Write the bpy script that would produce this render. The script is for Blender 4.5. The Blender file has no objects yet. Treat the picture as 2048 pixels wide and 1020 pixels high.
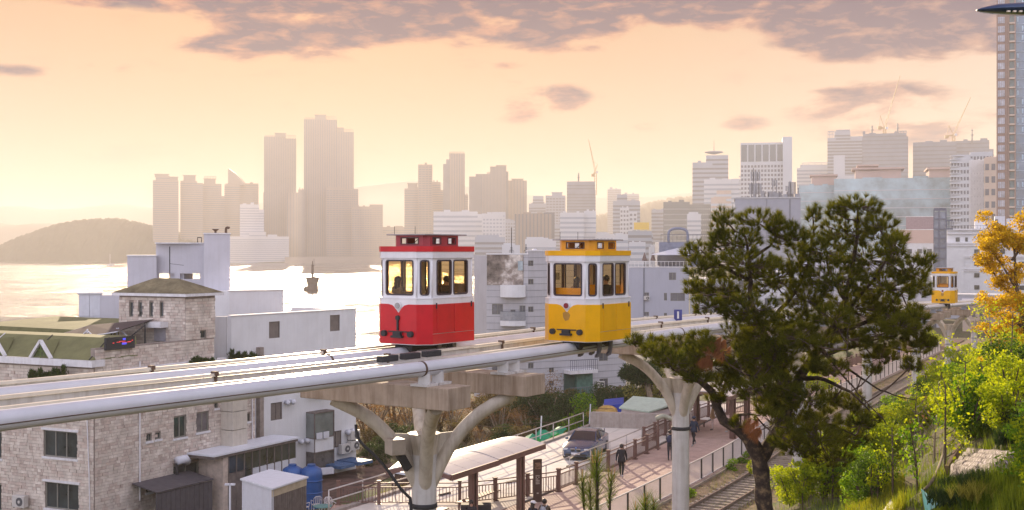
import bpy, math, random
import numpy as np
from mathutils import Vector, Matrix, Euler
R = math.radians
rnd = random.Random(7)
rng = np.random.default_rng(7)
scene = bpy.context.scene
COL = scene.collection

# ------------------------------------------------------------------ camera
CAMZ = 20.0
F = 2400.0          # focal length in photo pixels (photo 2048 wide)
HY = 500.0          # horizon row
cam_d = bpy.data.cameras.new('camera')
cam = bpy.data.objects.new('camera', cam_d)
COL.objects.link(cam)
cam.location = (0, 0, CAMZ)
cam.rotation_euler = (R(90), 0, 0)
cam_d.sensor_width = 36.0
cam_d.lens = F / 2048 * 36.0
cam_d.shift_y = -10.0 / 2048
cam_d.clip_end = 30000
cam_d.clip_start = 0.1
scene.camera = cam

# ------------------------------------------------------------------ sun
SUN_AZ, SUN_EL = -9.5, 14.0          # degrees right of +Y, above horizon
sd = bpy.data.lights.new('sun', 'SUN')
sd.energy = 4.3
sd.angle = R(0.55)
sd.color = (1.0, 0.80, 0.56)
sun = bpy.data.objects.new('sun', sd)
COL.objects.link(sun)
_a, _e = R(SUN_AZ), R(SUN_EL)
SUNDIR = Vector((math.sin(_a) * math.cos(_e), math.cos(_a) * math.cos(_e), math.sin(_e)))
sun.rotation_euler = SUNDIR.to_track_quat('Z', 'Y').to_euler()
sun.location = (0, 0, 400)

scene.view_settings.view_transform = 'Standard'
scene.view_settings.look = 'None'
scene.view_settings.gamma = 1
scene.view_settings.exposure = EXPOSURE = 0.9
scene.view_settings.use_curve_mapping = False
cy = scene.cycles
cy.max_bounces = 8
cy.diffuse_bounces = 3
cy.glossy_bounces = 3
cy.transmission_bounces = 4
cy.transparent_max_bounces = 12
cy.volume_bounces = 1
cy.use_denoising = True
cy.sample_clamp_indirect = 6
cy.caustics_reflective = False
cy.caustics_refractive = False

# ------------------------------------------------------------------ world
class NT:
    """tiny node-tree helper"""
    def __init__(s, tree):
        s.t = tree; s.n = tree.nodes; s.l = tree.links
    def node(s, typ, **kw):
        n = s.n.new(typ)
        for k, v in kw.items():
            setattr(n, k, v)
        return n
    def link(s, a, b):
        s.l.new(a, b)
    def math(s, op, a, b=None, c=None, clamp=False):
        n = s.n.new('ShaderNodeMath'); n.operation = op; n.use_clamp = clamp
        for i, v in enumerate((a, b, c)):
            if v is None: continue
            if isinstance(v, (int, float)): n.inputs[i].default_value = v
            else: s.l.new(v, n.inputs[i])
        return n.outputs[0]
    def mix(s, fac, a, b, blend='MIX'):
        n = s.n.new('ShaderNodeMix'); n.data_type = 'RGBA'; n.blend_type = blend
        n.clamp_factor = True
        for key, v in ((0, fac), (6, a), (7, b)):
            if isinstance(v, (int, float)): n.inputs[key].default_value = v
            elif isinstance(v, tuple): n.inputs[key].default_value = (*v[:3], 1)
            else: s.l.new(v, n.inputs[key])
        return n.outputs[2]
    def ramp(s, fac, stops, interp='LINEAR'):
        n = s.n.new('ShaderNodeValToRGB'); n.color_ramp.interpolation = interp
        e = n.color_ramp.elements
        while len(e) < len(stops): e.new(0.5)
        for i, (p, c) in enumerate(stops):
            e[i].position = p
            e[i].color = (*c[:3], 1) if isinstance(c, tuple) else (c, c, c, 1)
        s.l.new(fac, n.inputs[0])
        return n.outputs[0]
    def noise(s, vec, scale, detail=4, rough=0.55, dist=0.0):
        n = s.n.new('ShaderNodeTexNoise')
        n.inputs['Scale'].default_value = scale
        n.inputs['Detail'].default_value = detail
        n.inputs['Roughness'].default_value = rough
        n.inputs['Distortion'].default_value = dist
        if vec is not None: s.l.new(vec, n.inputs['Vector'])
        return n

world = bpy.data.worlds.new('World')
scene.world = world
world.use_nodes = True
world.node_tree.nodes.clear()
w = NT(world.node_tree)
out = w.node('ShaderNodeOutputWorld')
bg = w.node('ShaderNodeBackground')
SKY_STRENGTH = 0.10
bg.inputs['Strength'].default_value = SKY_STRENGTH
w.link(bg.outputs[0], out.inputs[0])
sky = w.node('ShaderNodeTexSky', sky_type='NISHITA')
sky.sun_disc = False
sky.sun_elevation = R(SUN_EL)
sky.sun_rotation = R(SUN_AZ)
sky.altitude = 20
sky.air_density = 1.0
sky.dust_density = 1.2
sky.ozone_density = 1.0
tc = w.node('ShaderNodeTexCoord')
sep = w.node('ShaderNodeSeparateXYZ'); w.link(tc.outputs['Generated'], sep.inputs[0])
X, Y, Z = sep.outputs
az = w.math('MULTIPLY', w.math('ARCTAN2', X, Y), 57.2958)       # degrees right of north
el = w.math('MULTIPLY', w.math('ARCSINE', Z), 57.2958)
# warm evening air near the sun, lavender-grey away from it, on top of the physical sky
cosaz = w.math('COSINE', w.math('MULTIPLY', w.math('SUBTRACT', az, SUN_AZ), 0.0174533))
front = w.math('SMOOTH_MIN', w.math('MULTIPLY_ADD', cosaz, 0.5, 0.5), 1.0, 0.05)
lowness = w.math('POWER', w.math('SUBTRACT', 1.0, w.math('ABSOLUTE', Z), clamp=True), 2.0)
GAIN_FRONT = (0.05, 0.035, 0.03)
GAIN_BACK = (4.6, 3.6, 3.4)
gain = w.mix(w.math('POWER', front, 1.2), GAIN_BACK, GAIN_FRONT)
skyc = w.mix(1.0, sky.outputs[0], gain, 'MULTIPLY')
VEIL_LOW = (3.7, 2.9, 2.15)
VEIL_HIGH = (4.4, 2.05, 0.40)
vt = w.math('DIVIDE', w.math('SUBTRACT', el, 2.0), 11.0, clamp=True)
veilc = w.mix(vt, VEIL_LOW, VEIL_HIGH)
vback = w.mix(w.math('POWER', front, 2.0), (7.6, 7.4, 9.2), veilc)
vamt = w.math('MULTIPLY', w.math('POWER', w.math('SUBTRACT', 1.0, Z, clamp=True), 2.2), 0.86)
skyc = w.mix(vamt, skyc, vback)
# clouds: masses placed by azimuth / elevation, broken up with noise
cv = w.node('ShaderNodeCombineXYZ'); w.link(w.math('MULTIPLY', az, 0.40), cv.inputs[0]); w.link(w.math('MULTIPLY', el, 1.25), cv.inputs[1])
n1 = w.noise(cv.outputs[0], 0.62, 7, 0.58, 0.25)
n2 = w.noise(cv.outputs[0], 0.30, 3, 0.5)
def dirpx(px, py):
    a = math.atan((px - 1024) / F)
    return math.degrees(a), math.degrees(math.atan((HY - py) / F * math.cos(a)))
CL = [  # px, py, rx, ry (photo px), weight
 (860, 0, 580, 46, 1.7), (640, 50, 200, 56, 1.15), (480, 85, 120, 26, 1.0), (680, 82, 170, 18, 0.85), (480, 112, 60, 16, .75),
 (900, 40, 170, 44, 1.3), (1150, 50, 180, 40, 1.15), (1000, 20, 120, 28, .9), (1330, 10, 60, 44, 1.4), (1450, 8, 80, 44, 1.45), (1640, 20, 170, 44, 1.3),
 (1800, 40, 210, 76, 1.8), (1840, 95, 100, 20, 0.75), (1990, 90, 90, 20, 0.9), (1130, 92, 110, 16, 0.72),
 (1035, 205, 64, 36, 0.80), (1130, 200, 48, 30, 0.75), (1290, 245, 36, 16, 0.45), (1490, 250, 42, 17, 0.5),
 (1740, 205, 140, 38, 0.8), (1850, 250, 170, 44, 0.62), (30, 140, 60, 10, 0.55), (215, 138, 50, 12, .42), (1018, 131, 34, 8, .55), (1610, 194, 24, 9, .5),
 (150, 0, 90, 14, .8), (370, 188, 26, 8, .38)]
acc = None; accd = None
for (px, py, rx, ry, wt) in CL:
    a0, e0 = dirpx(px, py); ka = F * 0.0174533
    dx = w.math('DIVIDE', w.math('SUBTRACT', az, a0), rx / ka)
    dy = w.math('DIVIDE', w.math('SUBTRACT', el, e0), ry / ka)
    r2 = w.math('ADD', w.math('MULTIPLY', dx, dx), w.math('MULTIPLY', dy, dy))
    m = w.math('MULTIPLY', w.math('SUBTRACT', 1.0, w.math('MULTIPLY', r2, 0.55)), wt)
    acc = m if acc is None else w.math('MAXIMUM', acc, m)
# above the frame the broken cloud deck goes on
hi = w.math('MULTIPLY', w.math('DIVIDE', w.math('SUBTRACT', el, 12.3), 3.0, clamp=True), 0.6)
acc = w.math('MAXIMUM', acc, hi)
nn = w.math('ADD', w.math('MULTIPLY', w.math('SUBTRACT', n1.outputs[0], 0.5), 3.4), w.math('MULTIPLY', w.math('SUBTRACT', n2.outputs[0], 0.5), 1.2))
dens = w.math('ADD', acc, nn)
mask = w.math('MULTIPLY', w.math('DIVIDE', w.math('SUBTRACT', dens, 0.22), 0.42, clamp=True), w.math('MULTIPLY', w.math('ADD', acc, 0.1), 1.7, clamp=True))
mask = w.math('SMOOTHERSTEP' if False else 'MULTIPLY', mask, 1.0, clamp=True)
fc = w.math('DIVIDE', w.math('SUBTRACT', front, 0.5), 0.38, clamp=True)
near_sun = w.math('POWER', front, 9.0)
warmcl = w.mix(fc, (7.8, 7.2, 8.0), w.mix(near_sun, (2.2, 1.7, 1.6), (4.2, 1.55, 0.75)))
core = w.mix(fc, (5.6, 5.4, 6.8), w.mix(near_sun, (0.05, 0.10, 0.75), (0.12, 0.03, 0.50)))
n3 = w.noise(cv.outputs[0], 1.5, 5, 0.6, 0.3)
body = w.math('MULTIPLY', w.math('DIVIDE', w.math('SUBTRACT', dens, 0.34), 0.62, clamp=True), w.math('MULTIPLY_ADD', w.math('SUBTRACT', n3.outputs[0], 0.47), 3.2, 0.85, clamp=True))
ccol = w.mix(body, warmcl, core)
skyc = w.mix(w.math('MULTIPLY', mask, 0.96), skyc, ccol)
# below the horizon the sea and land colour
w.link(skyc, bg.inputs['Color'])

# ------------------------------------------------------------------ helpers
def P(px, py, D):
    return Vector(((px - 1024) / F * D, D, CAMZ + (HY - py) / F * D))
def PX(px, D):
    return (px - 1024) / F * D
def PZ(py, D):
    return CAMZ + (HY - py) / F * D

MATS = {}
def mat(name, color, rough=0.7, metal=0.0, var=0.12, vscale=3.0, bump=0.0, bscale=20.0, streak=0.0, col2=None, spec=0.5, trans=0.0, coat=0.0, emit=None):
    if name in MATS: return MATS[name]
    m = bpy.data.materials.new(name); m.use_nodes = True
    t = NT(m.node_tree); t.n.clear()
    o = t.node('ShaderNodeOutputMaterial'); b = t.node('ShaderNodeBsdfPrincipled')
    b.inputs['Roughness'].default_value = rough
    b.inputs['Metallic'].default_value = metal
    b.inputs['Specular IOR Level'].default_value = spec
    b.inputs['Coat Weight'].default_value = coat
    tcn = t.node('ShaderNodeTexCoord'); vec = tcn.outputs['Object']
    c = tuple(color)
    src = None
    if var > 0 or streak > 0 or col2:
        n = t.noise(vec, vscale, 6, 0.62)
        lo = tuple(max(0, x * (1 - var * 1.6)) for x in c); hi_ = tuple(min(1, x * (1 + var)) for x in (col2 or c))
        src = t.ramp(n.outputs[0], [(0.32, lo), (0.52, c), (0.70, hi_)])
        if streak > 0:
            mp = t.node('ShaderNodeMapping'); t.link(vec, mp.inputs[0]); mp.inputs['Scale'].default_value = (3.5, 3.5, 0.25)
            n2_ = t.noise(mp.outputs[0], 1.6, 5, 0.65)
            src = t.mix(t.math('MULTIPLY', t.ramp(n2_.outputs[0], [(0.45, 0.0), (0.75, 1.0)]), streak), src, tuple(x * f for x, f in zip(c, (0.42, 0.33, 0.24))))
        t.link(src, b.inputs['Base Color'])
    else:
        b.inputs['Base Color'].default_value = (*c, 1)
    if bump > 0:
        nb = t.noise(vec, bscale, 5, 0.6); bn = t.node('ShaderNodeBump')
        bn.inputs['Strength'].default_value = min(1, bump * 10); bn.inputs['Distance'].default_value = bump
        t.link(nb.outputs[0], bn.inputs['Height']); t.link(bn.outputs[0], b.inputs['Normal'])
    if emit:
        b.inputs['Emission Color'].default_value = (*emit[:3], 1); b.inputs['Emission Strength'].default_value = emit[3]
    if trans > 0:
        tr = t.node('ShaderNodeBsdfTranslucent')
        if src is not None: t.link(t.mix(1.0, src, (1.0, 1.0, 0.45), 'MULTIPLY'), tr.inputs[0])
        ms = t.node('ShaderNodeMixShader'); ms.inputs[0].default_value = trans
        t.link(b.outputs[0], ms.inputs[1]); t.link(tr.outputs[0], ms.inputs[2]); t.link(ms.outputs[0], o.inputs[0])
    else:
        t.link(b.outputs[0], o.inputs[0])
    MATS[name] = m
    return m

def glass_mat(name, tint, refl=(0.8, 0.85, 0.9), amount=0.12, rough=0.03):
    if name in MATS: return MATS[name]
    m = bpy.data.materials.new(name); m.use_nodes = True
    t = NT(m.node_tree); t.n.clear()
    o = t.node('ShaderNodeOutputMaterial'); tr = t.node('ShaderNodeBsdfTransparent'); gl = t.node('ShaderNodeBsdfGlossy')
    tr.inputs[0].default_value = (*tint, 1); gl.inputs[0].default_value = (*refl, 1); gl.inputs['Roughness'].default_value = rough
    fr = t.node('ShaderNodeLayerWeight'); fr.inputs[0].default_value = 0.35
    f = t.math('MULTIPLY_ADD', t.math('POWER', fr.outputs['Facing'], 3.0), 0.5, 0.05 + amount, clamp=True)
    ms = t.node('ShaderNodeMixShader'); t.link(f, ms.inputs[0]); t.link(tr.outputs[0], ms.inputs[1]); t.link(gl.outputs[0], ms.inputs[2])
    t.link(ms.outputs[0], o.inputs[0]); MATS[name] = m
    return m

ROOT = {}
def thing(name, label, cat, loc=(0, 0, 0), rz=0.0, group=None):
    o = bpy.data.objects.new(name, None); COL.objects.link(o)
    o.empty_display_size = 0.3
    o.location = loc; o.rotation_euler = (0, 0, rz)
    o['label'] = label; o['category'] = cat
    if group: o['group'] = group
    ROOT[o.name] = Matrix.Translation(loc) @ Matrix.Rotation(rz, 4, 'Z')
    return o
def tag(o, label, cat, group=None):
    o['label'] = label; o['category'] = cat
    if group: o['group'] = group
    return o
def retag(o, label, group=None):
    o['label'] = label
    if group: o['group'] = group
def copy_tree(o, loc=None, rz=None, label=None, group=None, parent=None):
    c = o.copy(); COL.objects.link(c)
    if parent is not None: c.parent = parent
    if loc is not None: c.location = loc
    if rz is not None: c.rotation_euler = (0, 0, rz)
    if label: c['label'] = label
    if group: c['group'] = group
    for ch in list(o.children):
        copy_tree(ch, parent=c)
    return c

class MB:
    def __init__(s, M=None):
        s.V = []; s.F = []; s.mi = []; s.M = M; s.m = 0
    def v(s, p):
        p = Vector(p)
        if s.M is not None: p = s.M @ p
        s.V.append(p); return len(s.V) - 1
    def f(s, idx):
        s.F.append(tuple(idx)); s.mi.append(s.m)
    def poly(s, pts):
        s.f([s.v(p) for p in pts]); return s
    def box(s, c, d, rz=0.0, M=None):
        hx, hy, hz = d[0] / 2, d[1] / 2, d[2] / 2
        ca, sa = math.cos(rz), math.sin(rz)
        b = len(s.V)
        for z in (-hz, hz):
            for (x, y) in ((-hx, -hy), (hx, -hy), (hx, hy), (-hx, hy)):
                s.v((c[0] + x * ca - y * sa, c[1] + x * sa + y * ca, c[2] + z))
        for q in ((3, 2, 1, 0), (4, 5, 6, 7), (0, 1, 5, 4), (1, 2, 6, 5), (2, 3, 7, 6), (3, 0, 4, 7)):
            s.f([b + i for i in q])
        return s
    def beam(s, p0, p1, w_, h_, up=(0, 0, 1)):
        p0, p1 = Vector(p0), Vector(p1); d = (p1 - p0)
        if d.length < 1e-6: return s
        d.normalize(); side = d.cross(Vector(up))
        if side.length < 1e-4: side = d.cross(Vector((1, 0, 0)))
        side.normalize(); u = side.cross(d).normalized()
        b = len(s.V)
        for p in (p0, p1):
            for (a, c) in ((-1, -1), (1, -1), (1, 1), (-1, 1)):
                s.v(p + side * (a * w_ / 2) + u * (c * h_ / 2))
        for q in ((0, 1, 2, 3), (7, 6, 5, 4), (1, 0, 4, 5), (2, 1, 5, 6), (3, 2, 6, 7), (0, 3, 7, 4)):
            s.f([b + i for i in q])
        return s
    def prism(s, pts, z0, z1):
        n = len(pts); b = len(s.V)
        for z in (z0, z1):
            for i, p in enumerate(pts):
                s.v((p[0], p[1], z[i] if isinstance(z, (list, tuple)) else z))
        s.f([b + i for i in range(n)][::-1]); s.f([b + n + i for i in range(n)])
        for i in range(n):
            j = (i + 1) % n; s.f((b + i, b + j, b + n + j, b + n + i))
        return s
    def slab(s, pts3, t, nrm):
        """extrude polygon pts3 by vector nrm*t"""
        n = len(pts3); b = len(s.V); nv = Vector(nrm) * t
        for p in pts3: s.v(Vector(p))
        for p in pts3: s.v(Vector(p) + nv)
        s.f([b + i for i in range(n)][::-1]); s.f([b + n + i for i in range(n)])
        for i in range(n):
            j = (i + 1) % n; s.f((b + i, b + j, b + n + j, b + n + i))
        return s
    def tube(s, pts, r, n=8, cap=True):
        pts = [Vector(p) for p in pts]; k = len(pts)
        rs = r if isinstance(r, (list, tuple)) else [r] * k
        prev = None; rings = []
        for i, p in enumerate(pts):
            d = (pts[min(i + 1, k - 1)] - pts[max(i - 1, 0)])
            if d.length < 1e-9: d = Vector((0, 0, 1))
            d.normalize()
            if prev is None:
                a = Vector((0, 0, 1)) if abs(d.z) < 0.9 else Vector((1, 0, 0))
                u = d.cross(a).normalized()
            else:
                u = (prev - d * prev.dot(d))
                u = u.normalized() if u.length > 1e-6 else d.cross(Vector((0.3, 0.5, 0.8))).normalized()
            prev = u; q = d.cross(u)
            rings.append([s.v(p + (u * math.cos(t) + q * math.sin(t)) * rs[i]) for t in (2 * math.pi * j / n for j in range(n))])
        for i in range(k - 1):
            A, B = rings[i], rings[i + 1]
            for j in range(n):
                s.f((A[j], A[(j + 1) % n], B[(j + 1) % n], B[j]))
        if cap:
            s.f(rings[0][::-1]); s.f(rings[-1])
        return s
    def lathe(s, prof, c=(0, 0, 0), n=16, sx=1, sy=1):
        rings = []
        for (r, z) in prof:
            rings.append([s.v((c[0] + r * sx * math.cos(t), c[1] + r * sy * math.sin(t), c[2] + z)) for t in (2 * math.pi * j / n for j in range(n))])
        for i in range(len(rings) - 1):
            A, B = rings[i], rings[i + 1]
            for j in range(n): s.f((A[j], A[(j + 1) % n], B[(j + 1) % n], B[j]))
        s.f(rings[0][::-1]); s.f(rings[-1])
        return s
    def ell(s, c, r, n=10, k=7):
        prof = [(max(1e-3, math.sin(math.pi * i / k)), -math.cos(math.pi * i / k)) for i in range(k + 1)]
        rings = []
        for (a, z) in prof:
            rings.append([s.v((c[0] + a * r[0] * math.cos(t), c[1] + a * r[1] * math.sin(t), c[2] + z * r[2])) for t in (2 * math.pi * j / n for j in range(n))])
        for i in range(len(rings) - 1):
            A, B = rings[i], rings[i + 1]
            for j in range(n): s.f((A[j], A[(j + 1) % n], B[(j + 1) % n], B[j]))
        return s
    def build(s, name, mats, parent=None, smooth=False, bevel=0.0, kind=None, label=None, local=False, auto=None):
        if not isinstance(mats, (list, tuple)): mats = [mats]
        top = parent
        while top is not None and top.parent is not None: top = top.parent
        Mi = ROOT[top.name].inverted() if (top is not None and not local and top.name in ROOT) else None
        V = [Mi @ p for p in s.V] if Mi is not None else s.V
        me = bpy.data.meshes.new(name)
        me.from_pydata([tuple(p) for p in V], [], s.F)
        for m in mats: me.materials.append(m)
        if len(mats) > 1: me.polygons.foreach_set('material_index', s.mi)
        if smooth: me.polygons.foreach_set('use_smooth', [True] * len(s.F))
        o = bpy.data.objects.new(name, me); COL.objects.link(o)
        if auto: me.set_sharp_from_angle(angle=R(auto))
        if parent is not None: o.parent = parent
        if bevel > 0:
            b = o.modifiers.new('bevel', 'BEVEL'); b.width = bevel; b.segments = 2; b.limit_method = 'ANGLE'; b.angle_limit = R(40)
        if kind: o['kind'] = kind
        if label: o['label'] = label
        me.update()
        return o
def structure(mb, name, m, smooth=False, **k):
    return mb.build(name, m, None, smooth, kind='structure', **k)

def fastmesh(name, verts, k, mats, parent=None, smooth=False, kind=None, idx=None, world=True):
    """verts (n,3) array, consecutive faces of k vertices"""
    verts = np.asarray(verts, dtype=np.float64)
    if world and parent is not None:
        top = parent
        while top.parent is not None: top = top.parent
        if top.name in ROOT:
            Mi = np.array(ROOT[top.name].inverted()); verts = verts @ Mi[:3, :3].T + Mi[:3, 3]
    nf = len(verts) // k if idx is None else len(idx)
    loops = np.arange(nf * k, dtype=np.int32) if idx is None else np.asarray(idx, dtype=np.int32).ravel()
    me = bpy.data.meshes.new(name)
    me.vertices.add(len(verts)); me.vertices.foreach_set('co', verts.astype(np.float32).ravel())
    me.loops.add(len(loops)); me.loops.foreach_set('vertex_index', loops)
    me.polygons.add(nf); me.polygons.foreach_set('loop_start', np.arange(0, nf * k, k, dtype=np.int32))
    try: me.polygons.foreach_set('loop_total', np.full(nf, k, dtype=np.int32))
    except Exception: pass
    if not isinstance(mats, (list, tuple)): mats = [mats]
    for m in mats: me.materials.append(m)
    if smooth: me.polygons.foreach_set('use_smooth', [True] * nf)
    me.update(calc_edges=True); me.validate()
    o = bpy.data.objects.new(name, me); COL.objects.link(o)
    if parent is not None: o.parent = parent
    if kind: o['kind'] = kind
    return o

def catmull(pts, step):
    pts = [Vector(p) for p in pts]; out_ = []
    ext = [pts[0] * 2 - pts[1]] + pts + [pts[-1] * 2 - pts[-2]]
    for i in range(1, len(ext) - 2):
        a, b, c, d = ext[i - 1:i + 3]
        n = max(1, int((c - b).length / step))
        for j in range(n):
            t = j / n
            out_.append(0.5 * ((2 * b) + (c - a) * t + (2 * a - 5 * b + 4 * c - d) * t * t + (3 * b - a - 3 * c + d) * t ** 3))
    out_.append(pts[-1]); return out_
# ------------------------------------------------------------------ ground, sea, sky-line hills, haze
def U(x, y): return 0.88 * x - 0.47 * y + 18.2      # metres to the right of the old railway's centre line
def S(x, y): return 0.47 * x + 0.88 * y
def XY(u, s):                                       # inverse
    a = u - 18.2
    det = 0.88 * 0.88 + 0.47 * 0.47
    return ((0.88 * a + 0.47 * s) / det, (-0.47 * a + 0.88 * s) / det)
def sstep(a, b, x):
    t = np.clip((x - a) / (b - a), 0, 1); return t * t * (3 - 2 * t)
def ground(x, y):
    x = np.asarray(x, float); y = np.asarray(y, float)
    u = U(x, y)
    hill = 7.8 + np.where(u > 2.2, (np.minimum(u, 18) - 2.2) * 0.625 + np.maximum(u - 18, 0) * 0.33, 0)
    hill = hill + sstep(2, 6, u) * (0.35 * np.sin(x * 0.9 + y * 0.31) * np.cos(y * 0.7 - x * 0.2) + 0.18 * np.sin(x * 2.3 + 1.0) * np.sin(y * 2.9))
    z = hill
    z = np.where(u < -14.6, 7.8 - 2.8 * sstep(-14.8, -19.5, u), z)
    # falls to the sea beyond
    sea = sstep(150, 185, y + 0.25 * x) * (1 - sstep(14, 30, x - 0.0 * y))
    z = z * (1 - sea) + (-3.0) * sea
    z = z - sstep(-75, -95, x - 0 * y) * 8
    return z
M_EARTH = mat('earth', (0.11, 0.075, 0.05), 0.95, var=0.35, vscale=0.9, bump=0.05, bscale=6)
def grassy():
    m = bpy.data.materials.new('slope_soil_and_moss'); m.use_nodes = True
    t = NT(m.node_tree); b = t.n['Principled BSDF']; b.inputs['Roughness'].default_value = 0.95
    tcn = t.node('ShaderNodeTexCoord')
    n = t.noise(tcn.outputs['Object'], 0.35, 8, 0.65); n2_ = t.noise(tcn.outputs['Object'], 3.1, 6, 0.7)
    c = t.ramp(n.outputs[0], [(0.36, (0.10, 0.068, 0.045)), (0.47, (0.13, 0.105, 0.05)), (0.56, (0.09, 0.11, 0.03)), (0.7, (0.06, 0.085, 0.02))])
    c = t.mix(t.ramp(n2_.outputs[0], [(0.4, 0.0), (0.7, 0.55)]), c, (0.045, 0.032, 0.022))
    t.link(c, b.inputs['Base Color'])
    bn = t.node('ShaderNodeBump'); bn.inputs['Distance'].default_value = 0.08; t.link(n2_.outputs[0], bn.inputs['Height']); t.link(bn.outputs[0], b.inputs['Normal'])
    return m
M_SOIL = grassy()
def grid_mesh(xs, ys, zf, name, m):
    Xg, Yg = np.meshgrid(xs, ys); Zg = zf(Xg, Yg)
    v = np.stack([Xg.ravel(), Yg.ravel(), Zg.ravel()], 1); nx = len(xs); ny = len(ys)
    i = np.arange(nx - 1)[None, :] + nx * np.arange(ny - 1)[:, None]; i = i.ravel()
    idx = np.stack([i, i + 1, i + nx + 1, i + nx], 1)
    o = fastmesh(name, v, 4, m, None, True, idx=idx); o['kind'] = 'structure'; return o
ys_ = np.concatenate([np.arange(-12, 90, 0.7), np.arange(90, 260, 2.0)])
xs_ = np.concatenate([np.arange(-110, -30, 4.0), np.arange(-30, 60, 0.7), np.arange(60, 260, 4.0)])
grid_mesh(xs_, ys_, ground, 'ground', M_SOIL)

# far land on the right, rising behind the city, and the far shore
def farland(x, y):
    z = np.full_like(x, -3.0)
    right = sstep(10, 35, x - 0.0 * y)
    z = z + right * (8.0 + 0.01 * np.maximum(0, y - 260))
    shore = sstep(1840, 1860, y)
    z = np.maximum(z, -3 + shore * 5)
    return z
M_LAND = mat('far_land', (0.09, 0.09, 0.06), 0.95, var=0.3, vscale=0.02)
xs2 = np.concatenate([np.arange(-3000, -100, 150.0), np.arange(-100, 150, 12.0), np.arange(150, 3200, 90.0)])
ys2 = np.concatenate([np.arange(258, 1800, 40.0), np.arange(1800, 1900, 8.0), np.arange(1900, 6000, 250.0)])
grid_mesh(xs2, ys2, farland, 'far_shore', M_LAND)

def water_mat():
    m = bpy.data.materials.new('sea_water'); m.use_nodes = True
    t = NT(m.node_tree); b = t.n['Principled BSDF']
    b.inputs['Base Color'].default_value = (0.20, 0.20, 0.19, 1); b.inputs['Roughness'].default_value = 0.13
    b.inputs['IOR'].default_value = 1.5; b.inputs['Specular IOR Level'].default_value = 0.7
    tcn = t.node('ShaderNodeTexCoord'); mp = t.node('ShaderNodeMapping'); t.link(tcn.outputs['Object'], mp.inputs[0])
    mp.inputs['Scale'].default_value = (0.55, 1.0, 1.0)
    n = t.noise(mp.outputs[0], 0.16, 6, 0.66); n2_ = t.noise(mp.outputs[0], 0.9, 3, 0.6)
    n4 = t.noise(mp.outputs[0], 0.045, 3, 0.6, 0.6)
    n5 = t.noise(mp.outputs[0], 0.02, 4, 0.7, 1.0)
    t.link(t.ramp(n5.outputs[0], [(0.38, 0.06), (0.62, 0.30)]), b.inputs['Roughness'])
    h = t.math('ADD', t.math('MULTIPLY', n4.outputs[0], 7.0), t.math('ADD', t.math('MULTIPLY', n.outputs[0], 3.6), t.math('MULTIPLY', n2_.outputs[0], 0.75)))
    bn = t.node('ShaderNodeBump'); bn.inputs['Strength'].default_value = 1.0; bn.inputs['Distance'].default_value = 0.85
    t.link(h, bn.inputs['Height']); t.link(bn.outputs[0], b.inputs['Normal'])
    return m
mb = MB(); mb.poly([(-9000, 120, 0), (9000, 120, 0), (9000, 16000, 0), (-9000, 16000, 0)])
structure(mb, 'sea', water_mat())

# wooded headland at left, ridges far behind the city
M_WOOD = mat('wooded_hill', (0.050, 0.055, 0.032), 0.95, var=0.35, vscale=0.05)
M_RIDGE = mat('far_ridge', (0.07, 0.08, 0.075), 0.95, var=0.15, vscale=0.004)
def ridge(name, D, prof, base_z, depth, m, rough=0.0, n=160):
    """prof: list of (px, py) of the skyline; builds a hill with real depth"""
    pxs = np.linspace(prof[0][0], prof[-1][0], n)
    pys = np.interp(pxs, [p[0] for p in prof], [p[1] for p in prof])
    rows = 25; v = []
    for j in range(rows):
        t = j / (rows - 1) * 2 - 1       # -1 front, 0 crest, 1 back
        hfac = math.cos(t * math.pi / 2) ** 0.8
        yy = D + t * depth / 2
        for i in range(n):
            zc = CAMZ + (HY - pys[i]) / F * D
            bumpv = rough * (rng.random() - 0.3) * (1.5 if abs(t) < 0.1 else 1.6)
            v.append(((pxs[i] - 1024) / F * D, yy, base_z + (zc - base_z) * hfac + (bumpv if hfac > 0.1 else 0)))
    i = (np.arange(n - 1)[None, :] + n * np.arange(rows - 1)[:, None]).ravel()
    o = fastmesh(name, v, 4, m, None, False, idx=np.stack([i, i + 1, i + n + 1, i + n], 1)); o['kind'] = 'structure'; return o
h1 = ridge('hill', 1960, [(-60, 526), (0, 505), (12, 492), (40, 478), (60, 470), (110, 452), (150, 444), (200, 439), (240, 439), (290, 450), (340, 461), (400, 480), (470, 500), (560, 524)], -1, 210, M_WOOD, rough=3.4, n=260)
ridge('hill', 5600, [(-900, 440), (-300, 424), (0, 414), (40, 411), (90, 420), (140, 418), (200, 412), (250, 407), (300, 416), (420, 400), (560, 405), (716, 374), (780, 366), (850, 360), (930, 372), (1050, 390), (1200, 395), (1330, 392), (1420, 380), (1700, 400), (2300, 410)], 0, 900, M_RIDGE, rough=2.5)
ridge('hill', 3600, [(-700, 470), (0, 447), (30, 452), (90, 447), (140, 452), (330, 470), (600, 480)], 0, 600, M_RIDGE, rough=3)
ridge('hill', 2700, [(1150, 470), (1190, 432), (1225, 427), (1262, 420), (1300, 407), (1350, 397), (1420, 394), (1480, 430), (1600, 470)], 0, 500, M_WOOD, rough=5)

# evening haze: one even box of air round everything
hb = MB(); hb.box((0, 2850, 119), (6600, 6800, 246))
haze = hb.build('haze', mat('haze_air', (1, 1, 1)), None, kind='stuff')
hm = MATS['haze_air']; t = NT(hm.node_tree); t.n.clear()
o_ = t.node('ShaderNodeOutputMaterial'); pv = t.node('ShaderNodeVolumePrincipled')
pv.inputs['Color'].default_value = (0.99, 0.92, 0.85, 1)
pv.inputs['Density'].default_value = HAZE_DENSITY = 0.00027
pv.inputs['Anisotropy'].default_value = 0.22
t.link(pv.outputs[0], o_.inputs['Volume'])
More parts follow.
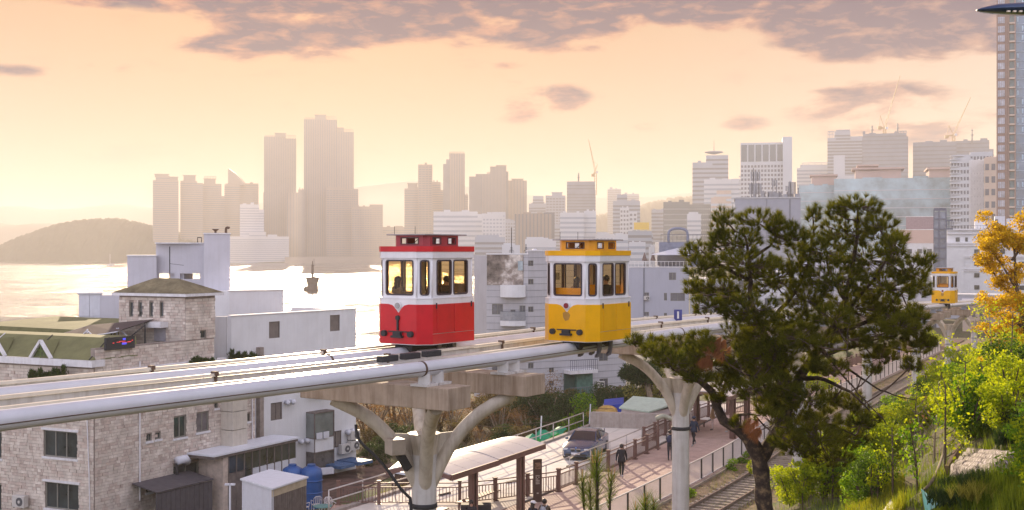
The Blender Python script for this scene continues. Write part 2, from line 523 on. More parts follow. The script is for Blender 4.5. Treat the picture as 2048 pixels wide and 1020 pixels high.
# ------------------------------------------------------------------ the city
M_T1 = mat('tower_brown', (0.30, 0.25, 0.22), 0.7, var=0.06, vscale=0.02)
M_T2 = mat('tower_grey', (0.32, 0.36, 0.43), 0.7, var=0.06, vscale=0.02)  # cooler blue of the right-hand haze is mixed into this grey
M_T3 = mat('tower_pale', (0.54, 0.56, 0.60), 0.7, var=0.05, vscale=0.02)
M_TG = mat('tower_glass', (0.09, 0.12, 0.15), 0.25, var=0.15, vscale=0.05, spec=0.8)
M_TG2 = mat('tower_glass_green', (0.33, 0.46, 0.52), 0.3, var=0.40, vscale=0.07, spec=0.8)
M_TB = mat('tower_band_dark', (0.15, 0.16, 0.19), 0.5, var=0.1, vscale=0.1)
M_CONC = mat('raw_concrete', (0.22, 0.25, 0.31), 0.9, var=0.12, vscale=0.05)  # concrete tinted bluish, the cool haze on the right put into its colour
M_STEEL = mat('crane_paint', (0.42, 0.26, 0.10), 0.6, var=0.1)
M_WHITE = mat('white_render', (0.74, 0.74, 0.76), 0.8, var=0.05, vscale=0.6, streak=0.10)
M_PINK = mat('pink_render', (0.52, 0.38, 0.34), 0.85, var=0.08, vscale=0.1)
M_BEIGE = mat('beige_render', (0.60, 0.48, 0.40), 0.85, var=0.06, vscale=0.1)

def oriented(px0, px1, ytop, D, depth, rot=0.0, base=0.0):
    """footprint of a block seen between two photo columns"""
    x0, x1 = PX(px0, D), PX(px1, D); wdt = x1 - x0
    return (x0 + wdt / 2, D + depth / 2, base, wdt, depth, PZ(ytop, D) - base)

def fitM(px0, px1, D):
    """turn a block so that its front faces the viewpoint of the bay"""
    px = px0 if (px0 + px1) / 2 > 1024 else px1
    a = math.atan((px - 1024) / F); L = Vector((PX(px, D), D, 0))
    return Matrix.Translation(L) @ Matrix.Rotation(-a, 4, 'Z') @ Matrix.Diagonal((math.cos(a), 1, 1, 1)) @ Matrix.Translation(-L)
def block(mb, b, inset=0.0):
    cx, cyy, z0, w_, d_, h_ = b
    mb.box((cx, cyy, z0 + h_ / 2), (w_ - 2 * inset, d_ - 2 * inset, h_))
def bands(mb, b, pitch, frac, proud=0.25, z_from=0.0, top_gap=1.0):
    cx, cyy, z0, w_, d_, h_ = b
    n = int((h_ - top_gap - z_from) / pitch)
    for i in range(n):
        z = z0 + z_from + (i + 0.5) * pitch
        mb.box((cx, cyy, z), (w_ + 2 * proud, d_ + 2 * proud, pitch * frac))
def fins(mb, b, n, fw, proud=0.35, side=True):
    cx, cyy, z0, w_, d_, h_ = b
    for i in range(n + 1):
        x = cx - w_ / 2 + w_ * i / n
        mb.box((x, cyy - d_ / 2, z0 + h_ / 2), (fw, proud * 2, h_))
    if side:
        m_ = max(2, int(n * d_ / w_))
        for i in range(m_ + 1):
            y = cyy - d_ / 2 + d_ * i / m_
            for sx in (-1, 1): mb.box((cx + sx * w_ / 2, y, z0 + h_ / 2), (proud * 2, fw, h_))
def win_grid(mb, b, nx, nz, wf=0.55, hf=0.5, z0f=0.02, z1f=0.97, proud=0.12, side=True, x0f=0.0, x1f=1.0):
    cx, cyy, z0, w_, d_, h_ = b
    za, zb = z0 + h_ * z0f, z0 + h_ * z1f; pz = (zb - za) / nz
    xa, xb = cx - w_ / 2 + w_ * x0f, cx - w_ / 2 + w_ * x1f; pxx = (xb - xa) / nx
    for k in range(nz):
        zc = za + (k + 0.5) * pz
        for i in range(nx):
            mb.box((xa + (i + 0.5) * pxx, cyy - d_ / 2, zc), (pxx * wf, proud * 2, pz * hf))
        if side:
            ny = max(2, int(nx * d_ / w_)); py = d_ / ny
            for i in range(ny):
                for sx in (-1, 1):
                    mb.box((cx + sx * w_ / 2, cyy - d_ / 2 + (i + 0.5) * py, zc), (proud * 2, py * wf, pz * hf))

def tower(label, cat, D, blocks, wall=M_T1, style='bands', pitch=3.4, frac=0.45, n=8, glass=None, depth=None, crowns=(), group='towers of the hazy far skyline', base=-1.0, name='tower_block', rails=()):
    """blocks: (px0, px1, ytop) masses of one building; crowns: (px0, px1, ytop, ybase) roof structures"""
    if glass is None and wall is M_T3 and style != 'grid': glass = M_T2
    c0 = (min(b[0] for b in blocks) + max(b[1] for b in blocks)) / 2
    wmax = PX(max(b[1] for b in blocks), D) - PX(min(b[0] for b in blocks), D)
    t = thing(name, label, cat, (PX(c0, D), D, base), 0, group)
    FM = fitM(min(b[0] for b in blocks), max(b[1] for b in blocks), D)
    wm = MB(FM); gm = MB(FM)
    for k, (a, b_, yt) in enumerate(blocks):
        dep = (depth or max(16, min(34, wmax * 0.7))) * (1 - 0.07 * k)
        B = oriented(a, b_, yt, D + 0.6 * k, dep, base=base)
        block(wm, B)
        if style == 'bands': bands(gm, B, pitch, frac, 0.12)
        elif style == 'fins': fins(gm, B, n, 0.9)
        elif style == 'grid': win_grid(gm, B, max(2, int(n * (b_ - a) / (max(q[1] for q in blocks) - min(q[0] for q in blocks)))), max(3, int((B[5]) / pitch)), 0.6, 0.5, 0.02, 0.98, 0.1)
        elif style == 'mixed':
            bands(gm, B, pitch, frac, 0.12); fins(wm, B, n, 1.1, 0.35)
    wm.build('wall', wall, t)
    if gm.F:
        gm.build({'bands': 'floor_band', 'fins': 'facade_fin', 'grid': 'window', 'mixed': 'floor_band'}[style], glass or M_TB, t, kind='stuff')
    for (a, b_, yt, yb) in crowns:
        cm = MB(FM); B = oriented(a, b_, yt, D + 3, (depth or 18) * 0.55, base=PZ(yb, D) - 0.5)
        block(cm, B)
        cm.box((B[0], B[1], B[2] + B[5]), (B[3] * 1.12, B[4] * 1.12, 1.0))
        cm.build('roof_structure', wall, t)
    if not crowns and len(blocks) <= 2:
        for k in range(2):
            a, b_, yt = blocks[0]; q = a + (b_ - a) * (.18 + .45 * k + rnd.uniform(-.08, .08)); ww = (b_ - a) * rnd.uniform(.10, .22)
            B = oriented(q, q + ww, yt - rnd.uniform(1.5, 4), D + 4, 7, base=PZ(yt, D) - .4); cm = MB(FM); block(cm, B); cm.build('roof_plant', wall, t)
    for (a, b_, yt, yb) in rails:
        rm = MB(FM); x0, x1 = PX(a, D), PX(b_, D); z1, z0 = PZ(yt, D), PZ(yb, D)
        for i in range(5):
            x = x0 + (x1 - x0) * i / 4; rm.beam((x, D + 1, z0 - 0.3), (x, D + 1, z1), 0.6, 0.6)
        rm.beam((x0, D + 1, z1), (x1, D + 1, z1), 0.7, 0.7); rm.beam((x0, D + 1, (z0 + z1) / 2), (x1, D + 1, (z0 + z1) / 2), 0.5, 0.5)
        rm.build('roof_frame', wall, t)
    return t

G = 'towers across the bay'
tower('brown apartment tower with a flat capped crown, first on the left of the skyline', 'tower', 1900, [(306, 357, 361), (312, 340, 352)], crowns=[(311, 338, 349, 354), (340, 357, 354, 360)], group=G, rails=())
tower('brown apartment tower with a broad flat crown, second from the left of the skyline', 'tower', 1930, [(361, 394, 362), (392, 406, 366)], crowns=[(368, 392, 351, 362)], group=G)
tower('brown tower topped by an open round crown, third from the left of the skyline', 'tower', 1960, [(395, 443, 368), (443, 449, 392)], crowns=[(409, 432, 358, 368)], style='bands', group=G, rails=[(409, 432, 353, 359)])
t = tower('tower beside the one with the sail roof, flat topped and brown', 'tower', 1990, [(480, 517, 367)], group=G)
t = tower('hazy tower with a curved sail shaped roof rising to a sharp point', 'tower', 1975, [(449, 480, 369)], group=G)
sm = MB(); D_ = 1974.0
pts = [(456, 370), (456, 337), (462, 341), (470, 347), (478, 355), (488, 367), (488, 370)]
sm.slab([P(a, b, D_) for a, b in pts], 18, (0, 1, 0)); sm.build('sail_roof', M_T1, t)
tower('pale low office block in front of the sail roofed tower', 'office block', 1880, [(480, 518, 409), (518, 528, 419)], wall=M_T3, pitch=4, group=G)
tower('slim residential tower with stepped top just left of the tallest tower', 'tower', 1945, [(529, 560, 274), (560, 592, 277), (528, 596, 385)], style='fins', n=9, crowns=[(551, 572, 267, 275)], rails=[(572, 591, 271, 277), (530, 549, 272, 276)], group=G)
tower('tallest tower of the skyline with stepped roof falling to the right', 'tower', 1925, [(609, 673, 240), (640, 707, 264), (608, 711, 380)], style='fins', n=14, crowns=[(631, 652, 231, 240), (675, 688, 256, 264)], rails=[(653, 672, 234, 240), (688, 706, 259, 264), (610, 630, 237, 241)], group=G)
tower('brown podium tower filling the gap between the two tallest towers', 'tower', 1905, [(597, 610, 379), (575, 606, 386)], style='fins', n=5, group=G)
tower('brown tower standing in front of the tallest tower, twin topped', 'tower', 1890, [(653, 690, 375), (690, 716, 378)], style='mixed', n=6, group=G)
tower('broad brown block with small roof box, right of the tallest tower', 'office block', 1880, [(704, 744, 413), (740, 765, 409)], style='mixed', n=8, group=G)
tower('low hazy brown block at the far right end of the bayside towers', 'office block', 1960, [(765, 809, 454), (790, 806, 452)], group=G)
tower('long low building with pale horizontal stripes at the waterfront', 'exhibition hall', 1862, [(461, 578, 473), (499, 532, 464)], wall=M_T3, pitch=3.2, frac=0.5, depth=40, group=G)
G2 = 'towers of the hazy central skyline'
tower('brown tower with a small wide crown, left neighbour of the slim slab tower', 'tower', 1750, [(809, 838, 377), (816, 836, 374)], crowns=[(816, 835, 367, 374)], group=G2)
tower('slim flat topped slab tower with one tiny roof box', 'tower', 1740, [(837, 864, 329)], crowns=[(850, 854, 326, 330)], style='mixed', n=4, group=G2)
tower('brown tower half hidden behind the slim slab tower, with capped roof', 'tower', 1790, [(863, 881, 364), (879, 887, 380)], group=G2)
tower('tall tower with a stepped left edge, highest of the central skyline', 'tower', 1700, [(899, 929, 307), (893, 901, 319), (887, 895, 328)], style='fins', n=6, rails=[(899, 928, 304, 308)], group=G2)
tower('narrow dim tower tucked against the tall stepped tower', 'tower', 1800, [(928, 936, 389)], group=G2)
tower('broad twin topped apartment tower stepping up to the right', 'tower', 1640, [(939, 962, 353), (952, 984, 348), (981, 1012, 333), (1010, 1016, 343)], style='fins', n=11, crowns=[(993, 1012, 331, 334)], rails=[(974, 982, 345, 349)], group=G2)
tower('tower with gently rounded roof, right of the broad twin topped tower', 'tower', 1680, [(1016, 1053, 361)], style='fins', n=6, crowns=[(1024, 1046, 358, 361)], group=G2)
tower('wide white hotel with strong horizontal balcony stripes behind the red cabin', 'hotel', 1150, [(867, 955, 423), (950, 966, 428)], wall=M_T3, pitch=4.6, frac=0.42, depth=26, group=G2)
tower('pale ribbed office block right of the striped white hotel', 'office block', 1120, [(965, 1005, 427), (985, 1010, 424)], wall=M_T3, style='mixed', n=6, group=G2)
tower('windowless mauve slab building with thin rooftop masts', 'office block', 980, [(1031, 1104, 428), (1088, 1108, 425)], wall=M_T1, style='fins', n=10, group=G2)
tower('low grey apartment building left of the pale crowned tower', 'apartment building', 1500, [(1058, 1104, 407), (1066, 1087, 392)], wall=M_T2, group=G2)
tower('grey apartment tower with a flat overhanging crown cap', 'tower', 1460, [(1092, 1130, 391), (1098, 1124, 400)], wall=M_T2, crowns=[(1104, 1124, 385, 391)], style='mixed', n=6, group=G2)
tower('pale striped office building under the concrete tower with a crane', 'office block', 900, [(1120, 1168, 425)], wall=M_T3, pitch=3.6, group=G2)
tower('narrow white striped building joined to the pale striped office', 'office block', 905, [(1168, 1192, 422)], wall=M_T3, pitch=3.6, frac=0.3, group=G2)
tc_ = tower('unfinished dark concrete tower with a jagged top beside a crane', 'tower', 1350, [(1136, 1191, 380), (1134, 1190, 363), (1139, 1189, 372)], wall=M_CONC, style='bands', group=G2, rails=[(1157, 1158, 346, 362)])
tower('faint rounded tower in the haze right of the crane', 'tower', 2300, [(1215, 1242, 378)], wall=M_T2, group=G2)
tower('faint flat topped tower in the haze behind the dark office tower', 'tower', 2250, [(1244, 1278, 388)], wall=M_T2, group=G2)
tower('grey office tower with a glass corner and raised centre', 'office tower', 1150, [(1226, 1280, 402), (1234, 1254, 389)], wall=M_T2, pitch=3.6, group=G2)
tower('slim pale glass office standing before the grey office tower', 'office tower', 1000, [(1240, 1258, 416), (1258, 1274, 423)], wall=M_T3, style='grid', n=6, pitch=3.6, group=G2)
t = tower('low building carrying a yellow rooftop billboard', 'office block', 700, [(1256, 1303, 462), (1262, 1294, 475)], wall=M_T2, pitch=3.4, group=G2)
b_ = MB(); b_.box((PX(1283, 699), 699, PZ(452, 699)), (PX(1298, 699) - PX(1268, 699), 0.6, 4.2)); b_.build('billboard', mat('yellow_board', (0.75, 0.50, 0.08), 0.6), t)
tower('pale office with louvred side, behind the roof umbrellas', 'office block', 520, [(1258, 1291, 484)], wall=M_T3, pitch=2.6, frac=0.4, group=G2)
tower('hazy grey tower left of the curved glass fronted offices', 'office tower', 1250, [(1303, 1330, 419)], wall=M_T2, pitch=3.8, group=G2)
tower('broad pale offices with a tall grid of white mullions', 'office block', 1000, [(1328, 1378, 404), (1374, 1420, 409)], wall=M_TG, style='mixed', n=12, pitch=4.4, frac=0.25, glass=M_T3, group=G2)
for (a, b_, y) in ():
    pass

for (a, b_, y, D, wl, lb) in ((1005, 1031, 442, 1300, M_T2, 'small hazy block between the ribbed office and the mauve slab'), (1108, 1121, 452, 1250, M_T2, 'narrow hazy block right of the mauve slab'), (1192, 1227, 468, 900, M_T3, 'low pale block right of the narrow striped building'), (1290, 1306, 468, 800, M_T2, 'narrow grey block behind the yellow billboard'), (1050, 1112, 478, 760, M_T3, 'low pale block in front of the mauve slab'), (1196, 1222, 492, 600, M_T2, 'low grey block above the near yellow cabin roof'), (1300, 1330, 494, 560, M_T3, 'low white striped block left of the roof arch'), (1374, 1402, 428, 900, M_T3, 'pale block behind the right end of the curved offices'), (950, 1010, 474, 800, M_T2, 'low grey block right of the red cabin roof'), (690, 712, 440, 1900, M_T1, 'low brown block at the foot of the tallest tower'), (770, 790, 468, 1880, M_T1, 'small low brown block near the water right of the tall towers'), (1228, 1256, 470, 640, M_T3, 'pale low block behind the near yellow cabin, right'), (1004, 1040, 490, 520, M_T3, 'pale low block between the two cabins'), (518, 530, 440, 1900, M_T1, 'narrow brown block left of the slim residential tower')):
    tower(lb, 'building', D, [(a, b_, y), (a + 3, a + (b_ - a) * .6, y - 4)], wall=wl, style=rnd.choice(('bands', 'mixed')), n=5, pitch=3.4, group=G2)
G3 = 'towers of the right hand skyline'
t = tower('grey hotel tower with a saucer shaped roof and thin mast', 'hotel', 1150, [(1385, 1425, 325), (1412, 1456, 311)], wall=M_T2, pitch=4.2, frac=0.4, group=G3)
m_ = MB(); c = P(1428, 306, 1158); m_.lathe([(1, -1.5), (8.5, 0.2), (9.0, 0.9), (7, 1.4), (0.5, 1.6)], c, 20); m_.build('roof_saucer', M_T2, t)
m_ = MB(); m_.tube([c, c + Vector((0, 0, 12.5))], [0.45, 0.15], 6); m_.build('mast', M_TB, t)
tower('pale office stepped below the saucer roofed hotel tower', 'office block', 1050, [(1408, 1462, 359), (1462, 1483, 358)], wall=M_T3, pitch=4.0, frac=0.4, rails=[], group=G3)
tower('salmon striped block just left of the rooftop full of antennas', 'office block', 800, [(1422, 1452, 395), (1433, 1462, 381)], wall=M_BEIGE, pitch=3.1, glass=M_T3, frac=0.5, group=G3)
# hotel with the window grid and plain end slab
t = thing('hotel', 'white grid faced hotel with blue glass top floors and a plain end slab', 'hotel', (PX(1533, 900), 900, 0), 0, G3)
FMh = fitM(1481, 1585, 900); B = oriented(1481, 1567, 286, 900, 22); m_ = MB(FMh); block(m_, B); m_.build('wall', M_T3, t)
m_ = MB(FMh); win_grid(m_, B, 13, 25, 0.62, 0.55, 0.02, 0.84, 0.15, side=False); m_.build('window', M_TB, t, kind='stuff')
m_ = MB(FMh); win_grid(m_, B, 6, 1, 0.80, 0.86, 0.85, 0.995, 0.2, side=False); m_.build('sky_lounge_glass', M_TG, t)
m_ = MB(FMh); 
for k in range(24): m_.box((B[0] - B[3] / 2 - 0.6, 905, 4 + k * 3.1), (1.2, 6, 0.7))
m_.build('balcony', M_T3, t, kind='stuff')
m_ = MB(FMh); B2 = oriented(1566.5, 1585, 275, 897, 26); block(m_, B2); m_.build('end_slab', M_T3, t)
tower('pale low offices with an open roof frame behind the glass blocks', 'office block', 1350, [(1594, 1655, 336), (1600, 1660, 330)], wall=M_T3, pitch=4, rails=[(1605, 1655, 326, 331)], group=G3)
tower('grey curved tower with an open cage on its roof corner', 'tower', 1300, [(1655, 1672, 276), (1669, 1700, 263), (1698, 1728, 274)], wall=M_T2, pitch=3.4, frac=0.5, rails=[(1656, 1668, 263, 275)], crowns=[(1672, 1697, 261, 264)], group=G3)
tower('unfinished grey tower block under the first crane on the right skyline', 'tower', 1200, [(1726, 1812, 268), (1724, 1815, 275)], wall=M_CONC, style='bands', pitch=4, frac=0.3, rails=[(1726, 1730, 263, 268), (1790, 1812, 264, 268)], group=G3)
tower('white ribbed low tower in front of the unfinished block', 'office block', 1100, [(1650, 1690, 352), (1668, 1688, 311), (1690, 1728, 352)], wall=M_T3, style='mixed', n=9, pitch=4, group=G3)
tower('unfinished grey tower block under the second crane on the right skyline', 'tower', 1250, [(1826, 1912, 285), (1828, 1905, 292)], wall=M_CONC, pitch=4.2, frac=0.3, group=G3)
tower('unfinished grey block joined to the right of the second crane tower', 'tower', 1260, [(1912, 1978, 282), (1912, 1986, 300)], wall=M_CONC, pitch=4.2, frac=0.3, group=G3)
def glassblock(label, D, blocks, crowns, depth, pitch=4.4):
    t = tower(label, 'office block', D, blocks, wall=M_TG2, style='bands', pitch=pitch, frac=0.09, glass=M_T3, depth=depth, group=G3, name='glass_office')
    cm = MB(fitM(min(b[0] for b in blocks), max(b[1] for b in blocks), D))
    for (a, b_, yt, yb) in crowns:
        B = oriented(a, b_, yt, D + 8, depth * 0.5, base=PZ(yb, D)); block(cm, B)
        cm.box((B[0], B[1], B[2] + B[5] + 0.4), (B[3] * 1.15, B[4] * 1.15, 0.9))
    cm.build('penthouse', M_PINK, t)
    return t
glassblock('greenish glass office block with a pinkish penthouse, left one', 620, [(1598, 1668, 371)], [(1616, 1664, 353, 371)], 26)
glassblock('widest greenish glass office block behind the pine crown', 600, [(1668, 1922, 358)], [(1702, 1792, 340, 358), (1708, 1745, 334, 341), (1846, 1902, 342, 358)], 40)
m_ = None
t = tower('white hotel with rows of small balconies beside the glass offices', 'hotel', 560, [(1901, 1945, 318), (1905, 1940, 310), (1938, 1982, 305)], wall=M_T3, style='grid', n=13, pitch=3.2, group=G3, name='hotel')
m_ = MB()
for k in range(22):
    m_.box((PX(1921, 558.5), 558.9, PZ(458, 560) + k * 1.62), (PX(1941, 560) - PX(1901, 560), 1.2, 0.34))
m_.build('balcony', M_T3, t, kind='stuff')
tower('white building with tall ribs between the balcony hotel and beige slab', 'office block', 500, [(1941, 1969, 321), (1943, 1966, 320)], wall=M_WHITE, style='mixed', n=5, pitch=3.2, frac=0.2, group=G3)
tower('beige slab building just left of the tall glass skyscraper', 'office block', 490, [(1968, 1993, 316), (1970, 1990, 314)], wall=M_BEIGE, style='grid', n=2, pitch=5, group=G3)

# tall skyscraper at the right edge
def skyscraper():
    D = 400.0; FM = fitM(1994, 2120, 400.0)
    t = thing('skyscraper', 'tall blue glass skyscraper running out of the top right of the picture', 'skyscraper', (PX(2035, D), D, 0))
    zt = PZ(-150, D)
    x0, x1, x2, x3 = PX(1994, D), PX(2011, D), PX(2018, D), PX(2030, D); xe = PX(2120, D)
    m_ = MB(FM); m_.box(((x0 + x3) / 2, D + 12, zt / 2), (x3 - x0, 24, zt)); m_.build('wall', mat('bronze_frame', (0.30, 0.20, 0.17), 0.6, var=0.06), t)
    m_ = MB(FM); m_.box(((x3 + xe) / 2 + 0.02, D + 14, zt / 2 + 0.5), (xe - x3, 26, zt + 1)); m_.build('glass_wall', mat('blue_glass', (0.10, 0.17, 0.27), 0.12, var=0.3, vscale=0.25, spec=0.9), t)
    fl = 3.05; n = int((zt - 30) / fl)
    wm = MB(FM); bm = MB(FM); dm = MB(FM); mm = MB(FM)
    for k in range(n):
        z = 28 + k * fl
        wm.box(((x0 + x1) / 2 - 0.1, D, z + 1.4), ((x1 - x0) * 0.86, 0.3, 2.1))
        bm.box(((x2 + x3) / 2, D, z + 1.5), ((x3 - x2) * 0.8, 0.24, 2.4))
        dm.box(((x2 + x3) / 2, D - 0.35, z + 0.15), ((x3 - x2) * 0.95, 0.9, 0.5))
        mm.box(((x3 + xe) / 2 + 0.1, D + 0.95, z), (xe - x3, 0.3, 0.14))
        for j in range(9):
            if rnd.random() < 0.35: mm.box((x3 + 0.9 + j * 1.6, D + 0.93, z + 1.5), (0.55, 0.25, 1.6))
    wins = []
    for k in range(n):
        z = 28 + k * fl
    wm.build('window', mat('pale_curtained_glass', (0.50, 0.52, 0.60), 0.25, var=0.25, vscale=0.6), t, kind='stuff')
    m2 = MB(FM)
    for k in range(n):
        z = 28 + k * fl
        for j in (0.28, 0.5, 0.72): m2.box((x0 + (x1 - x0) * j, D - 0.16, z + 1.4), (0.12, 0.16, 2.1))
    m2.build('mullion', MATS['bronze_frame'], t, kind='stuff')
    bm.build('balcony_glass', mat('balcony_green', (0.14, 0.19, 0.20), 0.3, var=0.2, vscale=0.5), t, kind='stuff')
    dm.build('balcony', M_BEIGE, t, kind='stuff')
    mm.build('transom', mat('blue_panel_light', (0.35, 0.5, 0.62), 0.4), t, kind='stuff')
    for j in range(12):
        pass
    f = MB(FM)
    for px_ in (1994.5, 2012.5, 2016.5, 2030): f.box((PX(px_, D), D - 0.2, zt / 2), (0.5, 0.7, zt - 0.5))
    f.build('corner_fin', MATS['bronze_frame'], t)
skyscraper()

# cranes
def crane(label, D, base_px, base_py, piv_py, tip, back, scale=1.0):
    b0 = P(base_px, base_py, D); pv = P(base_px, piv_py, D)
    t = thing('tower_crane', label, 'crane', b0, 0, 'tower cranes on the skyline')
    s = D / 1200 * scale
    m_ = MB()
    for (a, b_) in ((-1, -1), (1, -1), (1, 1), (-1, 1)):
        m_.beam(b0 + Vector((a * s, b_ * s, -14)), pv + Vector((a * s, b_ * s, 0)), 0.45 * s, 0.45 * s)
    nz = max(2, int((pv.z - b0.z) / (2.4 * s)))
    for k in range(nz):
        z0 = b0.z + (pv.z - b0.z) * k / nz; z1 = b0.z + (pv.z - b0.z) * (k + 1) / nz
        m_.beam((b0.x - s, b0.y - s, z0), (b0.x + s, b0.y - s, z1), 0.3 * s, 0.3 * s)
    m_.build('mast', M_STEEL, t)
    m_ = MB(); tp = P(tip[0], tip[1], D)
    for o_ in (-0.7, 0.7):
        m_.beam(pv + Vector((o_ * s, 0, 0.5)), tp, 0.38 * s, 0.38 * s)
    n = 14
    for k in range(n):
        a = pv.lerp(tp, k / n); b_ = pv.lerp(tp, (k + 1) / n); o_ = 0.7 * s * (1 - k / n) * (1 if k % 2 else -1)
        m_.beam(a + Vector((o_, 0, 0.5)), b_ - Vector((o_, 0, -0.5)), 0.2 * s, 0.2 * s)
    m_.build('jib', M_STEEL, t)
    m_ = MB(); bk = P(back[0], back[1], D)
    m_.beam(pv, bk, 0.9 * s, 1.2 * s); m_.box(bk - Vector((0, 0, 0.8 * s)), (3.0 * s, 2.4 * s, 2.6 * s)); m_.build('counterweight', M_STEEL, t)
    m_ = MB(); ap = P(base_px - (tip[0] - base_px) * 0.28, piv_py - abs(tip[1] - piv_py) * 0.25, D)
    m_.beam(pv, ap, 0.35 * s, 0.35 * s); m_.beam(ap, bk, 0.3 * s, 0.3 * s); m_.beam(ap, pv.lerp(tp, 0.35), 0.12 * s, 0.12 * s)
    m_.build('a_frame', M_STEEL, t)
    m_ = MB(); m_.box(pv + Vector((1.5 * s, -1.4 * s, 0.2)), (1.8 * s, 1.6 * s, 2.0 * s)); m_.build('operator_cab', M_T3, t)
    return t
crane('luffing tower crane leaning left above the dark concrete tower', 1352, 1191, 365, 345, (1177, 279), (1186, 349))
crane('luffing tower crane on the grey block, taller of the two right hand cranes', 1202, 1769, 268, 257, (1800, 152), (1759, 254), 1.15)
crane('luffing tower crane at far right, smaller, with its jib leaning right', 1252, 1907, 284, 270, (1941, 195), (1893, 272), 1.15)
for (px_, y0, y1, lb) in ((1157, 363, 347, 'thin steel mast standing on the dark concrete tower'), (1744, 270, 250, 'short steel mast left of the taller right hand crane'), (1795, 267, 246, 'short steel mast right of the taller right hand crane'), (1944, 283, 257, 'short steel mast right of the far right crane')):
    D = 1253.0 if px_ > 1900 else (1203.0 if px_ > 1700 else 1353.0)
    m_ = MB(); m_.tube([P(px_, y0, D) - Vector((0, 0, 2)), P(px_, (y0 + y1) / 2, D), P(px_, y1, D)], [0.9, 0.8, 0.4], 6)
    m_.box(P(px_, (y0 + y1) / 2, D), (2.2, 2.2, 1.6)); m_.box(P(px_, y1 + 4, D), (1.8, 1.8, 1.0)); tag(m_.build('steel_mast', M_TB), lb, 'mast', 'steel masts on unfinished blocks')

# grey windowless block with antennas on its roof
def antenna_block():
    D = 260.0; FM = fitM(1470, 1600, D)
    t = thing('office_block', 'blue grey windowless block topped by phone antennas, behind the pine', 'office block', (PX(1535, D), D, 5))
    mg = mat('blue_grey_render', (0.36, 0.37, 0.43), 0.8, var=0.05, vscale=0.4)
    B = oriented(1470, 1600, 397, D, 16, base=4); m_ = MB(FM); block(m_, B); m_.build('wall', mg, t)
    m_ = MB(FM); m_.box((B[0], B[1], PZ(397, D) + 0.12), (B[3] + 0.3, 16.3, 0.3)); m_.build('parapet', mat('grey_coping', (0.5, 0.5, 0.52), 0.8), t)
    for px_, w_ in ((1579, 0.16), (1533, 0.06)):
        m_ = MB(FM); m_.box((PX(px_, D), D - 0.06, 14), (w_, 0.2, 34)); m_.build('downpipe', M_TB, t)
    z0 = PZ(397, D) + 0.25; ag = mat('antenna_grey', (0.30, 0.30, 0.32), 0.6)
    def rack(px_, w_px, y0, y1, n):
        for i in range(n):
            x = PX(px_ + (i / (n - 1) - 0.5) * w_px, D); m_ = MB(FM)
            m_.box((x, D + 2 + (i % 2) * 0.5, (PZ(y0, D) + PZ(y1, D)) / 2), (0.34, 0.25, PZ(y1, D) - PZ(y0, D)))
            m_.build('panel_antenna', ag, t)
    for a in ((1511, 16, 361, 343, 5), (1505, 10, 388, 366, 3), (1518, 8, 388, 366, 3), (1584, 12, 388, 364, 4), (1549, 8, 372, 360, 3), (1575, 5, 382, 372, 2)): rack(*a)
    for px_, y in ((1507, 335), (1512, 340), (1503, 364), (1518, 366), (1546, 358), (1553, 372), (1576, 372), (1580, 362), (1590, 364), (1597, 376), (1537, 384), (1530, 386), (1560, 383), (1488, 393), (1495, 391)):
        m_ = MB(FM); m_.tube([(PX(px_, D), D + 2.3, z0), (PX(px_, D), D + 2.3, PZ(y, D))], 0.09, 5); m_.build('antenna_pole', M_TB, t)
    for i in range(22):
        px_ = rnd.uniform(1500, 1595); h = rnd.uniform(0.4, 1.7); m_ = MB(FM); m_.box((PX(px_, D), D + rnd.uniform(1, 5), z0 + h / 2), (rnd.uniform(0.3, 1.1), 0.7, h))
        m_.build('rooftop_unit', ag, t)
antenna_block()
# ------------------------------------------------------------------ elevated track
M_TUBE = mat('white_steel_tube', (0.62, 0.63, 0.68), 0.32, var=0.05, vscale=1.2, streak=0.0, spec=0.6)
M_TUBE_S = mat('white_steel_weathered', (0.62, 0.60, 0.58), 0.45, var=0.10, vscale=1.5, streak=0.45)
M_CREAM = mat('cream_painted_steel', (0.60, 0.54, 0.45), 0.5, var=0.14, vscale=1.3, streak=0.6)
M_BEAM = mat('stained_concrete', (0.42, 0.33, 0.25), 0.9, var=0.14, vscale=1.8, streak=0.75, bump=0.01, bscale=30)
M_RUST = mat('rusty_brown', (0.11, 0.065, 0.045), 0.8, var=0.2)
M_DARK = mat('dark_rubber', (0.03, 0.03, 0.035), 0.7, var=0.1)
M_GREYST = mat('grey_painted_steel', (0.30, 0.31, 0.34), 0.5, var=0.1)
CPTS = [(-21, 6.0), (-17.2, 11.6), (-10.25, 22), (-2.4, 32.8), (6.6, 47), (15.3, 64), (25.2, 84), (34, 101), (43.3, 119), (52, 135), (62, 153), (76, 176), (92, 200)]
def top_z(y): return 17.2 if y < 50 else 17.2 - 2.4 * min(1.6, (y - 50) / 70.0)
CL3 = catmull([(x, y, top_z(y)) for x, y in CPTS], 0.9)
def offset_line(pts, off, dz=0.0):
    res = []
    for i, p in enumerate(pts):
        d = pts[min(i + 1, len(pts) - 1)] - pts[max(i - 1, 0)]; d.z = 0; d.normalize()
        res.append(Vector((p.x - d.y * off, p.y + d.x * off, p.z + dz)))       # + is to the left
    return res
def at_y(line, y):
    for i in range(len(line) - 1):
        if line[i].y <= y <= line[i + 1].y:
            t = (y - line[i].y) / (line[i + 1].y - line[i].y); d = (line[i + 1] - line[i]).normalized()
            return line[i].lerp(line[i + 1], t), d
    return line[-1], (line[-1] - line[-2]).normalized()
TR = 0.19
track = thing('monorail_track', 'raised white twin monorail track sweeping from lower left to the far right', 'monorail track', (-2.4, 32.8, 8))
LINE = {}
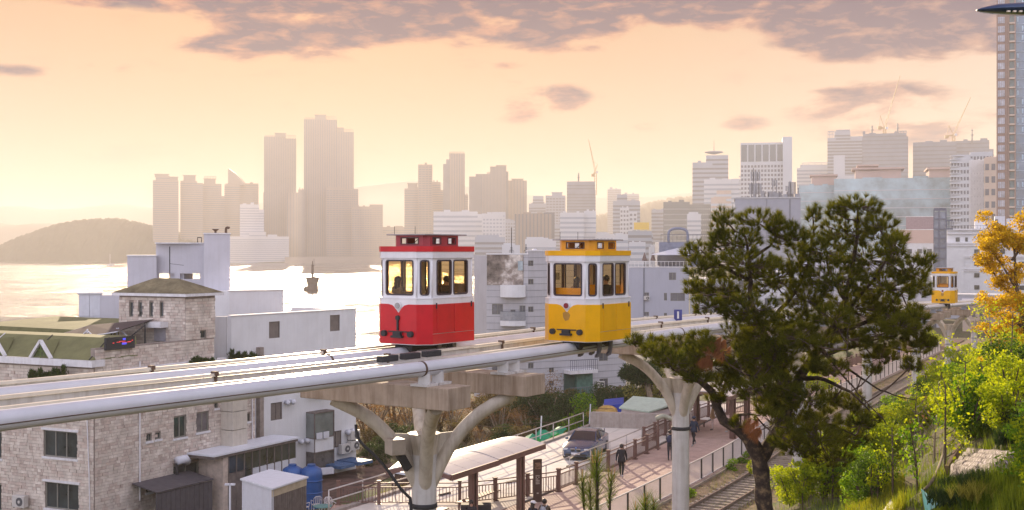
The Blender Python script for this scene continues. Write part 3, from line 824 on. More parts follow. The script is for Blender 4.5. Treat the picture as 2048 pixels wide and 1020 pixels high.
for nm, off in (('near', -1.6), ('far', 1.6)):
    ln = offset_line(CL3, off, -TR); LINE[nm] = ln
    seg = 16
    for a in range(0, len(ln) - 1, seg):
        pts = ln[a:a + seg + 1]
        if len(pts) < 2: continue
        m_ = MB(); m_.tube(pts, TR, 24); m_.build('running_tube', M_TUBE, track, smooth=True, auto=40)
        # welded joint
        p = pts[-1]; d = (pts[-1] - pts[-2]).normalized()
        m_ = MB(); m_.tube([p - d * 0.035, p + d * 0.035], TR + 0.008, 24); m_.build('weld_ring', M_RUST, track, smooth=True, auto=40)
    # grey seam along the flank of the tube
    m_ = MB(); q = offset_line(ln, -TR * 0.97, -0.045)
    m_.tube(q, 0.011, 5); m_.build('cable', M_RUST, track)
for off, dz, wd in ((-0.62, -0.12, 0.10), (0.42, -0.05, 0.11), (2.75, -0.05, 0.11)):
    q = offset_line(CL3, off, dz); m_ = MB()
    for i in range(len(q) - 1): 
        m_.beam(q[i], q[i + 1], wd, 0.07)
    m_.build('conductor_rail', mat('galvanised_rail', (0.70, 0.67, 0.62), 0.3, var=0.06, metal=0.25), track)
    q2 = offset_line(CL3, off + 0.02, dz - 0.16); m_ = MB()
    for i in range(len(q2) - 1): m_.beam(q2[i], q2[i + 1], 0.05, 0.22)
    m_.build('rail_web', M_TUBE_S, track)
# clamps along the rails
q = offset_line(CL3, 0.42, -0.02); q3 = offset_line(CL3, 2.75, -0.02)
for k in range(3, 110, 6):
    for qq in (q, q3):
        if k + 1 >= len(qq): continue
        d = (qq[k + 1] - qq[k]).normalized(); a = math.atan2(d.y, d.x)
        m_ = MB(); m_.box(qq[k], (0.10, 0.17, 0.10), a); m_.box(qq[k] + Vector((0, 0, -0.14)), (0.05, 0.12, 0.2), a); m_.build('rail_clamp', M_RUST, track)
for k in (38, 39, 40):      # junction boxes between the two lines near the first pier
    d = (q[k - 8 + 1] - q[k - 8]).normalized(); a = math.atan2(d.y, d.x)
    p = at_y(offset_line(CL3, -0.35, 0.0), 31.0 + (k - 38) * 0.75)[0]
    m_ = MB(); m_.box(p, (0.62, 0.22, 0.16), a); m_.build('junction_box', M_DARK, track, bevel=0.02)
# kilometre plate
p, d = at_y(offset_line(CL3, 1.35, 0.0), 50.5)
m_ = MB(); m_.box(p + Vector((0.0, 0, 0.1)), (0.34, 0.04, 0.5), 0); pl = m_.build('marker_plate', mat('plate_blue', (0.05, 0.06, 0.25), 0.5), track, label='blue marker plate on a short post')
m_ = MB(); m_.box(p + Vector((0, -0.03, 0.12)), (0.08, 0.02, 0.30), 0); m_.build('marker_stripe', M_WHITE, pl)

def pier(idx, x, y, label, detailed=True, arms=True):
    tz = top_z(y); gz = float(ground(x, y)); gz = max(min(gz, 8.1), 7.6)
    _, d = at_y(CL3, y); h = math.atan2(d.y, d.x); perp = Vector((math.sin(h), -math.cos(h), 0)); dd = Vector((math.cos(h), math.sin(h), 0))
    t = thing('track_pier', label, 'support column', (x, y, gz), 0, 'columns carrying the monorail track')
    c = Vector((x, y, 0)); zb = tz - 0.62 ; th = 0.56   # top of crossbeams
    # shaft
    m_ = MB(); m_.lathe([(0.46, gz - 0.2), (0.46, gz + 0.12), (0.34, gz + 0.14), (0.34, zb - 2.15)], (x, y, 0), 24); m_.build('shaft', M_TUBE_S, t, smooth=True, auto=40)
    m_ = MB(); m_.lathe([(0.342, zb - 3.62), (0.36, zb - 3.6), (0.36, zb - 3.5), (0.342, zb - 3.48)], (x, y, 0), 24); m_.build('steel_band', M_DARK if detailed else M_GREYST, t, smooth=True)
    m_ = MB(); m_.lathe([(0.34, zb - 2.15), (0.44, zb - 1.60), (0.46, zb - 1.58), (0.1, zb - 1.56)], (x, y, 0), 10); m_.build('collar', M_CREAM, t)
    # crossbeams
    for sg in (-1, 1):
        cc = c + dd * (1.75 * sg)
        m_ = MB(); m_.beam(cc + perp * 2.5 + Vector((0, 0, zb - th / 2)), cc - perp * 2.5 + Vector((0, 0, zb - th / 2)), 0.95, th)
        m_.build('crossbeam', M_BEAM, t, bevel=0.02)
        for side in (-1.6, 1.6):
            for o_ in (-0.28, 0.28):
                b0 = cc - perp * side + dd * o_ 
                m_ = MB(); m_.beam(b0 + Vector((0, 0, zb + 0.0)), b0 + Vector((0, 0, tz - TR * 1.6)), 0.24, 0.30); m_.box((b0.x, b0.y, zb + 0.03), (0.5, 0.5, 0.06), h)
                m_.build('pedestal', M_GREYST if not detailed else M_TUBE_S, t)
    # curved arms
    for sp in (-1, 1):
        for sg in (-1, 1):
            e = c + dd * (1.75 * sg) + perp * (1.75 * sp)
            P0 = c + dd * (0.12 * sg) + perp * (0.12 * sp) + Vector((0, 0, zb - 3.0))
            P1 = c + dd * (0.52 * sg) + perp * (0.50 * sp) + Vector((0, 0, zb - 1.95))
            P2 = c + dd * (1.08 * sg) + perp * (1.05 * sp) + Vector((0, 0, zb - 1.12))
            P3 = e + Vector((0, 0, zb - th - 0.02))
            m_ = MB(); m_.tube(catmull([P0, P1, P2, P3], 0.18), 0.185, 14)
            m_.build('curved_arm', M_CREAM, t, smooth=True, auto=40)
        # web plate
    if detailed:
        for sp in (-1, 1):
            for sg in (-1, 1):
                nrm = (dd * sg * 0.7 + perp * sp * 0.7).normalized(); a = c + nrm * 0.3; side = Vector((-nrm.y, nrm.x, 0))
                m_ = MB(); m_.slab([a + Vector((0, 0, zb - 2.9)) - side * 0.015, a + nrm * 0.62 + Vector((0, 0, zb - 1.55)) - side * 0.015, a + Vector((0, 0, zb - 1.6)) - side * 0.015], 0.03, side)
                m_.build('gusset_plate', M_CREAM, t)
    return t
piers = [(-2.4, 32.8, 'nearest track column with curved white arms, centre of the picture'),
         (6.6, 47.0, 'white track column in front of the boardwalk, left of the big pine'),
         (15.3, 64.0, 'track column partly hidden behind the trunk of the big pine'),
         (25.3, 85.5, 'tall white column right of the pine, beside the brown parapet'),
         (34.0, 101.0, 'white column seen just right of the pine crown, half hidden by shrubs'),
         (43.3, 119.0, 'arched white column under the distant yellow cabin'),
         (52.0, 135.0, 'second column to the right of the distant yellow cabin'),
         (62.0, 153.0, 'farthest column of the track, beside the yellow leaved tree')]
for i, (x, y, lb) in enumerate(piers): pier(i, x, y, lb, detailed=i < 2)
# lamp head, cable and straps on the nearest pier
c = Vector((-2.4, 32.8, 0)); _, d = at_y(CL3, 32.8); h = math.atan2(d.y, d.x); perp = Vector((math.sin(h), -math.cos(h), 0)); dd = Vector((math.cos(h), math.sin(h), 0))
t = thing('floodlight', 'box shaped floodlight strapped to the left arm of the nearest column', 'floodlight', (-3.0, 32.0, 13.6))
m_ = MB(); m_.box((-3.12, 32.1, 14.75), (0.42, 0.5, 0.42), 0.5); m_.build('housing', mat('lamp_housing', (0.42, 0.36, 0.30), 0.5), t, bevel=0.02)
m_ = MB(); m_.beam((-3.05, 32.15, 14.6), (-2.8, 32.35, 14.1), 0.16, 0.2); m_.build('bracket', M_DARK, t)
m_ = MB(); m_.tube(catmull([(-4.2, 32.3, 15.3), (-4.1, 32.2, 14.9), (-3.5, 32.2, 14.3), (-2.95, 32.2, 13.55), (-2.75, 32.4, 13.3), (-2.72, 32.42, 12.3), (-2.7, 32.45, 11.2)], 0.2), 0.045, 6)
tag(m_.build('power_cable', M_DARK, None, smooth=True), 'black cable running down the left arm of the nearest column', 'cable')

# ------------------------------------------------------------------ sky capsule cabins
def cabin_mats(kind):
    if kind == 'red': return mat('cabin_red', (0.56, 0.012, 0.022), 0.38, var=0.10, vscale=1.4, spec=0.3, coat=0.08), mat('cabin_red_dark', (0.33, 0.03, 0.05), 0.4, var=0.05)
    return mat('cabin_yellow', (0.85, 0.43, 0.0), 0.38, var=0.07, vscale=1.4, spec=0.3, coat=0.08), mat('cabin_yellow_top', (0.66, 0.32, 0.01), 0.4, var=0.04)
M_CW = mat('cabin_white', (0.76, 0.75, 0.77), 0.4, var=0.05, vscale=1.6, streak=0.12, coat=0.1)
M_GASK = mat('window_gasket', (0.045, 0.03, 0.04), 0.5, var=0)
G_AMB = glass_mat('amber_tinted_glass', (0.98, 0.90, 0.74), refl=(0.30, 0.29, 0.30), amount=0.0)
M_INT = mat('cabin_interior', (0.26, 0.20, 0.17), 0.7)
def cabin(kind, label, pos, yaw, group='monorail cabins on the track'):
    CM, CT = cabin_mats(kind)
    t = thing('monorail_cabin', label, 'monorail cabin', pos, yaw, group)
    def B(mb, n, m, parent=t, **k): return mb.build(n, m, parent, local=True, **k)
    def octa(Lh, Wh, ch): return [(Lh - ch, -Wh), (Lh, -Wh + ch), (Lh, Wh - ch), (Lh - ch, Wh), (-Lh + ch, Wh), (-Lh, Wh - ch), (-Lh, -Wh + ch), (-Lh + ch, -Wh)]
    LH, WH, CH = 1.29, 0.95, 0.32
    lo = octa(LH, WH, CH); up = octa(LH - 0.045, WH - 0.045, CH - 0.02)
    def wallface(mb, a, b, z0, z1, th=0.05, win=None):
        a = Vector((*a, 0)); b = Vector((*b, 0)); L = (b - a).length; e = (b - a) / L; n = Vector((-e.y, e.x, 0))  # inward for ccw polygon
        def bx(s0, s1, za, zb): 
            q = [a + e * s0, a + e * s1, a + e * s1 + n * th, a + e * s0 + n * th]
            mb.prism([(p.x, p.y) for p in q], za, zb)
        if not win: bx(0, L, z0, z1); return
        wins = win; s = 0
        for (s0, s1, za, zb) in wins:
            bx(s, s0, z0, z1); bx(s0, s1, z0, za); bx(s0, s1, zb, z1); s = s1
        bx(s, L, z0, z1)
    # lower body shell
    m_ = MB()
    for i in range(8): wallface(m_, lo[i], lo[(i + 1) % 8], 0.0, 1.27)
    B(m_, 'lower_shell', M_CW)
    m_ = MB(); m_.prism(octa(LH - 0.02, WH - 0.02, CH), 0.0, 0.10); B(m_, 'floor', M_DARK)
    m_ = MB(); m_.prism(octa(LH + 0.012, WH + 0.012, CH), 1.27, 1.30); B(m_, 'ledge', M_CW)
    # coloured panels, dipping round the lamp at each end
    outl = octa(LH + 0.012, WH + 0.012, CH)
    for i in range(8):
        a = Vector((*outl[i], 0)); b = Vector((*outl[(i + 1) % 8], 0)); L = (b - a).length; e = (b - a) / L; n = Vector((-e.y, e.x, 0))
        m_ = MB()
        if i in (1, 5):      # end faces
            top = [(0, 1.12), (0.28, 1.12), (0.42, 1.09), (0.52, 1.02), (0.60, 0.92), (0.63, 0.88)]
            prof = [(0, 0.02), (L, 0.02)] + [(L - s_, z_) for s_, z_ in top] + [(s_, z_) for s_, z_ in reversed(top[:-1])]
            m_.slab([a + e * s_ + Vector((0, 0, z_)) for s_, z_ in prof], 0.03, n)
            B(m_, 'end_panel', CM)
        elif i in (3, 7):
            for (s0, s1, z0, z1, nm) in ((0, L, 0.02, 0.30, 'skirt_panel'), (0.0, 0.18, 0.31, 1.12, 'side_panel'), (0.195, L / 2 - 0.012, 0.315, 1.12, 'door'), (L / 2 + 0.012, L - 0.195, 0.315, 1.12, 'door'), (L - 0.18, L, 0.31, 1.12, 'side_panel')):
                m2 = MB(); pr = 0.012 if nm == 'door' else 0
                m2.slab([a + e * s0 + Vector((0, 0, z0)) - n * pr, a + e * s1 + Vector((0, 0, z0)) - n * pr, a + e * s1 + Vector((0, 0, z1)) - n * pr, a + e * s0 + Vector((0, 0, z1)) - n * pr], 0.03 + pr, n)
                B(m2, nm, CM)
            for s0 in (0.16, L - 0.16):
                m2 = MB(); m2.slab([a + e * (s0 + q_) + Vector((0, 0, z_)) - n * 0.03 for q_, z_ in ((-.012, 1.0), (.012, 1.0), (.012, 1.16), (-.012, 1.16))], 0.03, n); B(m2, 'door_handle', M_DARK)
        else:
            m_.slab([a + Vector((0, 0, 0.02)), b + Vector((0, 0, 0.02)), b + Vector((0, 0, 1.12)), a + Vector((0, 0, 1.12))], 0.03, n); B(m_, 'corner_panel', CM)
    # upper walls with window openings
    m_ = MB(); WZ0, WZ1 = 1.38, 2.34; glassw = []
    for i in range(8):
        a, b = up[i], up[(i + 1) % 8]; L = math.dist(a, b)
        if i in (1, 5): ws = [(0.12, L - 0.12, WZ0, WZ1)]
        elif i in (3, 7): ws = [(0.22, L / 2 - 0.05, WZ0, WZ1), (L / 2 + 0.05, L - 0.22, WZ0, WZ1)]
        else: ws = [(0.10, L - 0.08, WZ0, WZ1)]
        wallface(m_, a, b, 1.30, 2.42, 0.05, ws)
        for w_ in ws: glassw.append((a, b, w_))
    B(m_, 'upper_wall', M_CW)
    for (a, b, (s0, s1, z0, z1)) in glassw:
        a = Vector((*a, 0)); b = Vector((*b, 0)); e = (b - a).normalized(); n = Vector((-e.y, e.x, 0))
        fr = MB(); r_ = 0.045
        def q(s_, z_, k): return a + e * s_ + n * k + Vector((0, 0, z_))
        cr = 0.07
        out_ = []; inn = []
        for (cx, cz, st) in ((s0 + cr, z0 + cr, 180), (s1 - cr, z0 + cr, 270), (s1 - cr, z1 - cr, 0), (s0 + cr, z1 - cr, 90)):
            for k in range(4):
                an = R(st + 30 * k); out_.append((cx + math.cos(an) * (cr + 0.015), cz + math.sin(an) * (cr + 0.015))); inn.append((cx + math.cos(an) * (cr - 0.03), cz + math.sin(an) * (cr - 0.03)))
        kk = len(out_); b0 = len(fr.V)
        corners = []
        for (s_, z_) in out_: fr.v(q(s_, z_, -0.012))
        for (s_, z_) in inn: fr.v(q(s_, z_, -0.012))
        for (s_, z_) in out_: fr.v(q(s_, z_, 0.06))
        for (s_, z_) in inn: fr.v(q(s_, z_, 0.06))
        for k in range(kk):
            j = (k + 1) % kk
            fr.f((b0 + k, b0 + j, b0 + kk + j, b0 + kk + k)); fr.f((b0 + 2 * kk + k, b0 + 3 * kk + k, b0 + 3 * kk + j, b0 + 2 * kk + j))
            fr.f((b0 + kk + k, b0 + kk + j, b0 + 3 * kk + j, b0 + 3 * kk + k)); fr.f((b0 + k, b0 + 2 * kk + k, b0 + 2 * kk + j, b0 + j))
        wf = fr.build('window', M_GASK, t, local=True)
        g = MB(); g.slab([q(s0 + 0.01, z0 + 0.01, 0.02), q(s1 - 0.01, z0 + 0.01, 0.02), q(s1 - 0.01, z1 - 0.01, 0.02), q(s0 + 0.01, z1 - 0.01, 0.02)], 0.008, n)
        g.build('pane', G_AMB, wf, local=True)
    for i in range(8):
        p = up[i]; m_ = MB(); m_.tube([(p[0] * .985, p[1] * .98, 1.3), (p[0] * .985, p[1] * .98, 2.42)], 0.03, 8); B(m_, 'corner_post', M_CW, smooth=True)
    # fascias, clerestory, roof
    m_ = MB(); m_.prism(octa(LH, WH, CH), 2.40, 2.58); B(m_, 'fascia', M_CW)
    m_ = MB(); m_.prism(octa(LH + 0.015, WH + 0.015, CH), 2.58, 2.73); B(m_, 'roof_band', CM)
    cl = octa(0.80, 0.62, 0.14); m_ = MB(); gl = []
    for i in range(8):
        a, b = cl[i], cl[(i + 1) % 8]; L = math.dist(a, b)
        ws = [(L / 2 - 0.30, L / 2 + 0.30, 2.81, 2.96)] if i in (1, 5) else ([(0.14, 0.48, 2.81, 2.96), (L - 0.48, L - 0.14, 2.81, 2.96)] if i in (3, 7) else None)
        wallface(m_, a, b, 2.72, 3.04, 0.04, ws)
        for w_ in (ws or []): gl.append((a, b, w_))
    B(m_, 'clerestory', CT)
    for (a, b, (s0, s1, z0, z1)) in gl:
        a = Vector((*a, 0)); b = Vector((*b, 0)); e = (b - a).normalized(); n = Vector((-e.y, e.x, 0))
        f = MB()
        for (u0, u1, v0, v1) in ((s0 - .025, s1 + .025, z0 - .025, z0), (s0 - .025, s1 + .025, z1, z1 + .025), (s0 - .025, s0, z0, z1), (s1, s1 + .025, z0, z1)):
            f.slab([a + e * u0 - n * .012 + Vector((0, 0, v0)), a + e * u1 - n * .012 + Vector((0, 0, v0)), a + e * u1 - n * .012 + Vector((0, 0, v1)), a + e * u0 - n * .012 + Vector((0, 0, v1))], .02, n)
        B(f, 'vent_window', M_GASK)
    m_ = MB(); m_.beam((-0.5, 0.2, 2.74), (-0.3, 0.0, 3.0), .02, .02); m_.beam((0.1, 0.1, 2.74), (-0.1, 0.0, 3.0), .02, .02); m_.beam((0.4, 0, 2.74), (0.55, 0.1, 3.0), .02, .02); B(m_, 'opener_rod', M_DARK)
    m_ = MB(); m_.prism([(0.98, -0.70), (0.98, 0.70), (-0.98, 0.70), (-0.98, -0.70)], 3.04, 3.075); B(m_, 'roof', mat('roof_grey', (0.30, 0.29, 0.30), 0.6), bevel=0.008)
    for (x_, y_) in ((-0.3, 0.2), (-0.86, 0.5)):
        m_ = MB(); m_.tube([(x_, y_, 3.07), (x_, y_, 3.30)], 0.008, 5); B(m_, 'aerial', M_DARK)
    # lamps, buffers, coupling
    for sx in (-1, 1):
        def cyl(y_, z_, r_, d_, m__, nm, n=18):
            m_ = MB(); m_.tube([(sx * (LH - 0.01), y_, z_), (sx * (LH + d_), y_, z_)], r_, n); B(m_, nm, m__, smooth=True, auto=40)
        cyl(0, 1.08, 0.115, 0.045, M_CW, 'lamp_bezel')
        cyl(0, 1.08, 0.082, 0.07, mat('lamp_lens_red', (0.22, 0.01, 0.02), 0.2) if kind != 'red' else mat('lamp_lens_clear', (0.35, 0.33, 0.33), 0.2), 'lamp_lens')
        for y_ in (-0.47, 0.47): cyl(y_, 0.30, 0.085, 0.12, M_DARK, 'buffer')
        m_ = MB(); m_.box((sx * (LH + 0.06), 0, 0.22), (0.14, 0.38, 0.06)); m_.box((sx * (LH + 0.05), 0, 0.30), (0.12, 0.26, 0.10)); m_.box((sx * (LH + 0.03), 0, 0.36), (0.05, 0.66, 0.03)); B(m_, 'coupling', M_DARK)
        if kind != 'red':
            m_ = MB(); m_.slab([(sx * (LH + .014), a_, z_) for a_, z_ in ((-.12, .80), (-.07, .66), (.05, .62), (.12, .72), (.14, .86), (.05, .90), (-.06, .88))], sx * .006, (1, 0, 0)); B(m_, 'emblem', mat('emblem_ochre', (0.42, 0.22, 0.03), .5))
        if kind == 'red':
            m_ = MB(); m_.box((sx * (LH + 0.04), 0, 0.60), (0.05, 0.05, 0.42)); m_.box((sx * (LH + 0.04), 0, 0.74), (0.06, 0.12, 0.10)); B(m_, 'coupling_hose', M_DARK)
    # running gear: bogie box and hooked guide arms either side of the tube
    m_ = MB(); m_.box((0, 0, -0.09), (2.0, 0.55, 0.18)); B(m_, 'bogie_frame', M_DARK)
    for sx in (-0.95, 0.75):
        m_ = MB(); m_.tube([(sx, -0.3, -0.12), (sx, 0.3, -0.12)], 0.13, 14); B(m_, 'wheel', M_DARK)
    for sx in (0.15, 0.85):
        for sy in (-1, 1):
            m_ = MB(); y0 = sy * 0.30
            prof = [(0.09, 0.02), (0.07, -0.32), (-0.02, -0.52), (-0.20, -0.56), (-0.20, -0.49), (-0.10, -0.44), (-0.05, -0.32), (-0.09, 0.02)]
            m_.slab([(sx + a_, y0 - 0.05, z_) for a_, z_ in prof], 0.10, (0, 1, 0)); B(m_, 'guide_arm', mat('arm_grey', (0.16, 0.15, 0.17), 0.5))
    # benches
    for sx in (-1, 1):
        m_ = MB(); m_.box((sx * 0.72, 0, 0.55), (0.45, 1.2, 0.1)); B(m_, 'bench', M_INT)
        m_ = MB(); hb = 1.1 if (sx < 0 and kind != 'red') else (0.6 if sx < 0 else 1.15); m_.box((sx * 1.0, 0, 0.5 + hb / 2), (0.07, 1.15, hb)); B(m_, 'bench_back', CM if kind != 'red' else M_INT)
    for y_ in (-0.5, 0.5):
        m_ = MB(); m_.tube([(0, y_, 0.1), (0, y_, 2.4)], 0.02, 6); B(m_, 'grab_pole', M_DARK)
    return t
def on_line(nm, y, dz=0.0):
    p, d = at_y(LINE[nm], y); return (p + Vector((0, 0, TR + 0.09 + dz)), math.atan2(d.y, d.x))
CABINS = {}
for key, kind, nm, y, lb in (('red', 'red', 'far', 35.5, 'red and white monorail cabin with grey roof, left of the yellow one'),
                             ('yellow', 'yellow', 'near', 37.05, 'large yellow and white monorail cabin in the middle of the picture'),
                             ('small', 'yellow', 'near', 105.0, 'small distant yellow and white cabin on the track at right')):
    p, yaw = on_line(nm, y, -0.06 if key == 'yellow' else 0.0); CABINS[key] = (cabin(kind, lb, p, yaw), p, yaw)
CABINS['red'][0].scale = (1.03, 1.03, 1.03)
# ------------------------------------------------------------------ left buildings
M_STONE = mat('pale_cut_stone', (0.64, 0.56, 0.49), 0.9, var=0.13, vscale=1.6, col2=(0.72, 0.65, 0.58), bump=0.01, bscale=40)
M_STONE2 = mat('pinkish_cut_stone', (0.56, 0.46, 0.40), 0.9, var=0.16, vscale=3.0, bump=0.01, bscale=40)
M_MORTAR = mat('dark_mortar', (0.30, 0.25, 0.22), 0.95, var=0.15)
M_TRIM = mat('white_trim', (0.74, 0.73, 0.75), 0.7, var=0.06, streak=0.25)
M_GREEN_ROOF = mat('green_felt_roof', (0.17, 0.17, 0.075), 0.85, var=0.14, vscale=1.2, streak=0.1)
M_GLASSD = mat('dark_window_glass', (0.045, 0.055, 0.06), 0.12, var=0.3, vscale=0.9, spec=0.8)
M_FRAME = mat('greenish_window_frame', (0.24, 0.23, 0.20), 0.6, var=0.05)
M_PANELW = mat('white_cladding', (0.66, 0.67, 0.73), 0.6, var=0.04, streak=0.12)
M_GREYW = mat('lavender_grey_render', (0.56, 0.55, 0.60), 0.8, var=0.05, vscale=0.5, streak=0.12)
M_WOODG = mat('grey_planks', (0.17, 0.14, 0.13), 0.85, var=0.2, streak=0.3)
M_ROOFW = mat('pale_sheet_roof', (0.72, 0.74, 0.80), 0.45, var=0.05)
M_BLUE = mat('blue_plastic', (0.02, 0.09, 0.30), 0.35, var=0.1)
M_ACW = mat('ac_casing', (0.58, 0.55, 0.52), 0.5, var=0.06)

class Wall:
    """vertical wall through A with direction d; outward normal n faces the viewer"""
    def __init__(s, A, B):
        s.A = Vector((A[0], A[1], 0)); b = Vector((B[0], B[1], 0)); s.L = (b - s.A).length; s.d = (b - s.A).normalized()
        s.n = Vector((s.d.y, -s.d.x, 0)); s.ang = math.atan2(s.d.y, s.d.x)
    def at(s, px):
        k = (px - 1024) / F      # x = k*y
        return (k * s.A.y - s.A.x) / (s.d.x - k * s.d.y)
    def z(s, px, py):
        y = s.A.y + s.d.y * s.at(px); return CAMZ + (HY - py) / F * y
    def p(s, t, z, off=0.0):
        q = s.A + s.d * t + s.n * off; return Vector((q.x, q.y, z))
    def box(s, mb, t0, t1, z0, z1, off0, off1):
        c = s.p((t0 + t1) / 2, (z0 + z1) / 2, (off0 + off1) / 2)
        mb.box(c, (t1 - t0, abs(off1 - off0), z1 - z0), s.ang)
    def rect(s, px0, px1, py0, py1):
        pm = (px0 + px1) / 2
        return s.at(px0), s.at(px1), s.z(pm, py1), s.z(pm, py0)

def stone_wall(t, W, z0, z1, holes, T0=0.0, T1=None, individual=0, course=0.165, thick=0.3):
    T1 = W.L if T1 is None else T1
    # backing wall cut round the openings
    bm_ = MB(); ts = sorted({T0, T1, *[h[0] for h in holes], *[h[1] for h in holes]})
    ts = [x for x in ts if T0 <= x <= T1]
    for a, b in zip(ts[:-1], ts[1:]):
        cuts = sorted([(h[2], h[3]) for h in holes if h[0] < (a + b) / 2 < h[1]]); zz = z0
        for (c0, c1) in cuts:
            if c0 > zz: W.box(bm_, a, b, zz, c0, -thick, 0)
            zz = c1
        if zz < z1: W.box(bm_, a, b, zz, z1, -thick, 0)
    bm_.build('wall', M_MORTAR, t)
    rest = MB(); cnt = 0; n = int((z1 - z0) / course)
    for r in range(n):
        za = z0 + r * course; x = T0 + 0.004
        while x < T1 - 0.06:
            L = min(rnd.choice((0.18, 0.26, 0.36, 0.5)) * rnd.uniform(0.9, 1.1), T1 - x)
            a, b = x, x + L - 0.014; x += L
            hit = [h for h in holes if a < h[1] and b > h[0] and za + course - 0.01 > h[2] and za < h[3]]
            if hit:
                h = hit[0]
                if a < h[0] - 0.05: b = h[0] - 0.002
                elif b > h[1] + 0.05: a = h[1] + 0.002
                else: continue
            pr = rnd.uniform(0.015, 0.055)
            if cnt < individual:
                m_ = MB(); W.box(m_, a, b, za + 0.007, za + course - 0.008, 0.001, pr); m_.build('stone_block', M_STONE if rnd.random() < 0.7 else M_STONE2, t); cnt += 1
            else:
                rest.m = 0 if rnd.random() < 0.7 else 1
                W.box(rest, a, b, za + 0.007, za + course - 0.008, 0.001, pr)
    if rest.F: rest.build('stone_block', [M_STONE, M_STONE2], t, kind='stuff')

def window(t, W, r, n=2, frame=M_FRAME, glass=None, fw=0.06, sill=True, deep=0.12, name='window'):
    t0, t1, z0, z1 = r; m_ = MB()
    W.box(m_, t0, t1, z0, z0 + fw, -deep, -deep + 0.08); W.box(m_, t0, t1, z1 - fw, z1, -deep, -deep + 0.08)
    for i in range(n + 1):
        x = t0 + (t1 - t0 - fw) * i / n; W.box(m_, x, x + fw, z0 + fw, z1 - fw, -deep, -deep + 0.08)
    wn = m_.build(name, frame, t)
    for i in range(n):
        a = t0 + (t1 - t0 - fw) * i / n + fw; b = t0 + (t1 - t0 - fw) * (i + 1) / n
        g = MB(); W.box(g, a, b, z0 + fw, z1 - fw, -deep + 0.02 - 0.01 * (i % 2), -deep + 0.035 - 0.01 * (i % 2)); g.build('pane', glass or M_GLASSD, wn)
    if sill:
        s_ = MB(); W.box(s_, t0 - 0.08, t1 + 0.08, z0 - 0.12, z0 - 0.005, -0.05, 0.09); s_.build('sill', M_TRIM, wn)
    return wn

def flat_wall(t, W, z0, z1, holes=(), T0=0.0, T1=None, m=None, thick=0.25, name='wall'):
    T1 = W.L if T1 is None else T1; bm_ = MB()
    ts = sorted({T0, T1, *[h[0] for h in holes], *[h[1] for h in holes]}); ts = [x for x in ts if T0 - 1e-6 <= x <= T1 + 1e-6]
    for a, b in zip(ts[:-1], ts[1:]):
        cuts = sorted([(h[2], h[3]) for h in holes if h[0] < (a + b) / 2 < h[1]]); zz = z0
        for (c0, c1) in cuts:
            if c0 > zz: W.box(bm_, a, b, zz, c0, -thick, 0)
            zz = c1
        if zz < z1: W.box(bm_, a, b, zz, z1, -thick, 0)
    return bm_.build(name, m, t)

def ac_unit(W, tt, z, label, s=1.0, group='air conditioner outdoor units'):
    c = W.p(tt, z, 0.32); t = thing('air_conditioner', label, 'air conditioner', c, W.ang, group)
    m_ = MB(); m_.box((0, 0, 0.32 * s), (0.85 * s, 0.34 * s, 0.62 * s)); m_.build('casing', M_ACW, t, local=True, bevel=0.02)
    m_ = MB(); m_.tube([(0.12 * s, -0.175 * s, 0.32 * s), (0.12 * s, -0.20 * s, 0.32 * s)], 0.23 * s, 18); m_.build('fan_grille', mat('fan_dark', (0.10, 0.10, 0.11), 0.5), t, local=True)
    m_ = MB(); m_.tube([(0.12 * s, -0.2 * s, 0.32 * s), (0.12 * s, -0.22 * s, 0.32 * s)], 0.08 * s, 12); m_.build('fan_hub', M_ACW, t, local=True)
    for x in (-0.3, 0.3):
        m_ = MB(); m_.beam((x * s, 0.32, 0.0), (x * s, -0.18 * s, 0.0), 0.03, 0.03); m_.build('bracket', M_DARK, t, local=True)
    return t

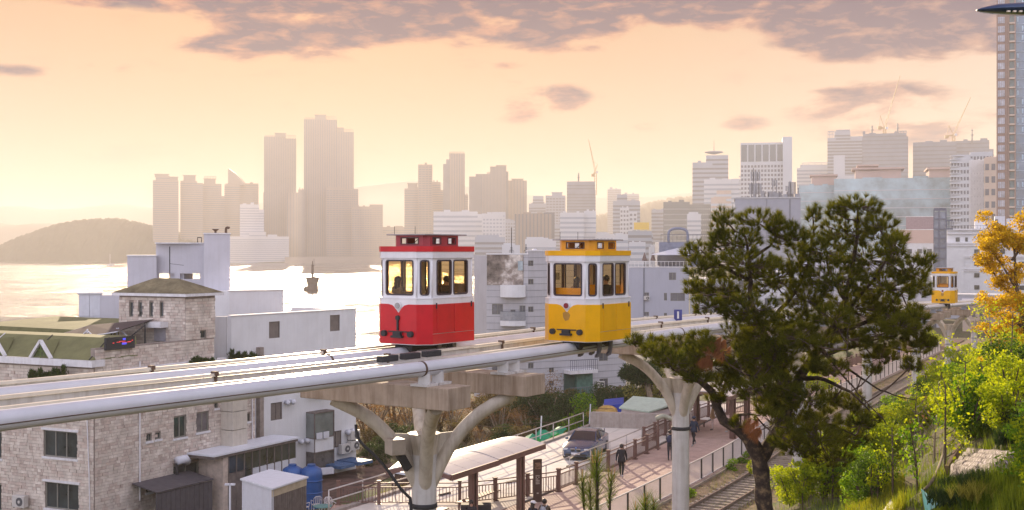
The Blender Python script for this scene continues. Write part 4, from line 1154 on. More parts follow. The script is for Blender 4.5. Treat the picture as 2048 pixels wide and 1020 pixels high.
def stone_house():
    t = thing('stone_house', 'pale stone block house with green roof, lower left behind the track', 'house', (-21.6, 62, 5))
    cA = Vector((-21.6, 62.0)); s_ = Vector((0.47, 0.883)); r_ = Vector((0.883, -0.42)).normalized()
    WS = Wall(cA, cA + s_ * 12.6)
    WF = Wall(cA - r_ * 11.5, cA)
    zt = 14.0; zb = 4.6
    o1 = 0.0
    f1 = WF.rect(88, 155, 862, 915); f2 = WF.rect(91, 158, 966, 1019); f3 = WF.rect(-40, 4, 862, 915); f4 = WF.rect(-40, 4, 966, 1019); f5 = WF.rect(-30, 13, 768, 790)
    s1 = WS.rect(292, 303, 868, 882); s2 = WS.rect(310, 321, 865, 878); s3 = WS.rect(347, 372, 832, 875); s4 = WS.rect(392, 417, 824, 863)
    s5 = WS.rect(292, 304, 971, 984); s6 = WS.rect(312, 323, 965, 978); s7 = WS.rect(346, 397, 927, 966); s8 = WS.rect(486, 500, 827, 843); s9 = WS.rect(429, 436, 805, 816)
    stone_wall(t, WF, zb, zt - 0.05, [f1, f2, f3, f4, f5], individual=110)
    stone_wall(t, WS, zb, 14.9, [s1, s2, s3, s4, s5, s6, s7], T0=0.06, T1=WS.at(428), individual=190)
    stone_wall(t, WS, zb, 13.45, [s8, s9], T0=WS.at(428) + 0.01)
    m_ = MB(); ze = WS.z(435, 720); WS.box(m_, WS.at(240), WS.at(440), ze, ze + 0.14, 0.06, 0.5); m_.build('cornice', M_TRIM, t)
    m_ = MB(); WS.box(m_, WS.at(252), WS.at(430), ze - 1.2, ze - 0.005, 0.06, 0.10); m_.build('cream_panel', mat('cream_render', (0.62, 0.54, 0.46), 0.85, streak=.2), t)
    curtain = mat('grey_curtain_glass', (0.16, 0.14, 0.15), 0.3, var=0.15, vscale=3)
    for r in (f1, f2, f3, f4): window(t, WF, r, 3)
    window(t, WF, f5, 1)
    for r in (s1, s2, s5, s6, s8, s9): window(t, WS, r, 2 if r is not s9 else 1, fw=0.035)
    window(t, WS, s3, 2); window(t, WS, s4, 2, glass=curtain); window(t, WS, s7, 2)
    for W, r in ((WF, f1), (WF, f2)):
        m_ = MB(); W.box(m_, r[0] - 0.12, r[1] + 0.12, r[3] + 0.01, r[3] + 0.13, -0.05, 0.10); m_.build('lintel', M_TRIM, t)
    # roof slab, eave trim and green mansard over the front wing
    back = s_ * 7.6
    A0 = cA - r_ * 11.5; C0 = cA
    m_ = MB(); e0 = A0 - s_ * 0.3; e1 = C0 - s_ * 0.3 + r_ * 0.15
    m_.prism([e0, e1, e1 + s_ * 0.9, e0 + s_ * 0.9], zt - 0.05, zt + 0.30); m_.build('eave', M_TRIM, t)
    i0, i1 = A0 + s_ * 1.55, C0 + s_ * 1.55 - r_ * 0.35; zr = 15.35
    m_ = MB(); b0 = A0 - s_ * 0.2; b1 = C0 - s_ * 0.2 + r_ * 0.05
    m_.poly([(*b0, zt + 0.31), (*b1, zt + 0.31), (*i1, zr), (*i0, zr)]); m_.poly([(*b1, zt + 0.31), (*(b1 + s_ * 3.2), zt + 0.31), (*(i1 + s_ * 1.7), zr), (*i1, zr)])
    m_.poly([(*i0, zr), (*i1, zr), (*(i1 + s_ * 1.7), zr), (*(i0 + s_ * 1.7), zr)])
    for q in (0.30, 0.62, 0.985):
        a = b0.lerp(b1, q); b = i0.lerp(i1, q); m2 = MB(); m2.beam((*a, zt + 0.34), (*b, zr + 0.03), 0.05, 0.03); m2.build('roof_seam', M_TRIM if q < 0.5 else M_DARK, t)
    m_.build('green_roof', M_GREEN_ROOF, t)
    # back terrace roof and parapet course
    m_ = MB(); q0, q1 = A0 + s_ * 1.5, C0 + s_ * 1.5 - r_ * 0.25
    m_.prism([q0, q1, q1 + s_ * 7.0, q0 + s_ * 7.0], 13.9, 14.3); m_.build('terrace_roof', mat('terrace_grey', (0.25, 0.23, 0.21), 0.9), t)
    m_ = MB(); m_.prism([q0 + s_ * 5.5 - r_ * 6, q0 + s_ * 5.5 + r_ * 5.5, q0 + s_ * 12 + r_ * 5.5, q0 + s_ * 12 - r_ * 6], [14.3] * 4, [15.3, 15.2, 15.5, 15.5]); m_.build('green_back_roof', M_GREEN_ROOF, t)
    # triangular dormers
    for px_ in (88, -3):
        tt = WF.at(px_); c = WF.p(tt, zt + 0.30, 0.22)
        m_ = MB(); apex = c + Vector((0, 0, 0.92)); l_ = c - WF.d * 0.75; rr = c + WF.d * 0.75
        m_.beam(l_, apex, 0.16, 0.14); m_.beam(rr, apex, 0.16, 0.14); d = m_.build('dormer_frame', M_TRIM, t)
        m_ = MB(); bk = -WF.n * 1.3
        m_.poly([l_ + bk * 0.1, rr + bk * 0.1, apex + bk * 0.1]); m_.build('dormer_glass', mat('dormer_plants', (0.10, 0.14, 0.04), 0.5, var=0.4, vscale=6), t)
        m_ = MB(); m_.poly([l_, apex, apex + bk]); m_.poly([rr, apex + bk, apex]); m_.build('dormer_roof', M_GREEN_ROOF, t)
        m_ = MB(); m_.beam(c + WF.n * 0.02, apex, 0.03, 0.03); m_.beam(c + WF.n * 0.02 + Vector((0, 0, 0.35)), c + WF.d * 0.3 + Vector((0, 0, 0.5)), 0.03, 0.03); m_.beam(c + WF.n * 0.02 + Vector((0, 0, 0.35)), c - WF.d * 0.3 + Vector((0, 0, 0.5)), 0.03, 0.03); m_.build('dormer_lattice', mat('lattice_green', (0.14, 0.2, 0.05), 0.6), t)
    # stair tower with hipped green roof
    T0, T1 = WS.at(371), WS.at(425); cT = WS.p(T0, 0).xy; LT = 4.9
    WT = Wall(cT - r_ * LT, cT); WTS = Wall(cT, cT + s_ * (T1 - T0 + 0.2))
    slits = [WT.rect(a, b, 604, 633) for a, b in ((259, 267), (277, 285), (299, 307), (320, 328))]
    stone_wall(t, WT, 14.3, 17.35, slits, thick=0.25); stone_wall(t, WTS, 14.9, 17.35, [WTS.rect(400, 412, 661, 676)], thick=0.25)
    for r in slits: window(t, WT, r, 1, fw=0.03, sill=False)
    window(t, WTS, WTS.rect(400, 412, 661, 676), 1, fw=0.04, sill=False)
    o_ = [cT - r_ * (LT + 0.3) - s_ * 0.3, cT + r_ * 0.25 - s_ * 0.3, cT + r_ * 0.25 + s_ * 2.9, cT - r_ * (LT + 0.3) + s_ * 2.9]
    m_ = MB(); m_.prism(o_, 17.36, 17.52); m_.build('tower_eave', M_TRIM, t)
    ra, rb = cT - r_ * (LT - 1.4) + s_ * 1.3, cT - r_ * 1.7 + s_ * 1.3; zz = 18.35
    m_ = MB(); q = [(*p, 17.53) for p in o_]
    m_.poly([q[0], q[1], (*rb, zz), (*ra, zz)]); m_.poly([q[1], q[2], (*rb, zz)]); m_.poly([q[2], q[3], (*ra, zz), (*rb, zz)]); m_.poly([q[3], q[0], (*ra, zz)])
    m_.build('tower_roof', mat('mossy_roof', (0.20, 0.17, 0.10), 0.9, var=0.25, vscale=1.2, streak=0.5), t)
    m_ = MB(); m_.prism([cT - r_ * LT + s_ * 0.25, cT - r_ * 0.25 + s_ * 0.25, cT - r_ * 0.25 + s_ * 2.4, cT - r_ * LT + s_ * 2.4], 14.3, 17.3); m_.build('inner_wall', M_MORTAR, t)
    # metal door and hood at the tower foot
    m_ = MB(); r = WT.rect(311, 333, 655, 682); WT.box(m_, r[0], r[1], r[2], r[3], 0.06, 0.12); m_.build('door', mat('grey_door', (0.36, 0.34, 0.38), 0.5), t)
    m_ = MB(); r = WT.rect(303, 338, 643, 654); WT.box(m_, r[0], r[1], r[2], r[3], 0.06, 0.7); m_.build('door_hood', M_TRIM, t)
    # service riser clad in panels, flat porch roof and glazed porch along the side
    r0, r1 = WS.at(441), WS.at(470)
    for k in range(3):
        za = WS.z(455, 893) + k * 1.0 * 1.08; m_ = MB(); WS.box(m_, r0, r1, za + 0.015, za + 1.06, 0.02, 0.95); m_.build('riser_panel', mat('beige_panel', (0.58, 0.53, 0.46), 0.6, var=0.05, streak=0.3), t, bevel=0.01)
    zr = WS.z(430, 893); p0, p1 = WS.at(372), WS.at(512)
    m_ = MB(); WS.box(m_, p0, p1 + 1.6, zr - 0.10, zr, 0.06, 2.1); m_.build('porch_roof', M_ROOFW, t)
    m_ = MB(); WS.box(m_, p0 + 0.05, p1 + 1.5, zr - 0.26, zr - 0.105, 0.08, 2.02); m_.build('porch_fascia', M_WOODG, t)
    k = 9; a0 = WS.at(405)
    for i in range(k):
        ta = a0 + (p1 + 1.4 - a0) * i / k; tb = a0 + (p1 + 1.4 - a0) * (i + 1) / k
        m_ = MB(); WS.box(m_, ta, ta + 0.07, zb, zr - 0.27, 1.85, 1.93); m_.build('porch_post', M_WOODG, t)
        m_ = MB(); WS.box(m_, ta + 0.08, tb - 0.01, zr - 1.25, zr - 0.3, 1.87, 1.90); m_.build('porch_pane', M_GLASSD, t)
        m_ = MB(); WS.box(m_, ta + 0.08, tb - 0.01, zb, zr - 1.28, 1.86, 1.91)
        m_.build('porch_panel', M_WOODG if i < 2 else (M_GLASSD if i == 2 else M_PANELW), t)
    m_ = MB(); WS.box(m_, a0 - 0.4, a0, zb, zr - 0.27, 0.1, 1.9); m_.build('porch_side', M_STONE2, t)
    # pipes
    for px_, z1 in ((180, 13.5), (277, 14.0), (502, 14.0)):
        tt = WS.at(px_) if px_ > 190 else 0; m_ = MB()
        if px_ > 190: m_.tube([WS.p(tt, z1, 0.10), WS.p(tt, 6.5, 0.10)], 0.045, 6)
        else: m_.tube([WF.p(WF.at(177), 11.2, 0.1), WF.p(WF.at(181), 8.5, 0.1), WF.p(WF.at(183), 6, 0.1)], 0.03, 6)
        m_.build('downpipe', M_TRIM, t)
    # duct above the big side window
    m_ = MB(); m_.tube([WS.p(WS.at(345), WS.z(350, 920), 0.3), WS.p(WS.at(360), WS.z(356, 917), 0.42), WS.p(WS.at(366), WS.z(366, 922), 0.3)], 0.24, 12); m_.build('duct', M_PANELW, t, smooth=True)
    m_ = MB(); m_.tube([WS.p(WS.at(345), WS.z(350, 925), 0.3), WS.p(WS.at(346), WS.z(350, 950), 0.3), WS.p(WS.at(346), WS.z(350, 975), 0.12)], 0.08, 8); m_.build('duct_tail', M_DARK, t)
    ac_unit(WF, WF.at(50), WF.z(50, 1012), 'small air conditioner on the front wall of the stone house, lower left')
    # LED sign lying on the parapet
    tg = thing('led_sign', 'dark LED sign board with glowing red marks on the stone parapet', 'sign', WS.p(WS.at(232), 15.0, 0.1))
    a, b = WS.at(206), WS.at(264); m_ = MB(); WS.box(m_, a, b, 14.92 - 0.15, 15.42, 0.08, 0.22); m_.build('panel', M_DARK, tg, bevel=0.01)
    red = mat('led_red', (0.5, 0.02, 0.02), 0.5, var=0, emit=(1.0, 0.08, 0.10, 0.35)); blu = mat('led_blue', (0.05, 0.05, 0.5), 0.5, var=0, emit=(0.12, 0.12, 1.0, 0.4))
    L = b - a
    for (x, z, w_, h_, m__) in ((0.25, .3, .05, .05, red), (0.42, .33, .12, .03, red), (0.55, .36, .22, .035, red), (0.62, .20, .16, .10, blu), (0.62, .44, .10, .10, blu), (0.80, .32, .12, .03, red), (0.90, .36, .04, .05, red), (.7, .3, .3, .02, red)):
        m_ = MB(); WS.box(m_, a + L * x - L * w_ / 2, a + L * x + L * w_ / 2, 14.8 + z, 14.8 + z + h_, 0.222, 0.228); m_.build('lit_mark', m__, tg)
    # dark net canopy on steel frame over the roof terrace
    tn = thing('shade_canopy', 'dark brown net awning on pale steel frame over the roof terrace', 'awning', (-23, 68, 14.3), 0)
    def Q(px, py, D): return P(px, py, D)
    net = mat('shade_net', (0.085, 0.06, 0.06), 0.9, var=0.12)
    m_ = MB(); a = Q(50, 689, 70); b = Q(180, 650, 70.0); c_ = Q(310, 638, 68.5); d_ = Q(232, 663, 66); e_ = Q(108, 690, 66)
    m_.poly([a, e_, b]); m_.poly([e_, d_, b]); m_.poly([b, d_, c_]); 
    nv = [v + Vector((0, 0, -0.04)) for v in (a, e_, b, d_, c_)]; m_.poly([nv[0], nv[2], nv[1]]); m_.poly([nv[1], nv[2], nv[3]]); m_.poly([nv[2], nv[4], nv[3]]); m_.build('net', net, tn)
    for (px_, D, yt) in ((175, 67.5, 658), (223, 66.5, 664), (234, 67, 656), (290, 67.5, 646)):
        m_ = MB(); m_.tube([Q(px_, yt, D), Vector((PX(px_, D), D, 14.2))], 0.045, 6); m_.build('post', M_PANELW if px_ in (175, 234) else M_DARK, tn)
    for (p0, p1, dk) in (((175, 660), (140, 694), 0), ((175, 662), (212, 692), 0), ((234, 658), (200, 695), 0), ((236, 656), (268, 684), 0), ((290, 650), (240, 690), 1)):
        m_ = MB(); m_.tube([Q(*p0, 67), Q(*p1, 67)], 0.035, 6); m_.build('brace', M_DARK if dk else M_PANELW, tn)
    for (p0, p1) in (((50, 690), (180, 651)), ((180, 651), (310, 639)), ((70, 690), (232, 664)), ((232, 664), (310, 639))):
        m_ = MB(); m_.tube([Q(*p0, 70.2 if p0[1] != 664 and p0[0] != 70 else 66), Q(*p1, 70.2 if p1[0] != 232 else 66)], 0.035, 6); m_.build('rafter', M_PANELW, tn)
    for px_ in (173, 238):
        p = Q(px_ + 4, 682 if px_ < 200 else 676, 66.8); m_ = MB(); m_.box(p, (0.26, 0.2, 0.24)); tag(m_.build('loudspeaker', M_PANELW), 'small white speaker box hanging ' + ('on the left awning post' if px_ < 200 else 'on the right awning post'), 'speaker')
    # antenna mast on the tower roof
    m_ = MB(); m_.tube([Vector((*ra, 17.9)) + Vector((0.9, 0, 0)), Vector((*ra, 20.2)) + Vector((0.9, 0, 0))], 0.03, 6); m_.tube([Vector((*ra, 19.2)) + Vector((0.9, 0, 0)), Vector((*ra, 19.1)) + Vector((1.7, 0.1, 0))], 0.012, 5)
    tag(m_.build('aerial_mast', M_DARK), 'thin aerial mast on the hipped roof of the stone tower', 'antenna')
    return WS, WF, zr
WS, WF, _zr = stone_house()

def grey_blocks():
    t = thing('office_building', 'lavender grey windowless building with a tall shaft behind the stone tower', 'building', (-24, 87, 5))
    def bx(px0, px1, py, D, dep, z0=5.0, hole=None, m=M_GREYW, nm='block'):
        FM = fitM(px0, px1, D); x0, x1 = PX(px0, D), PX(px1, D); z1 = PZ(py, D)
        m_ = MB(FM)
        if not hole: m_.box(((x0 + x1) / 2, D + dep / 2, (z0 + z1) / 2), (x1 - x0, dep, z1 - z0))
        else:
            W = Wall((x0, D), (x1, D)); hs = [(PX(h[0], D) - x0, PX(h[1], D) - x0, PZ(h[3], D), PZ(h[2], D)) for h in hole]
            o = flat_wall(t, W, z0, z1, hs, m=m, thick=0.3)
            m_.box(((x0 + x1) / 2, D + dep - 0.2, (z0 + z1) / 2), (x1 - x0, 0.01, 0.01))
            m_ = MB(); m_.box(((x0 + x1) / 2, D + 1.5, (z0 + PZ(560, D)) / 2), (x1 - x0, 2.4, PZ(560, D) - z0)); m_.box(((x0 + x1) / 2, D + 1.5, (PZ(545, D) + z1) / 2), (x1 - x0 - 0.02, 2.4, z1 - PZ(545, D))); m_.box((PX(352, D), D + 1.5, PZ(552, D)), (PX(362, D) - PX(318, D) - 0.6, 2.4, 0.9))
        return m_.build(nm, m, t)
    bx(408, 460, 468, 86.0, 5, nm='shaft'); bx(312, 409.5, 487, 87.2, 4, hole=[(316, 349, 547, 558), (360, 400, 547, 558)], nm='core')
    bx(255, 313, 512, 86.5, 5, nm='side_block'); bx(200, 256, 590, 84.5, 5, nm='side_block')
    FM = fitM(158, 201, 84)
    for i in range(3):
        for j in range(2):
            D = 84.0; m_ = MB(FM); x0 = PX(158 + j * 21.4, D); x1 = PX(158 + (j + 1) * 21.4, D) - 0.02; z1 = PZ(588, D) - i * 1.55
            m_.box(((x0 + x1) / 2, D + 2, z1 - 0.77), (x1 - x0, 4, 1.53)); m_.build('cladding_panel', M_PANELW, t)
    m_ = MB(FM); m_.box((PX(180, 84), 86, PZ(588, 84) + 0.06), (1.8, 4.2, 0.12)); m_.build('coping', M_TRIM, t)
    for (px0, px1, py, D, dep) in ((408, 460, 468, 86.0, 5), (312, 409, 487, 87.2, 3), (255, 313, 512, 86.5, 5)):
        m_ = MB(fitM(px0, px1, D)); x0, x1 = PX(px0, D), PX(px1, D); m_.box(((x0 + x1) / 2, D + dep / 2, PZ(py, D) + 0.03), (x1 - x0 + 0.12, dep + 0.12, 0.08)); m_.build('coping', M_TRIM, t)
    m_ = MB(); m_.tube(catmull([P(452, 469, 87), P(452, 458, 87), P(455, 455, 87), P(459, 456, 87)], 0.05), 0.09, 8); tag(m_.build('vent_pipe', M_RUST), 'rusty bent vent pipe on top of the grey shaft', 'pipe')
    m_ = MB(); m_.lathe([(0.08, 0), (0.08, 0.2), (0.28, 0.36), (0.02, 0.36)], P(431, 468, 87), 10); tag(m_.build('vent_cowl', M_RUST), 'small flared vent cowl on top of the grey shaft', 'vent')
    m_ = MB()
    for a in (395, 403): m_.tube([P(a, 487, 88), P(a, 475, 88)], 0.03, 5)
    m_.tube([P(395, 475, 88), P(403, 475, 88)], 0.03, 5); tag(m_.build('roof_ladder', M_DARK), 'small roof ladder hoop left of the grey shaft', 'ladder')
grey_blocks()

def white_house():
    t = thing('white_house', 'white rendered building with bay windows behind the stone house', 'building', (-14, 78, 5.5))
    A = Vector((PX(514, 74.6), 74.6)); A = Vector((PX(463, 73.0), 73.0)); B = Vector((PX(712, 82.0), 82.0))
    W = Wall(A, B); z1 = PZ(633, 73.0); z0 = 5.0
    nb = -W.n.xy
    H = [W.rect(538, 560, 643, 676), W.rect(660, 680, 630, 662), W.rect(541.5, 564.5, 805, 840), W.rect(570, 592, 883, 918), W.rect(662, 683, 862, 895)]
    flat_wall(t, W, z0, z1, H, m=M_WHITE)
    blind = mat('taupe_glass', (0.20, 0.17, 0.16), 0.3, var=0.1)
    for r in H: window(t, W, r, 1 if r in H[:2] else 2, frame=M_WOODG, glass=blind, fw=0.04, sill=False)
    Wl = Wall(A - Vector((2.6, 0.15)), A); flat_wall(t, Wl, z0, z1, m=M_WHITE)
    Wr = Wall(B, B + nb * 6); flat_wall(t, Wr, z0, z1, m=M_WHITE)
    m_ = MB(); m_.prism([A - Vector((2.5, 0)), A + W.d.xy * 0.1 + nb * 0.26, B + nb * 0.26, B + nb * 6, A + nb * 7 - Vector((2.5, 0))], z1 - 0.9, z1 - 0.55); m_.build('roof_terrace', mat('terrace_brown', (0.30, 0.22, 0.17), 0.9), t)
    m_ = MB(); W.box(m_, -0.02, W.L + 0.05, z1, z1 + 0.07, -0.32, 0.05); m_.build('coping', M_TRIM, t)
    m_ = MB(); 
    for px_ in (459,): m_.tube([Wl.p(Wl.L - 0.25, z1, 0.05), Wl.p(Wl.L - 0.25, z0, 0.05)], 0.03, 6)
    m_.build('downpipe', M_TRIM, t)
    # upper block at the back
    C0 = Vector((PX(457, 83), 83)); C1 = Vector((PX(567, 85.5), 85.5)); W2 = Wall(C0, C1); m_ = MB(); m_.prism([C0, C1, C1 + nb * 4, C0 + nb * 4], z0, PZ(583, 83)); m_.build('upper_block', M_WHITE, t)
    m_ = MB(); W2.box(m_, 0, W2.L, PZ(583, 83), PZ(583, 83) + 0.07, -0.3, 0.06); m_.build('coping', M_TRIM, t)
    # solid dark strip standing in for the shaded gap beside the stone house
    m_ = MB(); q = W.at(512); W.box(m_, q, W.at(520), z0, z1 - 2, 0.01, 0.35); m_.build('gap_shade_strip', M_MORTAR, t)
    # projecting bay with two glazed boxes
    b0, b1 = W.at(612), W.at(640.0); off = 0.75
    za, zb_, zc, zd = W.z(628, 920), W.z(628, 903), W.z(628, 873), W.z(628, 822)
    def bay(z0_, z1_, m, nm, o=off):
        m_ = MB(); W.box(m_, b0, b1 + 0.55, z0_, z1_, 0.0, o); return m_.build(nm, m, t)
    bay(z1 - 5.3, z1 - 3.4, M_WHITE, 'bay_wall'); bay(W.z(628, 900), W.z(628, 874), M_WHITE, 'bay_wall')
    bay(W.z(628, 872), W.z(628, 824), mat('bay_glass', (0.20, 0.22, 0.21), 0.2, var=0.25, vscale=0.5, spec=0.7), 'bay_window', off - 0.05)
    bay(5.2, W.z(628, 901), mat('bay_glass_dark', (0.12, 0.11, 0.11), 0.2, var=0.25), 'bay_window', off - 0.05)
    m_ = MB(); bay(W.z(628, 874), W.z(628, 872), M_WOODG, 'bay_frame', off + 0.03); bay(W.z(628, 902), W.z(628, 900), M_WOODG, 'bay_frame', off + 0.03); bay(W.z(628, 824), W.z(628, 821.5), M_WOODG, 'bay_frame', off + 0.03)
    for x in (b0, b1 + 0.50):
        m_ = MB(); W.box(m_, x, x + 0.06, 5.2, W.z(628, 822), off - 0.04, off + 0.02); m_.build('bay_post', M_WOODG, t)
    for k in range(2):
        m_ = MB(); c = W.p(b0 + 0.35 + k * 0.62, W.z(628, 868), off + 0.12); m_.box(c, (0.52, 0.04, 0.42), W.ang); m_.build('vent_flap', M_PANELW, t)
    # vents and air conditioners
    k = 0
    for (px_, py_, lb) in ((577, 803, 'upper left'), (605, 881, 'middle'), (698, 862, 'right')):
        tt = W.at(px_); z = W.z(px_, py_); tv = thing('vent_hood', f'pair of white tubular vents on the white building, the {lb} pair', 'vent', W.p(tt, z, 0.1), W.ang, 'wall vents of the white building')
        for dx in (-0.28, 0.22):
            m_ = MB(); m_.tube([W.p(tt + dx, z, 0.0), W.p(tt + dx, z, 0.28), W.p(tt + dx - 0.2, z - 0.05, 0.42)], 0.14, 10); m_.build('vent_pipe', M_PANELW, tv, smooth=True)
    ac_unit(W, W.at(647), W.z(647, 893), 'white air conditioner under the bay window of the white building')
    ac_unit(W, W.at(682), W.z(682, 906), 'lower air conditioner right of the bay window', 1.0)
    ac_unit(W, W.at(700), W.z(700, 899), 'lower one of the two stacked air conditioners at the corner', 1.0)
    ac_unit(W, W.at(701), W.z(700, 899) + 0.7, 'upper one of the two stacked air conditioners at the corner', 1.0)
    # blue decking and tanks
    m_ = MB(); c0 = W.p(W.at(640), 5.9, 0.1); 
    tb = thing('platform', 'low blue painted platform along the foot of the white building', 'platform', (c0.x, c0.y, 5.0))
    for k in range(2):
        m_ = MB(); a, b = W.at(636 + k * 36), W.at(666 + k * 36) - 0.03; W.box(m_, a, b, 5.75, 5.95, 0.05, 2.0); m_.build('blue_panel', mat('blue_deck', (0.06, 0.13, 0.27), 0.6, var=0.1), tb)
    for k, (px_, py_) in enumerate(((553, 928), (591, 932))):
        D = 70.0; c = P(px_ + 32, 952, D); c.z = 4.95
        tt = thing('water_tank', ('left' if k == 0 else 'right') + ' one of two round blue plastic water tanks by the white building', 'water tank', c, 0, 'blue water tanks')
        m_ = MB(); m_.lathe([(0.62, 0), (0.64, 0.3), (0.62, 1.6), (0.64, 1.95), (0.55, 2.3), (0.28, 2.45), (0.01, 2.47)], c, 24); m_.build('body', M_BLUE, tt, smooth=True, auto=50)
        m_ = MB(); m_.lathe([(0.24, 2.42), (0.24, 2.56), (0.01, 2.58)], c, 18); m_.build('lid', M_BLUE, tt)
        for zz in (0.9, 1.6):
            m_ = MB(); m_.lathe([(0.63, zz), (0.67, zz + 0.04), (0.63, zz + 0.08)], c, 24); m_.build('rib', M_BLUE, tt)
    return W
WW = white_house()

def yard():
    # shed with sheet roof
    D = 62.0; t = thing('shed', 'small shed with bright flat sheet roof in the yard', 'shed', (-11, 63, 5))
    roofz = PZ(955, 60)
    a = P(480, 962, 1); 
    c = [P(480, 958, 60.5), P(553, 979, 58.6), P(617, 954, 62.5), P(535, 937, 65.0)]
    zr = sum(p.z for p in c) / 4
    c = [Vector((p.x, p.y, zr)) for p in c]
    def fix(px, py): D_ = (CAMZ - 8.35) * F / (py - HY); return Vector((PX(px, D_), D_, 8.35))
    c = [fix(480, 957), fix(545, 977), fix(617, 953), fix(540, 938)]
    m_ = MB(); m_.prism([(p.x, p.y) for p in c], 8.27, 8.35); m_.build('roof', M_ROOFW, t)
    cen = sum(c, Vector()) / 4; w_ = [cen + (p - cen) * 0.94 for p in c]
    for i, (j, m__, nm) in enumerate(((0, M_PANELW, 'side_wall'), (1, M_WOODG, 'plank_wall'), (2, M_WOODG, 'plank_wall'), (3, M_PANELW, 'side_wall'))):
        Wq = Wall(w_[j].xy, w_[(j + 1) % 4].xy)
        if nm == 'plank_wall':
            n = 16
            for k in range(n):
                m_ = MB(); Wq.box(m_, Wq.L * k / n + 0.008, Wq.L * (k + 1) / n - 0.008, 4.9, 7.9, -0.05, rnd.uniform(-0.012, 0.012)); m_.build('plank', M_WOODG, t)
            m_ = MB(); Wq.box(m_, 0, Wq.L, 7.9, 8.26, -0.06, 0.02); m_.build('fascia', mat('cream_board', (0.50, 0.42, 0.30), 0.7), t)
        else:
            m_ = MB(); Wq.box(m_, 0, Wq.L, 4.9, 8.26, -0.06, 0.0); m_.build(nm, m__, t)
    # dark lean-to below the side windows of the stone house
    t = thing('lean_to', 'dark slatted lean-to against the stone house side wall', 'lean-to', WS.p(WS.at(330), 5, 0.5))
    a, b = WS.at(262), WS.at(376); m_ = MB(); q = [WS.p(a, 7.45, 0.06), WS.p(b, 7.45, 0.06), WS.p(b, 7.15, 1.9), WS.p(a, 7.15, 1.9)]
    dk = mat('dark_slate_roof', (0.09, 0.08, 0.09), 0.7, var=0.15, streak=0.2)
    m_.slab(q, 0.06, (0, 0, 1)); m_.build('roof', dk, t)
    n = 12
    for k in range(n):
        m_ = MB(); x = a + (b - a) * k / n; WS.box(m_, x + 0.01, x + (b - a) / n - 0.01, 4.8, 7.1, 1.78, 1.82); m_.build('slat', dk, t)
    # lamp post in the yard
    p = P(460, 1015, 56.0); t = thing('yard_lamp', 'slim pale lamp post with twin heads in the yard', 'lamp post', (p.x, p.y, 5))
    m_ = MB(); m_.tube([(p.x, p.y, 5), (p.x, p.y, PZ(970, 56))], 0.05, 8); m_.build('pole', M_PANELW, t)
    for sx in (-1, 1):
        m_ = MB(); m_.box((p.x + sx * 0.13, p.y, PZ(970, 56) + 0.03), (0.22, 0.16, 0.08)); m_.build('lamp_head', M_PANELW, t)
    # plastic chairs and tables at the bottom
    def chair(x, y, rz, lb, z=6.1):
        t = thing('plastic_chair', lb, 'chair', (x, y, z), rz, 'white plastic garden chairs'); W_ = mat('white_plastic', (0.72, 0.68, 0.70), 0.4, var=0.02)
        m_ = MB(); m_.box((0, 0, 0.42), (0.46, 0.44, 0.035)); m_.build('seat', W_, t, local=True, bevel=0.01)
        for sx in (-.2, .2):
            for sy in (-.19, .19): m2 = MB(); m2.beam((sx * 1.1, sy * 1.1, 0), (sx, sy, 0.42), .045, .045); m2.build('leg', W_, t, local=True)
            m2 = MB(); m2.tube([(sx * 1.15, -.18, .42), (sx * 1.2, -.2, .64), (sx * 1.2, .18, .66)], .022, 6); m2.build('armrest', W_, t, local=True)
        m_ = MB(); pts = [(-.22, .2, .42), (-.22, .25, .8), (-.12, .27, .9), (.12, .27, .9), (.22, .25, .8), (.22, .2, .42)]; m_.tube(pts, .022, 6); m_.build('back_frame', W_, t, local=True)
        for sx in (-.11, 0, .11): m2 = MB(); m2.beam((sx, .22, .45), (sx, .27, .88), .05, .015); m2.build('back_slat', W_, t, local=True)
    def at(px, py, z): D_ = (CAMZ - z) * F / (py - HY); return PX(px, D_), D_
    for i, (px_, py_, rz, lb) in enumerate(((607, 1030, 2.8, 'white plastic chair left of the others behind the lower rail'), (633, 1025, 3.6, 'white plastic chair in the middle behind the lower rail'), (660, 1030, 0.6, 'white plastic chair at right behind the lower rail'))):
        x, y = at(px_, py_, 6.1); chair(x, y, rz, lb)
    x, y = at(645, 1040, 6.1); t = thing('garden_table', 'round teal garden table among the plastic chairs', 'table', (x, y, 6.1)); m_ = MB(); m_.lathe([(0.5, 0.70), (0.5, 0.73), (0.01, 0.735)], (0, 0, 0), 20); m_.build('tabletop', mat('teal_top', (0.08, 0.25, 0.24), 0.4), t, local=True); m_ = MB(); m_.lathe([(0.2, 0), (0.03, 0.1), (0.03, 0.7)], (0, 0, 0), 10); m_.build('leg', M_PANELW, t, local=True)
    # white crates and scrap by the blue platform
    for i, (px_, py_, w_, lb) in enumerate(((652, 947, 0.9, 'white foam crate, left of three beside the blue platform'), (672, 938, 0.8, 'white foam crate, middle of three beside the blue platform'), (697, 928, 1.0, 'white foam crate, right of three beside the blue platform'))):
        D_ = (CAMZ - 5.6) * F / (py_ - HY); m_ = MB()
        x_ = PX(px_, D_); m_.box((x_, D_, 5.62), (w_, 0.5, 0.06), 0.5 + i * 0.2)
        ca, sa = math.cos(0.5 + i * 0.2), math.sin(0.5 + i * 0.2)
        for (ox, oy, sx, sy) in ((0, -.23, w_, .05), (0, .23, w_, .05), (-w_ / 2 + .025, 0, .05, .41), (w_ / 2 - .025, 0, .05, .41)):
            m_.box((x_ + ox * ca - oy * sa, D_ + ox * sa + oy * ca, 5.80), (sx, sy, 0.30), 0.5 + i * 0.2)
        tag(m_.build('foam_crate', M_PANELW), lb, 'crate', 'white crates by the platform')
yard()
m_ = MB(); pts = []
